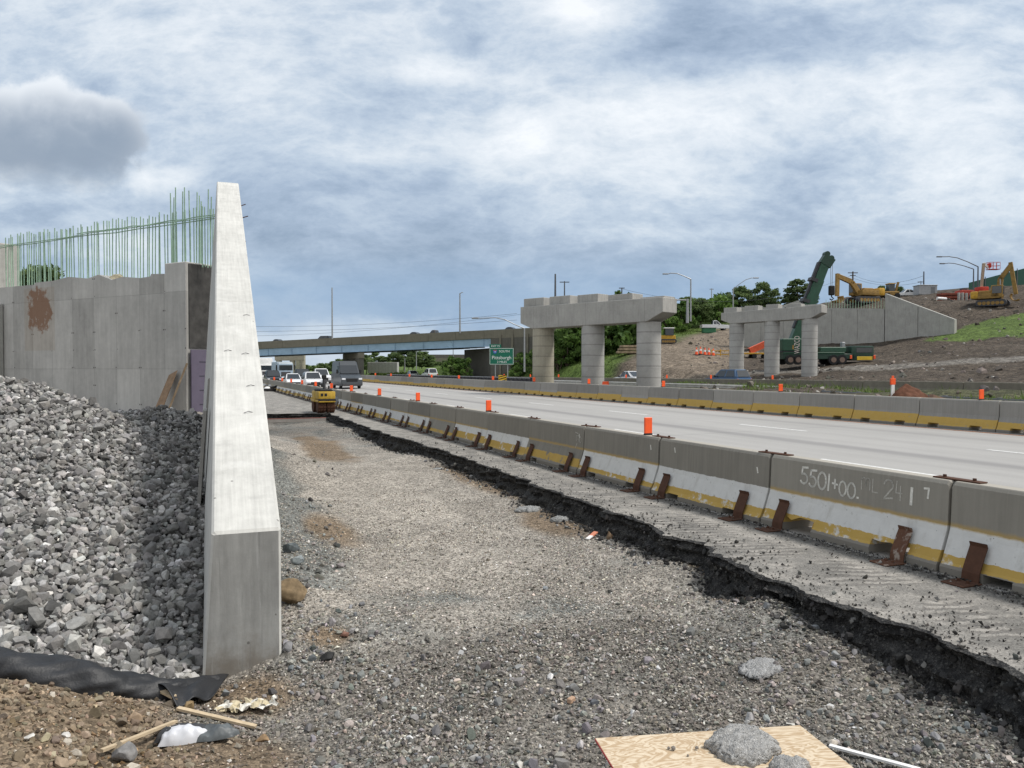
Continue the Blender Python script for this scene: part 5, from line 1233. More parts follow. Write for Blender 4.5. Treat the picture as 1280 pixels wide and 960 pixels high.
# traffic signal mast by the hill lamp, small bracket lamp left of the bridge wall
t_, h = pole(859, 374, 404, 112, .22, 'thick grey signal mast beside the hill street lamp', None, STEEL, 'signal mast', 'signal_mast')
MB().tube([(0, 0, h - .2), (-1.6, 0, h - .15)], .09, 6).build('mast_arm', STEEL, t_)
for px, pyb, pyt, d, lab in ((520.5, 462, 437, 190, 'thin lamp post among the trees under the overpass'), (566.5, 462, 434, 180, 'pale lamp post under the overpass before its abutment'), (506, 465, 448, 170, 'short thin post near the box trailer under the overpass'), (582.5, 462, 440, 230, 'thin distant post close to the abutment under the overpass')):
    pole(px, pyt, pyb, d, .12, lab, None, STEEL)
def wire(a, b, sag, lab):
    a = Vector(a); b = Vector(b); mid = (a + b) / 2; root = empty('overhead_wire', mid, 0, lab, 'wire', 'sagging overhead wires')
    pts = [a.lerp(b, i / 16) - mid - UZ * sag * (1 - (2 * i / 16 - 1) ** 2) for i in range(17)]
    MB().tube(pts, .028, 4).build('strand', POLE, root)
wire(W(60, 392, 175), W(646, 392, 135), 2.6, 'upper overhead wire sagging above the overpass')
wire(W(60, 408, 175), W(646, 400, 135), 1.6, 'middle overhead wire sagging above the overpass')
wire(W(60, 412, 178), W(700, 386, 150), 3.2, 'lowest overhead wire crossing behind the overpass poles')
wire(W(777, 361, 150), W(1065, 344, 172), 4.0, 'long overhead wire behind the crest trees')
wire(W(1065, 343, 172), W(1153.5, 345, 150), 1.6, 'overhead wire between the two hill poles')
wire(W(1065, 347, 172), W(1153.5, 352, 150), 1.2, 'lower overhead wire between the two hill poles')

# ------------------------------------------------------------------ vehicles
def wheel_set(root, xs, ys, r, w=.22):
    for y in ys:
        for sx in (-1, 1):
            t = MB().cyl((sx * (xs - w), y, r), (sx * xs, y, r), r, 20).build('wheel', BLACK, root, smooth=True)
            MB().cyl((sx * (xs + .004), y, r), (sx * (xs + .012), y, r), r * .58, 14).build('rim', STEEL, t)
def car(loc, rz, lab, paint, cat='car', L=4.6, Wd=1.86, H=1.68, kind='suv', lights=True, name='parked_car', grp=None):
    root = empty(name, loc, rz, lab, cat, grp); h = L / 2; hw = Wd / 2; bz = H * .56 if kind != 'van' else H * .5; g = .28
    if kind == 'suv': body = [(-h, g + .2), (-h, bz - .04), (-h + .12, bz), (h * .42, bz), (h - .25, bz - .16), (h - .02, bz - .36), (h, g + .12), (h - .1, g), (-h + .1, g)]; cab = (-h + .05, h * .40, -h + .42, h * .06)
    elif kind == 'sedan': body = [(-h, g + .25), (-h, bz - .10), (-h + .15, bz - .02), (h * .40, bz), (h - .3, bz - .14), (h, bz - .36), (h, g + .1), (h - .1, g), (-h + .1, g)]; cab = (-h * .78, h * .38, -h * .30, h * .02)
    elif kind == 'pickup': body = [(-h, g + .25), (-h, bz + .02), (h * .40, bz + .02), (h - .2, bz - .06), (h, bz - .2), (h, g + .1), (h - .1, g), (-h + .1, g)]; cab = (-h * .22, h * .42, -h * .14, h * .12)
    else: body = [(-h, g + .2), (-h, H * .55), (h * .56, H * .55), (h * .72, H * .46), (h - .08, H * .38), (h, H * .26), (h, g + .1), (h - .1, g), (-h + .1, g)]; cab = (-h, h * .60, -h + .05, h * .22)
    mb = MB(); bm = bmesh.new(); vsa = [bm.verts.new((-hw, y, z)) for y, z in body]; vsb = [bm.verts.new((hw, y, z)) for y, z in body]; n = len(body)
    bm.faces.new(vsa); bm.faces.new(vsb[::-1]); [bm.faces.new((vsa[i], vsb[i], vsb[(i + 1) % n], vsa[(i + 1) % n])) for i in range(n)]
    bmesh.ops.recalc_face_normals(bm, faces=bm.faces[:]); bmesh.ops.bevel(bm, geom=bm.edges[:], offset=.06, segments=2, affect='EDGES'); mb.bm(bm)
    mb.build('body', paint, root, smooth=True)
    z0 = (bz if kind != 'van' else H * .55) - .03; y0, y1, y2, y3 = cab; w0 = hw - .05; w1 = hw - (.24 if kind != 'van' else .14)
    mb = MB(); bm = bmesh.new(); q = [(-w0, y0, z0), (w0, y0, z0), (w0, y1, z0), (-w0, y1, z0), (-w1, y2, H), (w1, y2, H), (w1, y3, H), (-w1, y3, H)]
    bv = [bm.verts.new(v) for v in q]; [bm.faces.new([bv[i] for i in f]) for f in ((0, 3, 2, 1), (4, 5, 6, 7), (0, 1, 5, 4), (1, 2, 6, 5), (2, 3, 7, 6), (3, 0, 4, 7))]
    bmesh.ops.bevel(bm, geom=bm.edges[:], offset=.09, segments=2, affect='EDGES'); mb.bm(bm); mb.build('cabin', paint, root, smooth=True)
    def lerp(a, b, f): return tuple(a[i] + (b[i] - a[i]) * f for i in range(3))
    def pane(nm, a, b, c, d, f0, f1, g0, g1, off, cut=None):
        def P(u, v): return Vector(lerp(lerp(a, b, u), lerp(d, c, u), v))
        pts = [P(f0, g0), P(f1, g0), P(f1, g1), P(f0, g1)]; nn = (pts[1] - pts[0]).cross(pts[3] - pts[0]).normalized() * off
        MB().add([p_ + nn for p_ in pts] + [p_ - nn * .5 for p_ in pts], [(0, 1, 2, 3), (7, 6, 5, 4), (0, 4, 5, 1), (1, 5, 6, 2), (2, 6, 7, 3), (3, 7, 4, 0)]).build(nm, GLASS, root)
    hi = .90; 
    pane('windshield', q[2], q[3], q[7], q[6], .07, .93, .10 if kind != 'van' else .02, hi if kind != 'van' else .66, .012)
    if kind != 'van': pane('rear_window', q[0], q[1], q[5], q[4], .08, .92, .12, hi, .012)
    for a, b, c, d in ((q[1], q[2], q[6], q[5]), (q[3], q[0], q[4], q[7])):
        if kind == 'van':
            fr = (.78, .97) if a is q[1] else (.03, .22); pane('side_window', a, b, c, d, *fr, .02, .60, .012)
        else:
            pane('side_window', a, b, c, d, .10, .47, .14, .88, .012); pane('side_window', a, b, c, d, .52, .90, .14, .88, .012)
    HL = flat('headlamp glass', (.75, .76, .78), .15, .7, 0, .02); TL = flat('tail lamp red', (.35, .02, .02), .3, .5)
    zf = (bz - .40) if kind != 'van' else H * .33
    for sx in (-1, 1):
        MB().bbox(sx * (hw - .22) - .17, sx * (hw - .22) + .17, h - .16, h + .012, zf - .02, zf + .15, .02).build('headlight', HL, root)
        MB().bbox(sx * (hw - .12) - .1, sx * (hw - .12) + .1, -h - .012, -h + .1, bz - .42, bz - .12, .02).build('taillight', TL, root)
        MB().bbox(sx * (hw + .10) - .10, sx * (hw + .10) + .10, y1 - .55, y1 - .42, z0 + .02, z0 + (.2 if kind != 'van' else .42), .03).build('mirror', BLACK, root)
    MB().bbox(-hw * .52, hw * .52, h - .05, h + .014, zf - .20, zf + .10, .02).build('grille', BLACK, root)
    MB().bbox(-hw * .9, hw * .9, h - .06, h + .02, g + .02, g + .22, .03).build('front_bumper', DARKSTEEL, root)
    MB().bbox(-.26, .26, -h - .016, -h + .01, bz - .45, bz - .30, .01).build('number_plate', WHITE, root)
    wheel_set(root, hw - .02, (-h * .60, h * .62), .35 if kind != 'van' else .36)
    return root
PW = flat('white car paint', (.72, .73, .74), .25, .6, 0, .03); PG = flat('dark grey van paint', (.045, .052, .06), .3, .6, 0, .05); PK = flat('black car paint', (.02, .022, .026), .25, .6); PB = flat('deep blue car paint', (.025, .07, .16), .25, .6); PS = flat('silver car paint', (.36, .38, .40), .3, .6, .3); PT = flat('pale blue truck paint', (.32, .40, .48), .4, .5)
def veh(px, pyb, x, **k):
    y = onX(px, x); return dict(loc=(x, y, float(road_z(x)) + .004))
y = onX(433, 14.4); car((14.4, y, float(road_z(14.4))), math.pi, 'dark grey high roof van driving towards the camera in the far lane', PG, 'van', 5.9, 2.05, 2.72, 'van', name='van')
y = onX(390.5, 11.8); car((11.8, y, float(road_z(11.8))), math.pi, 'white suv driving just left of the dark grey van', PW, 'car', 4.6, 1.86, 1.66, 'suv', name='suv')
y = onX(401, 15.4); car((15.4, y, float(road_z(15.4))), math.pi, 'white pickup half hidden behind the white suv', PW, 'pickup truck', 5.6, 2.0, 1.95, 'pickup', name='pickup_truck')
y = onX(377.5, 12.6); car((12.6, y, float(road_z(12.6))), math.pi, 'black pickup left of the white suv in the queue', PK, 'pickup truck', 5.6, 2.0, 1.95, 'pickup', name='pickup_truck')
y = onX(366, 10.8); car((10.8, y, float(road_z(10.8))), math.pi, 'low white car left of the black pickup, mostly behind the barrier', PW, 'car', 4.6, 1.84, 1.45, 'sedan', name='car')
y = onX(341, 9.8); car((9.8, y, float(road_z(9.8))), math.pi, 'black suv between the white lorry cab and the pale blue truck', PK, 'car', 4.7, 1.9, 1.8, 'suv', name='suv')
def lorry(px, x, lab, paint, H, Wd, roofw=False):
    y = onX(px, x); root = empty('lorry', (x, y, float(road_z(x))), math.pi, lab, 'lorry'); hw = Wd / 2
    MB().bbox(-hw, hw, -9, -.6, 1.0, H, .05).build('cargo_box', paint if roofw else TRG, root)
    MB().bbox(-hw + .05, hw - .05, -.4, 1.5, .6, 2.75, .12, 2).build('cab', paint, root, smooth=True)
    MB().bbox(-hw + .15, hw - .15, 1.45, 1.52, 1.65, 2.5, .03).build('windshield', GLASS, root)
    MB().bbox(-hw + .1, hw - .1, -.3, 1.1, 2.7, H - .1, .2, 2).build('roof_fairing', WHITE, root, smooth=True)
    MB().bbox(-.7, .7, 1.45, 1.54, .8, 1.45, .03).build('grille', DARKSTEEL, root)
    for sx in (-1, 1):
        MB().bbox(sx * (hw - .3) - .18, sx * (hw - .3) + .18, 1.46, 1.53, .75, .95, .02).build('headlight', WHITE, root)
        MB().bbox(sx * (hw + .2) - .1, sx * (hw + .2) + .1, 1.1, 1.25, 1.7, 2.5, .03).build('mirror', BLACK, root)
    MB().bbox(-hw, hw, 1.4, 1.6, .35, .65, .03).build('front_bumper', WHITE, root)
    wheel_set(root, hw, (-8, -6.8, .7), .5, .3)
lorry(332, 12.6, 'white lorry cab coming out from behind the concrete wall', WHITE, 3.9, 2.5)
lorry(356, 13.6, 'pale blue truck front in the queue left of the black pickup', PT, 3.0, 2.3, True)
# opposing lanes
def ocar(px, x, lab, paint, kind, cat, H=1.68, L=4.6):
    y = onX(px, x); z = float(np.interp(y, [0, 28, 91, 200], [.55, .55, .18, .1])); return car((x, y, z), 0, lab, paint, cat, L, 1.86, H, kind, name={'suv': 'suv', 'sedan': 'car', 'pickup': 'pickup_truck'}.get(kind, 'car'))
def angled(o, a): o.rotation_euler = (0, 0, a); return o
angled(ocar(908, 45.2, 'deep blue hatchback behind the grey median barrier', flat('mid blue car paint', (.06, .12, .22), .3, .6), 'suv', 'car', 1.62, 4.5), R_(6))
angled(ocar(786, 45.0, 'white car between the columns of the large pier', PW, 'sedan', 'car', 1.5, 4.7), R_(6))
ocar(515, 40, 'small white car on the opposing road left of the pale suv', PW, 'sedan', 'car', 1.5); ocar(537, 40.5, 'white suv with black windows on the opposing road before the abutment', PW, 'suv', 'suv', 1.9)
# roofs passing along the overpass
for px, lab, paint, kind, f in ((335.5, 'dark car at the hidden end of the overpass deck', PK, 'sedan', .0), (393, 'black car crossing the overpass above the queue', PK, 'suv', .0), (508, 'dark car on the overpass left of the brown pickup', PK, 'sedan', 0), (535, 'brown pickup crossing the overpass near the lamp pole', flat('brown car paint', (.12, .10, .085), .3, .5), 'pickup', 0), (628, 'dark car roof on the overpass above the exit sign', PK, 'sedan', 0)):
    best = min(np.linspace(-.1, 1.1, 600), key=lambda f_: abs(px_of(OA.x + OD.x * f_, OA.y + OD.y * f_, 8)[0] - px)); xl = best * OL
    n = Vector((-OD.y, OD.x, 0)).normalized() * OB * 2.6
    car((OA.x + OD.x * best + n.x, OA.y + OD.y * best + n.y, Ozt(xl) - 1.12), math.atan2(OD.y, OD.x) - math.pi / 2, lab, paint, 'car' if kind != 'pickup' else 'pickup truck', 4.7, 1.9, 1.62 if kind == 'sedan' else 1.8, kind, name='car' if kind != 'pickup' else 'pickup_truck')

# ------------------------------------------------------------------ trench roller and grey trailer on the old pavement
def roller():
    p = G(409, 516.5, 0); root = empty('trench_roller', (p.x, p.y, 0), R_(4), 'yellow trench roller with a tall black mast on the old pavement', 'roller')
    YR = flat('roller yellow', (.48, .31, .04), .55, .4, 0, .2)
    for yy in (.32, 1.25):
        for sx in (-1, 1):
            mb = MB(); mb.cyl((sx * .02, yy, .29), (sx * .40, yy, .29), .26, 24)
            for i in range(12):
                a = 2 * math.pi * i / 12
                for xx in (.06, .19, .30): mb.beam((sx * xx, yy + math.cos(a) * .25, .29 + math.sin(a) * .25), (sx * (xx + .09), yy + math.cos(a) * .25, .29 + math.sin(a) * .25), .06, .075)
            mb.build('drum', RUST, root)
    MB().bbox(-.41, .41, -.02, .72, .50, .62, .03).build('frame', YR, root); MB().bbox(-.41, .41, .85, 1.6, .50, .62, .03).build('frame', YR, root)
    MB().bbox(-.40, .40, .0, .72, .66, 1.02, .05, 2).build('front_hood', YR, root, smooth=True); MB().bbox(-.38, .38, .85, 1.55, .62, 1.02, .05, 2).build('rear_hood', YR, root, smooth=True)
    for x in (-.24, -.06): MB().bbox(x - .06, x + .06, -.012, .02, .80, .93, .01).build('vent', BLACK, root)
    MB().bbox(-.41, .41, -.02, .015, .56, .66, .01).build('bumper', BLACK, root)
    MB().bbox(-.33, .30, .1, 1.3, 1.0, 1.13, .05).build('engine_cover', BLACK, root)
    MB().tube([(-.05, .35, 1.05), (-.06, .35, 1.7)], .075, 10).build('mast', DARKSTEEL, root); MB().bbox(-.16, .04, .25, .45, 1.62, 1.8, .03).build('control_box', BLACK, root)
    MB().tube([(.2, .5, 1.05), (.2, .5, 1.28)], .04, 8).build('exhaust', BLACK, root)
roller()
p = G(433, 511, 0); root = empty('storage_tank', (p.x + .1, p.y + .6, 0), R_(10), 'grey tank lying on the pavement between the roller and the barriers', 'tank')
GT = flat('grey tank paint', (.17, .175, .18), .6)
MB().tube([(-.45, 1.9, .30), (-.43, 1.8, .30), (.32, .1, .30), (.34, .02, .30)], [.24, .29, .29, .24], 18).build('barrel', GT, root, smooth=True)
MB().cyl((.335, .0, .30), (.35, -.06, .30), .17, 18).build('hub', BLACK, root); MB().cyl((.352, -.065, .30), (.355, -.08, .30), .08, 12).build('cap', GT, root)
MB().box(-.3, .4, .1, .3, 0, .08).build('skid', BLACK, root)
p = G(347, 489, 0); root = empty('attachment_pile', (p.x, p.y, 0), .3, 'black machine attachment lying on the old pavement beside the concrete wall', 'machine part')
for a, b, w in (((-1.3, 0, .15), (1.2, .1, .15), .22), ((-.6, .2, .3), (.3, .1, .5), .2), ((.2, .0, .2), (1.0, .4, .42), .16), ((-1.0, -.2, .1), (.5, -.4, .1), .2)): MB().beam(a, b, w, w).build('arm', BLACK, root)
p = G(334, 489, 0); root = empty('white_sack', (p.x, p.y, 0), 0, 'small white sack beside the black attachment by the wall', 'sack'); 
bm = bmesh.new(); bmesh.ops.create_icosphere(bm, subdivisions=2, radius=.28); [setattr(v, 'co', Vector((v.co.x * 1.2, v.co.y, max(-.0, v.co.z + .16)))) for v in bm.verts]; MB().bm(bm).build('bag', WHITE, root, smooth=True)
# boards lying across the end of the dig
p = G(372, 527, -.36); root = empty('timber_board', (p.x, p.y - .6, -.35), 0, 'pale board with a red edge lying below the black cut', 'board'); MB().bbox(-1.5, 1.2, 0, .05, .0, .16, .01).build('plank', flat('weathered board', (.28, .26, .24), .9), root); MB().bbox(-1.5, 1.2, -.002, .052, .161, .19, .005).build('red_edge', flat('dull red edge', (.25, .10, .08), .8), root)

# ------------------------------------------------------------------ construction plant (local x = along the machine, y = across)
def at_ground(px, d, dz=0):
    p = W(px, 460, d); return (p.x, p.y, tz(p.x, p.y) + dz)
def crawler(root, L, w, h, mat, yoff):
    for sy in (-1, 1):
        pts = []
        for i in range(17): a = math.pi * (.5 + i / 16); pts.append((-L / 2 + h / 2 + math.cos(a) * h / 2, h / 2 + math.sin(a) * h / 2))
        for i in range(17): a = math.pi * (1.5 + i / 16); pts.append((L / 2 - h / 2 + math.cos(a) * h / 2, h / 2 + math.sin(a) * h / 2))
        t = MB().prism(pts, 'y', *sorted((sy * yoff - w / 2, sy * yoff + w / 2))).build('track', DARKSTEEL, root)
        mb = MB()
        for i in range(6): mb.cyl((-L / 2 + h * .6 + i * (L - h * 1.2) / 5, sy * yoff - w / 2 - .02, h * .45), (-L / 2 + h * .6 + i * (L - h * 1.2) / 5, sy * yoff + w / 2 + .02, h * .45), h * .28, 12)
        mb.build('roller_set', mat, t)
def excavator(loc, rz, lab, s, boom, stick, bucket_ang, flip=False):
    root = empty('excavator', loc, rz, lab, 'excavator'); root.scale = (s * (-1 if False else 1), s, s)
    f = 1
    crawler(root, 3.6, .6, .85, YELD, 1.05)
    MB().bbox(-1.0, 1.0, -.7, .7, .55, 1.0, .05).build('undercarriage', DARKSTEEL, root)
    MB().bbox(-2.1, 1.0, -1.2, 1.2, 1.02, 1.75, .08, 2).build('house', YELD, root, smooth=True)
    MB().bbox(-2.45, -1.5, -1.25, 1.25, 1.05, 2.05, .2, 2).build('counterweight', YEL, root, smooth=True)
    MB().bbox(-1.5, .0, -1.15, .2, 1.7, 2.1, .08).build('engine_cover', YELD, root)
    c = MB().bbox(-.05, 1.35, -1.2, -.25, 1.1, 2.75, .12, 2).build('cab', YELD, root, smooth=True)
    MB().bbox(.12, 1.2, -1.215, -1.19, 1.65, 2.6, .02).build('side_window', GLASS, c); MB().bbox(1.345, 1.365, -1.1, -.35, 1.5, 2.6, .02).build('windshield', GLASS, c)
    MB().bbox(.12, 1.2, -.26, -.235, 1.65, 2.6, .02).build('side_window', GLASS, c)
    b = MB()
    for i in range(len(boom) - 1):
        (xa, za), (xb, zb) = boom[i], boom[i + 1]; wd = .62 - .10 * i; b.beam((xa, .15, za), (xb, .15, zb), .42, wd)
        if i: b.cyl((xa, -.06, za), (xa, .36, za), wd * .5, 14)
    b.build('boom', YELD, root)
    b = MB(); (xa, za), (xb, zb) = stick; b.beam((xa + (xa - xb) * .12, .15, za + (za - zb) * .12), (xb, .15, zb), .36, .45); b.build('stick', YELD, root)
    m1 = boom[len(boom) // 2]; MB().tube([(boom[0][0] + .35, -.18, boom[0][1] + .1), (m1[0], -.18, m1[1] - .1)], .08, 8).build('ram', STEEL, root)
    MB().tube([(m1[0], .15, m1[1] + .45), (xa + (xa - xb) * .1, .15, za + (za - zb) * .1 + .05)], .09, 8).build('ram', STEEL, root)
    bx, bz = stick[1]; prof = []
    for i in range(9): a = R_(bucket_ang - 100 + i * 22); prof.append((bx + math.cos(a) * .62, bz - .3 + math.sin(a) * .62))
    prof += [(bx + (p_[0] - bx) * .86, bz - .3 + (p_[1] - bz + .3) * .86) for p_ in prof[::-1]]
    MB().prism(prof, 'y', -.45, .75).build('bucket', DARKSTEEL if s < 1 else YELD, root)
    return root
# view-plane heading: rz=-YAW puts +x to the viewer's right
excavator(at_ground(1078, 132, .0), math.pi - YAW + .25, 'dusty yellow excavator standing on the fill above the far abutment', 1.28, [(.8, 1.35), (1.9, 2.75), (4.1, 3.55)], ((4.1, 3.55), (4.15, .9)), 250)
excavator(at_ground(1240, 116, .0), -YAW - .75, 'dusty yellow excavator on the upper slope with its boom arched at the frame edge', 1.12, [(.6, 1.35), (.85, 3.7), (2.0, 5.3)], ((2.0, 5.3), (2.6, 1.5)), 240)

def boom_lift():
    loc = at_ground(1226, 124); root = empty('boom_lift', loc, -YAW, 'red and tan boom lift with its white tipped basket raised on the hill', 'boom lift')
    MB().bbox(-1.3, 1.0, -1, 1, .45, 1.0, .06).build('chassis', DARKSTEEL, root); MB().bbox(-.7, .6, -.9, .9, 1.0, 1.9, .12, 2).build('turntable', REDP, root, smooth=True)
    for x in (-.95, .75):
        for y in (-1, 1): MB().cyl((x, y * .8, .48), (x, y * 1.15, .48), .48, 16).build('wheel', BLACK, root)
    TAN = flat('tan boom paint', (.36, .27, .19), .6); MB().beam((-.1, 0, 1.5), (.25, 0, 5.7), .32, .36).build('mast', TAN, root)
    MB().beam((.2, 0, 5.75), (1.05, 0, 4.95), .26, .34).build('jib', WHITE, root)
    mb = MB()
    for z in (4.75, 5.3, 5.85):
        for a, b in (((.95, -.5, z), (2.6, -.5, z)), ((.95, .5, z), (2.6, .5, z)), ((.95, -.5, z), (.95, .5, z)), ((2.6, -.5, z), (2.6, .5, z))): mb.beam(a, b, .05, .05)
    for x in (.95, 1.5, 2.05, 2.6):
        for y in (-.5, .5): mb.beam((x, y, 4.7), (x, y, 5.85), .05, .05)
    mb.box(.95, 2.6, -.5, .5, 4.68, 4.75); mb.bbox(.95, 1.35, -.3, .3, 5.0, 5.7, .03); mb.build('basket', REDP, root)
boom_lift()

def crane():
    d = 88.5; s = d / FPX; p = W(1032, 460, d); loc = (p.x, p.y, tz(p.x, p.y)); 
    def X(px): return (px - 1032) * s
    z0 = loc[2]
    def Z(py): return EYE.z + (460.3 - py) * s - z0
    root = empty('mobile_crane', loc, -YAW, 'dark green mobile crane with its telescopic boom raised behind the far pier', 'crane')
    DG = flat('dark crane green', (.012, .045, .028), .5, .5, 0, .25)
    MB().bbox(X(974), X(1062), -1.25, 1.25, .62, 1.25, .05).build('carrier', DG, root)
    MB().bbox(X(974), X(1050), -1.28, 1.28, 1.25, 1.42, .03).build('deck', GREENP, root)
    MB().bbox(X(1020), X(1052), -1.2, 1.2, 1.42, 2.0, .06).build('rear_deck_box', GREENP, root)
    for px in (982.5, 992, 1035.5, 1046):
        for y in (-1.25, 1.25):
            t = MB().cyl((X(px), y - .2, .55), (X(px), y + .2, .55), .55, 22).build('wheel', BLACK, root, smooth=True); MB().cyl((X(px), y + math.copysign(.205, y), .55), (X(px), y + math.copysign(.23, y), .55), .30, 14).build('rim', flat('wheel hub brown', (.20, .14, .11), .7), t)
    c = MB().bbox(X(1058), X(1086), -1.25, 1.25, .5, Z(433), .15, 2).build('cab', DG, root, smooth=True)
    MB().bbox(X(1064), X(1084), -1.262, -1.24, Z(441.5), Z(435), .03).build('side_window', GLASS, c); MB().bbox(X(1086) - .02, X(1086) + .012, -1.1, 1.1, Z(443), Z(434.5), .02).build('windshield', GLASS, c)
    MB().bbox(X(1065), X(1084), -1.275, -1.25, Z(450.5), Z(446), .01).build('yellow_sign', flat('yellow plate', (.70, .46, .04), .5), c)
    for px in (1057.5, 1086.5): MB().bbox(X(px) - .12, X(px) + .12, -1.3, -1.26, Z(449), Z(444.5), .02).build('orange_flag', ORANGE, root)
    MB().bbox(X(1051), X(1055), -.3, .3, 2.0, Z(428), .05).build('exhaust_stack', STEEL, root)
    # superstructure with the lettered green side
    sup = MB().bbox(X(973), X(1003), -1.3, 1.3, 1.55, Z(424), .08).build('superstructure', GREENP, root)
    vs, fs = text_mb('WAZCO', 1.0); wl = flat('crane lettering', (.70, .62, .58), .6)
    MB().add([(X(991) - v.y * .85, -1.312 - v.z * .3, (Z(424) + 1.55) / 2 + v.x * .52) for v in vs], fs).build('lettering', wl, sup)
    MB().bbox(X(985.5), X(986.5), -1.312, -1.30, 1.75, Z(432), .002).build('decal', flat('decal orange', (.6, .3, .05), .5), sup)
    MB().bbox(X(973), X(1012), -1.2, 1.2, 1.42, 1.55, .02).build('slew_ring', DARKSTEEL, root)
    # telescopic boom: three nested boxes plus head
    a = Vector((X(990), .55, Z(441))); b = Vector((X(1033), .55, Z(327))); dv = b - a
    MB().beam(a, a + dv * .62, .95, 1.25).build('boom_base', GREENP, root); MB().beam(a + dv * .60, a + dv * .80, .85, 1.12).build('boom_section', GREENP, root); MB().beam(a + dv * .78, a + dv * .985, .76, 1.0).build('boom_section', GREENP, root)
    off = Vector((-.62, 0, .22)); MB().beam(a + dv * .25 + off, a + dv * .97 + off, .5, .34).build('boom_back_rail', DARKSTEEL, root)
    for f in (.55, .78): MB().beam(a + dv * f + off * .9 - dv.normalized() * .2, a + dv * f + off * .9 + dv.normalized() * .2, 1.15, .8).build('boom_collar', DARKSTEEL, root)
    hd = MB(); hd.beam(a + dv * .96, a + dv * 1.05 + Vector((.25, 0, 0)), .9, 1.35); hd.cyl(b + Vector((.55, -.4, .35)), b + Vector((.55, .4, .35)), .34, 16); hd.cyl(b + Vector((.1, -.4, .85)), b + Vector((.1, .4, .85)), .32, 16); hd.build('boom_head', DG, root)
    MB().tube([a + Vector((1.1, 0, -.2)), a + dv * .36 + Vector((.45, 0, -.1))], .2, 10).build('lift_ram', STEEL, root)
    hx = X(1041); mb = MB()
    for q in (-.12, .1): mb.tube([(hx + q, .55, Z(324)), (hx + q * .7, .55, Z(358))], .03, 4)
    mb.build('hoist_rope', STEEL, root)
    hb = MB(); hb.bbox(hx - .3, hx + .3, .3, .8, Z(369), Z(357), .08); hb.build('hook_block', BLACK, root)
    MB().tube([(hx, .55, Z(369)), (hx + .02, .55, Z(371)), (hx + .25, .55, Z(373)), (hx + .02, .55, Z(375)), (hx - .2, .55, Z(373.5))], .07, 6).build('hook', BLACK, root)
crane()

# other plant on the slopes
loc = at_ground(948, 104); t_ = empty('telehandler', loc, -YAW, 'orange red lift arm on a yellow frame between the far pier columns', 'lift')
MB().beam((-1.2, 0, 1.0), (1.0, 0, 2.0), .9, .8).build('arm', flat('faded orange red', (.62, .10, .04), .6), t_); MB().beam((-3.0, 0, .9), (-1.1, 0, 1.2), .4, .35).build('boom_tip', DARKSTEEL, t_)
MB().bbox(-3.6, 1.2, -.8, .8, .55, .75, .03).build('frame', YEL, t_)
for x in (-2.8, -.8, .9):
    for y in (-.8, .8): MB().cyl((x, y - .14, .3), (x, y + .14, .3), .3, 12).build('wheel', BLACK, t_)
loc = at_ground(906, 106); t_ = empty('safety_barricade', loc, -YAW, 'low yellow barricade frame right of the row of cones', 'barricade')
mb = MB()
for z in (.25, .75): mb.beam((-1.8, 0, z), (1.8, 0, z), .1, .12)
mb.build('rail', YEL, t_)
for x in (-1.8, -.6, .6, 1.8): MB().beam((x, 0, -.1), (x, 0, .95), .1, .1).build('post', YEL, t_)
first = None
for i, px in enumerate((870.5, 875.5, 881, 886, 891.5)):
    loc = at_ground(px, 103 + i * .6, .0); lab = 'first traffic cone of the row on the earth ramp, counted from its downhill end' if i == 0 else f'{ORD[i]} traffic cone of the row on the earth ramp from its downhill end'
    if first is None:
        first = empty('traffic_cone', loc, 0, lab, 'traffic cone', 'orange cones on the earth ramp')
        MB().tube([(0, 0, .04), (0, 0, 1.0)], [.22, .05], 12).build('cone', ORANGE, first); MB().tube([(0, 0, .45), (0, 0, .7)], [.16, .115], 12).build('white_band', WHITE, first); MB().bbox(-.34, .34, -.34, .34, -.05, .05, .02).build('base', BLACK, first)
    else: dup(first, loc, 0, lab)
loc = at_ground(834, 122); t_ = empty('bulldozer', loc, math.pi - YAW, 'small yellow bulldozer with a white roofed cab behind the pier column', 'bulldozer')
crawler(t_, 2.6, .45, .7, YELD, .8); MB().bbox(-1.2, 1.2, -.6, .6, .6, 1.3, .06).build('body', YEL, t_); MB().bbox(-.9, .5, -.65, .65, 1.25, 2.35, .06).build('cab', GLASS, t_); MB().bbox(-1.0, .6, -.75, .75, 2.35, 2.5, .04).build('roof', WHITE, t_); MB().bbox(1.4, 1.55, -1.1, 1.1, .2, 1.0, .03).build('blade', YEL, t_)
loc = at_ground(788, 112); t_ = empty('timber_stack', loc, -YAW, 'stack of weathered timber mats on the slope between the pier columns', 'timber')
for k in range(3): MB().bbox(-2.0 + .25 * k, 2.4, -.9, .9, -.1 + k * .42, .22 + k * .42, .03).build('timber_mat', flat('bleached timber', (.30, .23, .155), .9, .2, 0, .4, 2), t_)
loc = at_ground(1190, 128, -.2); t_ = empty('beam_stack', loc, -YAW, 'stack of rusty red steel beams on the hilltop', 'steel beams')
RB = flat('rusty red beam', (.20, .06, .04), .85, .2, 0, .35, 1)
for k in range(3): MB().bbox(-2.6 + .15 * k, 3.2 - .5 * k, -.8, .8, .1 + k * .5, .5 + k * .5, .04).build('beam', RB, t_)
loc = at_ground(1204, 130, -.1); t_ = empty('red_container', loc, -YAW, 'small red skip beside the rusty beam stack', 'container'); MB().bbox(-1.4, 1.4, -1, 1, .2, 1.9, .05, 1, lambda bm: [setattr(v.co, 'x', v.co.x * (.72 if v.co.z > 1 else 1)) for v in bm.verts]).build('body', flat('skip red', (.42, .06, .04), .7), t_); MB().bbox(-.5, .3, -.5, .5, 1.9, 2.3, .04).build('lid', DARKSTEEL, t_)
first = None
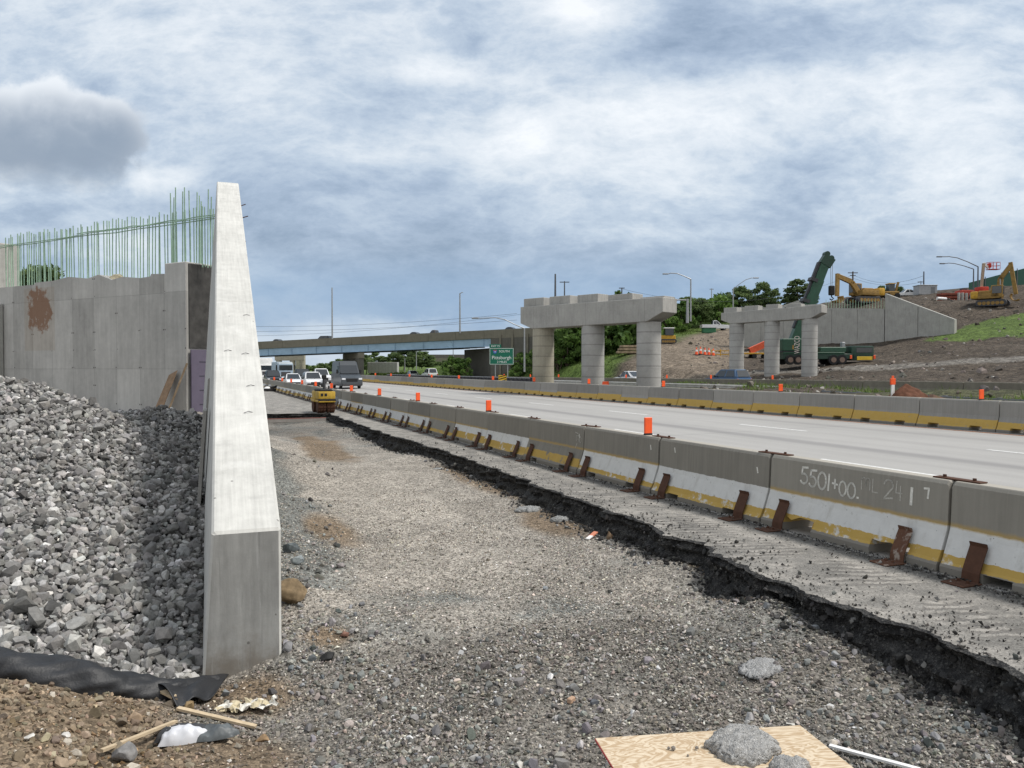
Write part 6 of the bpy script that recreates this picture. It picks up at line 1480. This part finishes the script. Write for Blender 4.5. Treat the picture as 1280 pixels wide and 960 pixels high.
for i, (px, h) in enumerate(((1197.5, 1.3), (1202, 1.3), (1207, 1.35), (1213, 1.3), (1217.5, 1.3), (1223, 1.25), (1231, 1.2))):
    loc = at_ground(px, 124, -.1); lab = f'{ORD[i]} grey concrete stub in the row below the red skip, from its downhill end'
    if first is None: first = tag(MB().bbox(-.16, .16, -.16, .16, 0, 1.3, .03).build('concrete_stub', CONC_PIER, None, loc=loc), lab, 'concrete stub', 'grey concrete stubs on the hill')
    else: dup(first, loc, 0, lab)
# green privacy screen on the hilltop
a = W(1211, 357, 136); b = W(1330, 326, 140); t_ = empty('screen_fence', (a.x, a.y, a.z), math.atan2(b.y - a.y, b.x - a.x), 'dark green mesh screen fence on the hilltop behind the excavator', 'fence'); L = math.hypot(b.x - a.x, b.y - a.y); rise = b.z - a.z
SCR = flat('green mesh', (.02, .075, .055), .8)
for i in range(6):
    x0, x1 = L * i / 6 + .05, L * (i + 1) / 6 - .05; MB().prism([(x0, rise * i / 6 - 2.4), (x1, rise * (i + 1) / 6 - 2.4), (x1, rise * (i + 1) / 6 + .5), (x0, rise * i / 6 + .5)], 'y', 0, .08).build('screen_panel', SCR, t_)
    MB().box(x1 - .02, x1 + .1, -.08, .0, rise * i / 6 - 2.4, rise * (i + 1) / 6 + .8).build('post', POLE, t_)
# parked things on the hilltop
loc = at_ground(1131, 146, -.2); car(loc, -YAW + math.pi / 2, 'white car parked on the hilltop left of the bare dark pole', PW, 'car', 4.6, 1.8, 1.5, 'sedan')
loc = at_ground(1161, 142, -.1); t_ = empty('grey_cabin', loc, -YAW, 'pale grey site cabin beside the bare dark pole on the hill', 'cabin'); MB().bbox(-1.9, 1.4, 0, 2.2, 0, 1.7, .04).build('body', flat('cabin grey', (.36, .37, .38), .6), t_); MB().bbox(-2, 1.5, -.1, 2.3, 1.7, 1.82, .02).build('roof', STEEL, t_); MB().bbox(.2, 1.0, -.02, .0, .3, 1.4, .01).build('door', flat('cabin door', (.2, .21, .22), .6), t_)
loc = at_ground(1112, 138, -.1); t_ = empty('backhoe', loc, -YAW, 'small dusty yellow machine half hidden behind the wing of the far abutment', 'loader'); MB().bbox(-1.4, 1.2, -.9, .9, .5, 1.3, .08).build('body', YELD, t_); MB().bbox(-.5, .5, -.7, .7, 1.3, 2.6, .06).build('cab', GLASS, t_); MB().bbox(-.6, .6, -.8, .8, 2.6, 2.75, .03).build('roof', YEL, t_); MB().beam((.9, 0, 1.2), (1.4, 0, 3.0), .3, .35).build('arm', YELD, t_)
for x in (-.9, .8):
    for y in (-.9, .9): MB().cyl((x, y - .15, .5), (x, y + .15, .5), .5, 14).build('wheel', BLACK, t_)
loc = at_ground(1176, 126, .1); t_ = empty('white_pipe', loc, -YAW + .3, 'short white pipe lying on the dark slope below the cabin', 'pipe'); MB().tube([(-.9, 0, .25), (.9, 0, .2)], .24, 14).build('tube', WHITE, t_, smooth=True)
loc = at_ground(893, 150, .1); t_ = car(loc, -YAW - math.pi / 2, 'white pickup at the top of the earth ramp', PW, 'pickup truck', 5.4, 1.9, 1.85, 'pickup', name='pickup_truck')
loc = at_ground(885, 146, 0); t_ = empty('green_skip', loc, -YAW, 'small green skip at the top of the earth ramp', 'container'); MB().bbox(-1.1, 1.3, -.7, .7, .1, 1.0, .05).build('body', flat('skip green', (.04, .16, .08), .7), t_); MB().bbox(-1.15, 1.35, -.75, .75, 1.0, 1.1, .02).build('rim', DARKSTEEL, t_)
# brown earth mound with a rusty sheet in the median
p = W(1133, 487, 36); root = empty('earth_mound', (p.x, p.y, .55), 0, 'rust brown earth mound in the weedy median', 'mound')
xs_ = np.linspace(-1.3, 1.3, 40); Xg, Yg = np.meshgrid(xs_, xs_); rr = np.hypot(Xg / 1.0, Yg); Zg = np.clip(1 - rr / 1.15, -.1, 1) ** 1.0 * 1.0 + fbm(Xg, Yg, 2.2, 4, 201) * .22; Vg = np.stack([Xg.ravel(), Yg.ravel(), Zg.ravel() - .1], 1); ii = (np.arange(39)[:, None] * 40 + np.arange(39)).ravel()
o = np_mesh('soil', Vg, np.stack([ii, ii + 1, ii + 41, ii + 40], 1), flat('rust brown soil', (.115, .055, .036), .95, .1, 0, .35, 4), True); setp(o, root)
MB().beam((.5, -.9, .25), (1.25, -1.0, .05), .25, .22).build('concrete_lump', flat('pinkish block', (.30, .19, .14), .9), root)

# ------------------------------------------------------------------ vegetation
def leaf_quads(cent, size, tint, squash=1.0):
    n = len(cent); u = rng.normal(size=(n, 3)); u /= np.linalg.norm(u, axis=1)[:, None]; v = np.cross(u, rng.normal(size=(n, 3))); v /= np.linalg.norm(v, axis=1)[:, None]
    s = size * rng.uniform(.6, 1.3, n); a = u * s[:, None]; b = v * (s * .55)[:, None]
    V = np.stack([cent - a, cent + b * 1.0, cent + a, cent - b], 1).reshape(-1, 3); F = np.arange(n * 4).reshape(n, 4)
    return V, F, np.repeat(tint, 4)
def crown_mesh(name, R, H0, H1, nclump, per, leaf, mat, seed, lopsided=.25, gap=.0):
    g = np.random.default_rng(seed); C_ = []; T_ = []
    for _ in range(nclump):
        t = g.uniform(0, 1) ** .8; h = H0 + (H1 - H0) * t; prof = math.sin(math.pi * (.16 + .80 * t)) ** .7
        a = g.uniform(0, 2 * math.pi); r = R * prof * math.sqrt(g.uniform(.12, 1)) * (1 + lopsided * math.sin(a * 2 + seed)); c = np.array([r * math.cos(a), r * math.sin(a), h])
        cr = R * g.uniform(.16, .34); q = g.normal(size=(per, 3)); q /= np.linalg.norm(q, axis=1)[:, None]; q *= (g.uniform(.25, 1, per) ** .5)[:, None] * cr; q[:, 2] *= .7
        C_.append(c + q); T_.append(np.clip(g.uniform(.1, .9) + g.normal(0, .18, per), 0, 1))
    V, F, T = leaf_quads(np.concatenate(C_), leaf, np.concatenate(T_)); return np_mesh(name, V, F, mat, False, {'tint': ('FLOAT', T)})
def tree_proto(name, seed, H=8.0, R=2.6, mat=LEAF, clumps=80, per=75, leaf=.25, trunk=.28, low=.22):
    r = random.Random(seed); root = empty(name, (0, 0, 0)); mb = MB(); top = H * .62
    mb.tube([(0, 0, -.3), (.05, .02, top * .4), (.0, .08, top)], [trunk * .6, trunk * .42, trunk * .2], 8)
    for k in range(6):
        a = k * 1.05 + r.uniform(-.3, .3); z = top * r.uniform(.4, .95); e = Vector((math.cos(a) * R * .62, math.sin(a) * R * .62, z + H * .2)); mb.tube([(0, .04, z), e * .5 + Vector((0, 0, z * .5 - .1)), e], [trunk * .25, trunk * .17, trunk * .06], 6)
    mb.build('trunk', BARK, root); c = crown_mesh('crown', R, H * low, H * .97, clumps, per, leaf, mat, seed); setp(c, root); return root
TP = [tree_proto('broadleaf_tree', 11), tree_proto('broadleaf_tree', 12, R=2.2, clumps=60), tree_proto('broadleaf_tree', 13, R=3.0, clumps=95), tree_proto('broadleaf_tree', 14, R=2.3, clumps=30, per=60, low=.3)]
used = set()
def tree(k, px, pytop, d, lab, group, width=1.0, zb=None, mesh_mat=None):
    p = W(px, 460, d); z = tz(p.x, p.y) if zb is None else zb; h = zA(pytop, d) - z; s = max(h, 1.0) / 8.0
    if k in used: o = dup(TP[k])
    else: o = TP[k]; used.add(k)
    o.location = (p.x, p.y, z); o.rotation_euler = (0, 0, random.uniform(0, 6.28)); o.scale = (s * width, s * width, s); tag(o, lab, 'tree', group); return o
GT_ = 'trees on the hill crest'
for k, px, pt, d, lab, w in (
    (0, 925, 358, 168, 'dense round tree on the crest, just left of the tallest gap above the far pier', 1.05), (2, 953, 354.5, 168, 'broad dark tree in the middle of the crest above the far pier cap', 1.0), (3, 970, 361, 172, 'thin see-through tree between the broad crest tree and the crane boom', .8),
    (1, 997, 350, 165, 'tall tree directly left of the green crane boom', 1.4), (2, 1012, 362, 168, 'tree half hidden behind the green crane boom', 1.0), (0, 897, 373, 172, 'low tree left of the leaning street lamp on the crest', 1.35), (2, 876, 374, 160, 'low bushy tree right of the thick signal mast', 1.25), (1, 858, 372, 158, 'tree behind the thick signal mast and hill lamp', 1.5), (3, 911, 366, 175, 'sparse tree behind the leaning street lamp', 1.0), (0, 940, 372, 180, 'shorter tree filling the gap behind the dense round crest tree', 1.3),
    (1, 985, 368, 180, 'shorter tree behind the brown distant pole on the crest', 1.4), (0, 845, 385, 168, 'lowest tree on the crest, beside the large pier cap end', 1.3),
    (2, 1101, 358, 160, 'loose tree behind the yellow excavator on the hilltop', 1.35), (0, 1124, 358.5, 165, 'tree above the white car on the hilltop', 1.3), (1, 1144, 363, 165, 'small tree left of the bare dark pole on the hilltop', 1.6), (3, 1156, 366, 170, 'smallest sparse tree behind the bare dark pole on the hilltop', 1.7), (0, 1088, 368, 170, 'low tree behind the excavator cab on the hilltop', 1.3)):
    tree(k, px, pt, d, lab, GT_, w)
tree(2, 52, 336, 46, 'bushy green tree showing behind the rebar of the abutment', None, .9, zb=2.0)
tree(0, 34, 340, 47, 'smaller green tree at the left behind the rebar of the abutment', None, .9, zb=2.0)
rr = random.Random(8)
WL = ['dark tree in the wood seen under the overpass', 'tree in the far wood beside the overpass pier']
for px, pt, d in ((448, 440, 215), (458, 444, 225), (470, 440, 235), (483, 446, 230), (494, 440, 240), (505, 437, 228), (516, 438, 236), (527, 439, 240), (537, 444, 236), (547, 452, 240), (556, 451, 244), (566, 448, 250), (577, 448, 250), (588, 449, 250), (511, 446, 215), (488, 452, 214), (440, 441, 232), (431, 450, 240), (462, 450, 212), (524, 448, 214), (541, 457, 220), (572, 456, 226), (586, 456, 226)):
    tree(rr.choice((0, 1, 2)), px, pt, d, 'dark leafy tree of the wood seen under the overpass, right of the grey van', 'trees of the wood under the overpass', 1.45)
for px, pt, d in ((383, 456, 300), (391, 457, 300), (401, 454, 290), (409, 454, 290), (417, 452, 280), (424, 449, 270)):
    tree(rr.choice((0, 1, 2)), px, pt, d, 'small distant tree under the overpass above the queue of cars', 'small trees above the queue', 1.7)
# bushes on the green slope
def bush_proto(seed, R=1.0, H=1.6):
    root = empty('bush', (0, 0, 0)); mb = MB()
    for k in range(5): a = k * 1.25; mb.tube([(0, 0, -.2), (math.cos(a) * R * .4, math.sin(a) * R * .4, H * .6)], [.05, .02], 5)
    mb.build('stem', BARK, root); c = crown_mesh('foliage', R, .12, H, 26, 46, .12, LEAFB, seed); setp(c, root); return root
BP = [bush_proto(31), bush_proto(32, .9, 1.9), bush_proto(33, 1.2, 1.4)]; bu = set()
def bush(k, x, y, s, lab, grp):
    o = dup(BP[k]) if k in bu else BP[k]; bu.add(k); o.location = (x, y, tz(x, y) - .05); o.rotation_euler = (0, 0, rr.uniform(0, 6.28)); o.scale = (s, s, s * rr.uniform(.85, 1.15)); tag(o, lab, 'bush', grp)
cnt = 0
while cnt < 150:
    px = rr.uniform(688, 905) if cnt % 2 else rr.uniform(690, 805); d = rr.uniform(108, 190); p = W(px, 460, d); z = tz(p.x, p.y); py = 460.3 - FPX * (z - EYE.z) / d
    # the grass lane along the ramp edge stays open
    lim = np.interp(px, [690, 745, 800, 850, 905], [466, 452, 433, 414, 403])
    if py > lim + rr.uniform(-4, 3): continue
    bush(rr.randrange(3), p.x, p.y, rr.uniform(1.6, 4.4), 'leafy green bush on the overgrown slope behind the large pier', 'bushes on the slope behind the large pier'); cnt += 1
for i in range(14):
    px = rr.uniform(640, 700) if i < 9 else rr.uniform(560, 600); d = rr.uniform(122, 137) if i < 9 else rr.uniform(138, 150); p = W(px, 460, d)
    bush(rr.randrange(3), p.x, p.y, rr.uniform(1.1, 2.4), 'bush at the foot of the overpass abutment wall near the exit sign', 'bushes at the abutment foot')
# weeds and grass
def blades(name, X, Y, Z, h, wd, mat, lab, cat, lean=.5):
    n = len(X); a = rng.uniform(0, 2 * np.pi, n); dx, dy = np.cos(a) * wd, np.sin(a) * wd; lx, ly = rng.normal(0, lean, n) * h, rng.normal(0, lean, n) * h
    V = np.stack([np.stack([X - dx, Y - dy, Z - .03], 1), np.stack([X + dx, Y + dy, Z - .03], 1), np.stack([X + lx, Y + ly, Z + h], 1)], 1).reshape(-1, 3)
    tag(np_mesh(name, V, np.arange(n * 3).reshape(n, 3), mat, False, {'tint': ('FLOAT', np.repeat(np.clip(rng.normal(.5, .3, n), 0, 1), 3))}), lab, cat, kind='stuff')
N = 15000; x = rng.uniform(24.5, 40.5, N); y = rng.uniform(14, 62, N); k = (fbm(x, y, .22, 3, 301) + .25 * fbm(x, y, 1.1, 2, 305)) > .12; x, y = x[k], y[k]; h = rng.uniform(.08, .34, len(x)) * (1 + (rng.uniform(size=len(x)) < .05))
blades('median_weeds', x, y, terrain_z(x, y), h, .035, GRASSM, 'patchy green weeds over the earth of the median', 'weeds')
N = 60000; x = rng.uniform(28, 150, N); y = rng.uniform(60, 190, N); zz = terrain_z(x, y); cc = terrain_cols(x, y, zz)['zone'][1]; k = (cc[:, 1] > cc[:, 0] * 1.25) & ~((x > 66) & (y < 92)); x, y, zz = x[k], y[k], zz[k]
blades('slope_grass', x, y, zz, rng.uniform(.15, .5, len(x)), .06, GRASSM, 'grass growing on the green slopes beyond the road', 'grass')

# ------------------------------------------------------------------ things lying in front
def gz(x, y): return float(near_z(np.array([x]), np.array([y]))[0])
def on_ground(px, py, z=-.45):
    for _ in range(6): p = G(px, py, z); z = gz(p.x, p.y)
    return Vector((p.x, p.y, z))
# plywood sheet with a concrete slump on it
def ply():
    m, t, b = new_mat('fir plywood'); o = t.obj(); x, y, z = t.sep(o)[:3]
    w = t.noise(t.scalevec(o, (1.1, 2.6, 1)), 2.2, 3, .5, 1.6); ring = t.math('ABSOLUTE', t.math('SUBTRACT', t.math('FRACT', t.math('MULTIPLY', w, 9)), .5))
    c = t.mix(t.ss(ring, .05, .42), (.44, .325, .205), (.62, .52, .385)); f = t.noise(t.scalevec(o, (3, 60, 3)), 4, 4, .6); c = t.mix(t.math('MULTIPLY', t.ss(f, .5, .7), .25), c, (.30, .19, .10)); finish(t, b, c, .75, t.bump(f, .15, .002), .25)
    a, b_, e = G(744, 926, -.30), G(1000, 905, -.30), G(1120, 968, -.32)
    root = empty('plywood_sheet', a, 0, 'pale plywood sheet with swirling grain lying on the gravel in front', 'plywood')
    u = (b_ - a); u.z = 0; n = Vector((u.y, -u.x, 0)).normalized(); ang = math.atan2(u.y, u.x); root.rotation_euler = (R_(-2), R_(1), ang)
    Lw = u.length; MB().bbox(0, Lw, -1.25, 0, 0, .018, .002).build('panel', m, root)
    MB().box(-.0025, 0, -1.25, -.002, .002, .016).build('red_edge', flat('red edge paint', (.38, .05, .05), .7), root)
    return root, Lw, ang, a
PL, PLW, PLA, PA_ = ply()
def lump_mat(name, col):
    m, t, b = new_mat(name); o = t.obj(); n = t.noise(o, 38, 8, .72); v = t.vor(o, 75); cc = t.sep(t.vor(o, 75, out=1))[0]; n2 = t.noise(o, 9, 5, .6)
    k = t.math('MULTIPLY', t.mapr(n, .25, .75, .65, 1.3), t.math('MULTIPLY', t.mapr(cc, 0, 1, .8, 1.2), t.mapr(n2, .3, .7, .85, 1.15))); c = t.mix(1, (*col, 1), t.comb(k, k, k), 'MULTIPLY')
    finish(t, b, c, .92, t.bump(t.math('ADD', t.math('MULTIPLY', n, 1.6), t.math('MULTIPLY', v, -.7)), 1.0, .022), .15); return m
def slump(name, loc, r, h, lab, col, seed, sq=.85, rz=0):
    bm = bmesh.new(); bmesh.ops.create_icosphere(bm, subdivisions=5, radius=1); P = np.array([v.co[:] for v in bm.verts]); 
    th = np.arctan2(P[:, 1], P[:, 0]); k = 1 + fbm(np.cos(th) * 1.3 + 5, np.sin(th) * 1.3, 1.2, 5, seed, .62) * .5
    P[:, 0] *= r * k; P[:, 1] *= r * sq * k; P[:, 2] = np.where(P[:, 2] > 0, P[:, 2] ** .8 * h, P[:, 2] * .06 * h)
    nn = fbm(P[:, 0] / r * 2 + P[:, 2] * 7, P[:, 1] / r * 2 - P[:, 2] * 5, 2.3, 5, seed + 4, .6); P[:, 2] *= 1 + .5 * nn; P += (np.array([v.normal[:] for v in bm.verts])) * (fbm(P[:, 0] / r * 14 + P[:, 2] / r * 9, P[:, 1] / r * 14 - P[:, 2] / r * 7, 1, 3, seed + 13)[:, None] * .05 * r) * (P[:, 2:3] > 0); P[:, :2] *= (1 + .07 * fbm(P[:, 0] / r * 9, P[:, 1] / r * 9 + P[:, 2] * 20, 1, 3, seed + 9))[:, None]
    for v, p_ in zip(bm.verts, P): v.co = p_
    o = MB().bm(bm).build(name, lump_mat('fresh concrete ' + name, col), None, 'all', loc, rz, fix=False); return tag(o, lab, 'concrete lump')
pz = G(926, 932, -.27); slump('concrete_lump', (pz.x, pz.y, pz.z - .01), .255, .085, 'grey slump of set concrete sitting on the plywood sheet', (.46, .455, .44), 3)
pz = G(985, 960, -.27); slump('concrete_crumb', (pz.x, pz.y, pz.z), .13, .05, 'smaller broken concrete crumb on the plywood at the frame edge', (.46, .455, .44), 9)
pz = on_ground(950, 834); slump('concrete_splash', (pz.x, pz.y, pz.z - .01), .25, .045, 'pale splash of set concrete on the gravel beyond the plywood', (.42, .42, .415), 6, .6, .5)
for i, (px, py, r) in enumerate(((842, 937, .016), (836, 936, .011), (871, 936, .012), (860, 945, .008))):
    pz = G(px, py, -.275); bm = bmesh.new(); bmesh.ops.create_icosphere(bm, subdivisions=1, radius=r); [setattr(v, 'co', v.co * random.uniform(.75, 1.2)) for v in bm.verts]
    tag(MB().bm(bm).build('pebble', STONE if False else flat('grey pebble', (.22, .20, .18), .9), None, loc=(pz.x, pz.y, pz.z + r * .5)), 'tiny grey pebble lying on the plywood beside the concrete slump', 'pebble', 'pebbles on the plywood')
p0 = on_ground(1085, 938); p1 = on_ground(1150, 968); t_ = empty('white_lath', p0, 0, 'white painted lath under the plywood corner', 'lath'); MB().beam((-.22, .12, .02), p1 - p0 + Vector((0, 0, .03)), .035, .015).build('strip', WHITE, t_)
p0 = on_ground(714, 878); t_ = empty('brick_scrap', p0, .5, 'small broken tan brick scrap on the gravel left of the plywood', 'brick'); MB().bbox(-.035, .035, -.02, .02, 0, .04, .006).build('chip', flat('tan brick', (.42, .28, .19), .9), t_)
# black drainage fabric roll
def fabric():
    pts = [(-110, 822, 5.55), (-50, 832, 5.6), (0, 838, 5.65), (40, 843, 5.7), (80, 849, 5.75), (120, 858, 5.8), (150, 862, 5.9), (185, 866, 6.0), (215, 864, 6.1), (245, 857, 6.3), (272, 850, 6.45)]
    rad = [.16, .16, .155, .15, .145, .14, .12, .105, .09, .06, .03]
    m, t, b = new_mat('black filter fabric'); o = t.obj(); n = t.noise(o, 40, 4, .6); f = t.noise(o, 5, 5, .6); c = t.mix(f, (.010, .011, .013), (.026, .027, .030)); dust = t.ss(t.noise(o, 3, 6, .7), .56, .72); c = t.mix(t.math('MULTIPLY', dust, .35), c, (.13, .125, .12)); finish(t, b, c, .55, t.bump(t.math('ADD', n, t.math('MULTIPLY', f, 2)), .35, .01), .45)
    root = empty('filter_fabric', W(150, 862, 5.9), 0, 'black filter fabric roll draped between the stone heap and the brown soil', 'fabric'); base = root.location
    P = np.array([W(*q)[:] for q in pts]); tt = np.linspace(0, len(pts) - 1, 120); Cx = np.stack([np.interp(tt, range(len(pts)), P[:, i]) for i in range(3)], 1); Rr = np.interp(tt, range(len(pts)), rad); V = []; nt = 26
    for i in range(len(tt)):
        d = Cx[min(i + 1, len(tt) - 1)] - Cx[max(i - 1, 0)]; d /= np.linalg.norm(d); sd_ = np.cross(d, [0, 0, 1]); sd_ /= np.linalg.norm(sd_); up = np.cross(sd_, d)
        for j in range(nt):
            a = 2 * math.pi * j / nt; w_ = 1 + .10 * math.sin(a * 3 + tt[i] * 2.1) + .06 * math.sin(a * 7 - tt[i] * 5.3); V.append(Cx[i] + (sd_ * math.cos(a) * 1.15 + up * math.sin(a) * .95) * Rr[i] * w_ - np.array(base[:]))
    V = np.array(V); V[:, 2] += fbm(V[:, 0] * 4, V[:, 1] * 4, 1.3, 4, 401) * .02 + (.5 - np.abs(fbm(V[:, 0] * 3 + V[:, 2] * 6, V[:, 1] * 8, 1.6, 3, 405))) * .022
    F = np.array([(i * nt + j, i * nt + (j + 1) % nt, (i + 1) * nt + (j + 1) % nt, (i + 1) * nt + j) for i in range(len(tt) - 1) for j in range(nt)])
    o = np_mesh('roll', V, F, m, True); setp(o, root)
    # loose flap by the wall foot
    c4 = [W(188, 862, 6.05), W(290, 843, 6.75), W(268, 872, 6.15), W(222, 884, 5.85)]; n = 26; V = []
    for i in range(n):
        for j in range(n):
            u, v = i / (n - 1), j / (n - 1); p_ = c4[0].lerp(c4[1], u).lerp(c4[3].lerp(c4[2], u), v); V.append((p_.x - base.x, p_.y - base.y, p_.z - base.z + .035 * math.sin(u * 9 + v * 4) * (.3 + v) * .6 + .07 * math.sin(math.pi * v) * (1 - u * .5) + .02))
    ii = (np.arange(n - 1)[:, None] * n + np.arange(n - 1)).ravel(); o = np_mesh('loose_flap', np.array(V), np.stack([ii, ii + 1, ii + n + 1, ii + n], 1), m, True); setp(o, root); sm = o.modifiers.new('thickness', 'SOLIDIFY'); sm.thickness = .006
fabric()
# laths and scraps in the soil
def lath(a, b, w, lab, mat=None, lift=.03):
    A = on_ground(*a); B = on_ground(*b); A.z += lift; B.z += lift; t_ = empty('wooden_lath', A, 0, lab, 'lath'); MB().beam((0, 0, 0), B - A, w, .018).build('strip', mat or flat('pale lath wood', (.50, .40, .27), .8, .25, 0, .2, 14), t_)
lath((179, 861), (218, 881), .045, 'short pale lath leaning on the black fabric', None, .06); lath((222, 890), (320, 913), .04, 'long pale lath lying between the fabric and the white bag'); lath((127, 948), (220, 910), .03, 'thin pale stick lying across the soil left of the white bag', None, .05)
p = W(-20, 789, 6.4); q = W(38, 792, 6.6); t_ = empty('concrete_stake', p, 0, 'whitish concrete strip lying on the heap at the frame edge', 'strip'); MB().beam((0, 0, .03), q - p + Vector((0, 0, .03)), .10, .05).build('bar', CONC_WALL, t_)
# torn cement bag
def bag():
    p = on_ground(243, 925); root = empty('torn_bag', p, -.25, 'torn white and grey plastic bag lying on the soil', 'bag')
    def pillow(nm, cx, cy, lx, ly, h, mat, seed, rot=0, sharp=1):
        n = 28; V = []; 
        for i in range(n):
            for j in range(n):
                u, v = i / (n - 1) * 2 - 1, j / (n - 1) * 2 - 1; e = max(0, (1 - abs(u) ** 2.6)) ** .55 * max(0, (1 - abs(v) ** 2.2)) ** .6; x_ = u * lx * (1 - .25 * sharp * max(0, u) * abs(v)); y_ = v * ly * (1 - .55 * sharp * max(0, u)); V.append((cx + x_ * math.cos(rot) - y_ * math.sin(rot), cy + x_ * math.sin(rot) + y_ * math.cos(rot), h * e + .008))
        V = np.array(V); V[:, 2] += ((.35 - np.abs(fbm(V[:, 0] * 9, V[:, 1] * 9, 1.3, 4, seed))) * .045 + fbm(V[:, 0] * 30, V[:, 1] * 30, 1.2, 2, seed + 3) * .008) * (V[:, 2] > .02); ii = (np.arange(n - 1)[:, None] * n + np.arange(n - 1)).ravel(); o = np_mesh(nm, V, np.stack([ii, ii + 1, ii + n + 1, ii + n], 1), mat, True); setp(o, root)
    pillow('white_side', -.06, 0, .16, .085, .085, flat('white film', (.60, .61, .64), .4, .5, 0, .08), 411); pillow('grey_side', .13, .03, .17, .085, .065, flat('dusty grey film', (.085, .095, .10), .5, .45, 0, .4, 12), 412); pillow('torn_rim', -.07, .045, .19, .07, .075, flat('dark film', (.04, .042, .045), .5), 413, 0, .5)
bag()
p = on_ground(302, 886); root = empty('crumpled_paper', p, -.2, 'crumpled cream paper on the soil at the wall foot', 'litter')
for k in range(5):
    gx, gy = np.meshgrid(np.linspace(-.09, .09, 16), np.linspace(-.06, .06, 12)); hh = np.abs(fbm(gx, gy, 16, 3, 700 + k)) * .085 + .012; gx = gx + fbm(gx, gy, 12, 3, 720 + k) * .05; gy = gy + fbm(gx, gy, 12, 3, 740 + k) * .05
    jj = (np.arange(11)[:, None] * 16 + np.arange(15)).ravel(); mb = MB(); ox, oy = -.2 + k * .10, random.uniform(-.04, .06)
    mb.add([(a + ox, b + oy, c) for a, b, c in zip(gx.ravel(), gy.ravel(), hh.ravel())], [(i, i + 1, i + 17, i + 16) for i in jj.tolist()]); mb.build('fold', flat('cream paper' if k % 2 else 'white paper', (.50, .42, .29) if k % 2 else (.62, .60, .55), .85, .2, 0, .3, 15), root)
def rock(name, px, py, r, lab, col, seed, sq=(1, .8, .8), sink=.25, zref=-.45, cat='rock'):
    p = on_ground(px, py, zref); bm = bmesh.new(); bmesh.ops.create_icosphere(bm, subdivisions=4, radius=1); P = np.array([v.co[:] for v in bm.verts]); g = np.random.default_rng(seed)
    for _ in range(13):
        n = g.normal(size=3); n /= np.linalg.norm(n); dd = P @ n; c = g.uniform(.42, .8) if name == 'rock' else g.uniform(.66, .92); P = P - np.outer(np.maximum(dd - c, 0), n)
    P *= (1 + .10 * fbm(P[:, 0] * 2 + P[:, 2] * 3, P[:, 1] * 2 - P[:, 2], 1.6, 5, seed))[:, None]; P *= np.array(sq) * r
    for v, q in zip(bm.verts, P): v.co = q
    m = stone_mat(name + ' surface ' + str(seed)) if False else flat('rock ' + lab[:18], col, .9, .2, 0, .45, 14)
    tag(MB().bm(bm).build(name, m, None, True, (p.x, p.y, p.z + r * sq[2] * (1 - sink * 2)), random.uniform(0, 6)), lab, cat)
rock('boulder', 362, 750, .175, 'brown earthy boulder against the end of the wing wall', (.17, .125, .075), 21, (1, .9, .85), .2)
rock('rock', 362, 690, .14, 'dark blue grey slab of rock at the wall foot above the boulder', (.10, .115, .12), 2, (1, .6, .7)); rock('rock', 370, 705, .10, 'pale grey rock wedged between the boulder and the wall', (.27, .30, .31), 3)
rock('rock', 432, 795, .055, 'small reddish rock beside a pale stone near the wall end', (.22, .12, .09), 4); rock('rock', 446, 790, .045, 'small pale stone beside the reddish rock', (.50, .48, .44), 5, (1, .7, .6)); rock('rock', 410, 825, .08, 'black lump of asphalt in the hollow right of the wall end', (.03, .03, .03), 6); rock('rock', 152, 950, .10, 'grey rock under the thin stick at the frame bottom', (.20, .195, .19), 7)
rock('rock', 36, 925, .045, 'white stone in the brown soil nearest the frame corner', (.52, .50, .46), 8, (1, .6, .5)); rock('rock', 82, 922, .03, 'small white pebble in the brown soil right of the white stone', (.55, .53, .5), 9); rock('rock', 236, 887, .06, 'brown clod beside the black fabric flap', (.24, .17, .09), 10); rock('rock', 494, 860, .05, 'rounded grey stone standing out of the gravel', (.24, .235, .225), 12); rock('rock', 328, 927, .05, 'tan rock beside the torn bag', (.28, .19, .11), 13); rock('rock', 762, 741, .04, 'dark lone stone on the pale gravel', (.07, .068, .065), 14); rock('rock', 762, 673, .09, 'brown clod under the orange and white scrap at the black cut', (.16, .11, .07), 15)
# scraps under the cut
p = on_ground(742, 673, -.45); t_ = empty('panel_scrap', p, .4, 'orange and white broken panel scrap at the foot of the black cut', 'scrap'); MB().beam((-.12, 0, .02), (.08, .02, .08), .07, .015).build('orange_piece', flat('faded orange', (.60, .22, .13), .6), t_); MB().beam((-.17, -.02, .02), (-.05, -.0, .045), .06, .015).build('white_piece', WHITE, t_)
for k, (px, py, r, lab) in enumerate(((660, 638, .26, 'whitish crushed plaster rubble at the foot of the cut, the larger patch'), (700, 651, .16, 'whitish rubble lump right of the larger patch'), (548, 586, .14, 'thin pale flake on the dug floor far from the wall'))):
    p = on_ground(px, py, -.45); slump('plaster_rubble', (p.x, p.y, p.z), r, .07 if k < 2 else .02, lab, (.36, .365, .36), 20 + k, .7)
# foam strip under the wall end
p = W(256, 845, 6.78); t_ = empty('foam_strip', p, -.03, 'pale purple foam strip under the end of the wing wall', 'foam board'); MB().bbox(-.04, .34, -.02, .12, -.09, .02, .004).build('panel', flat('pale foam', (.34, .27, .33), .8), t_); MB().bbox(-.06, -.002, -.02, .10, -.05, .11, .004).build('end_piece', flat('pink foam', (.50, .42, .44), .8), t_)
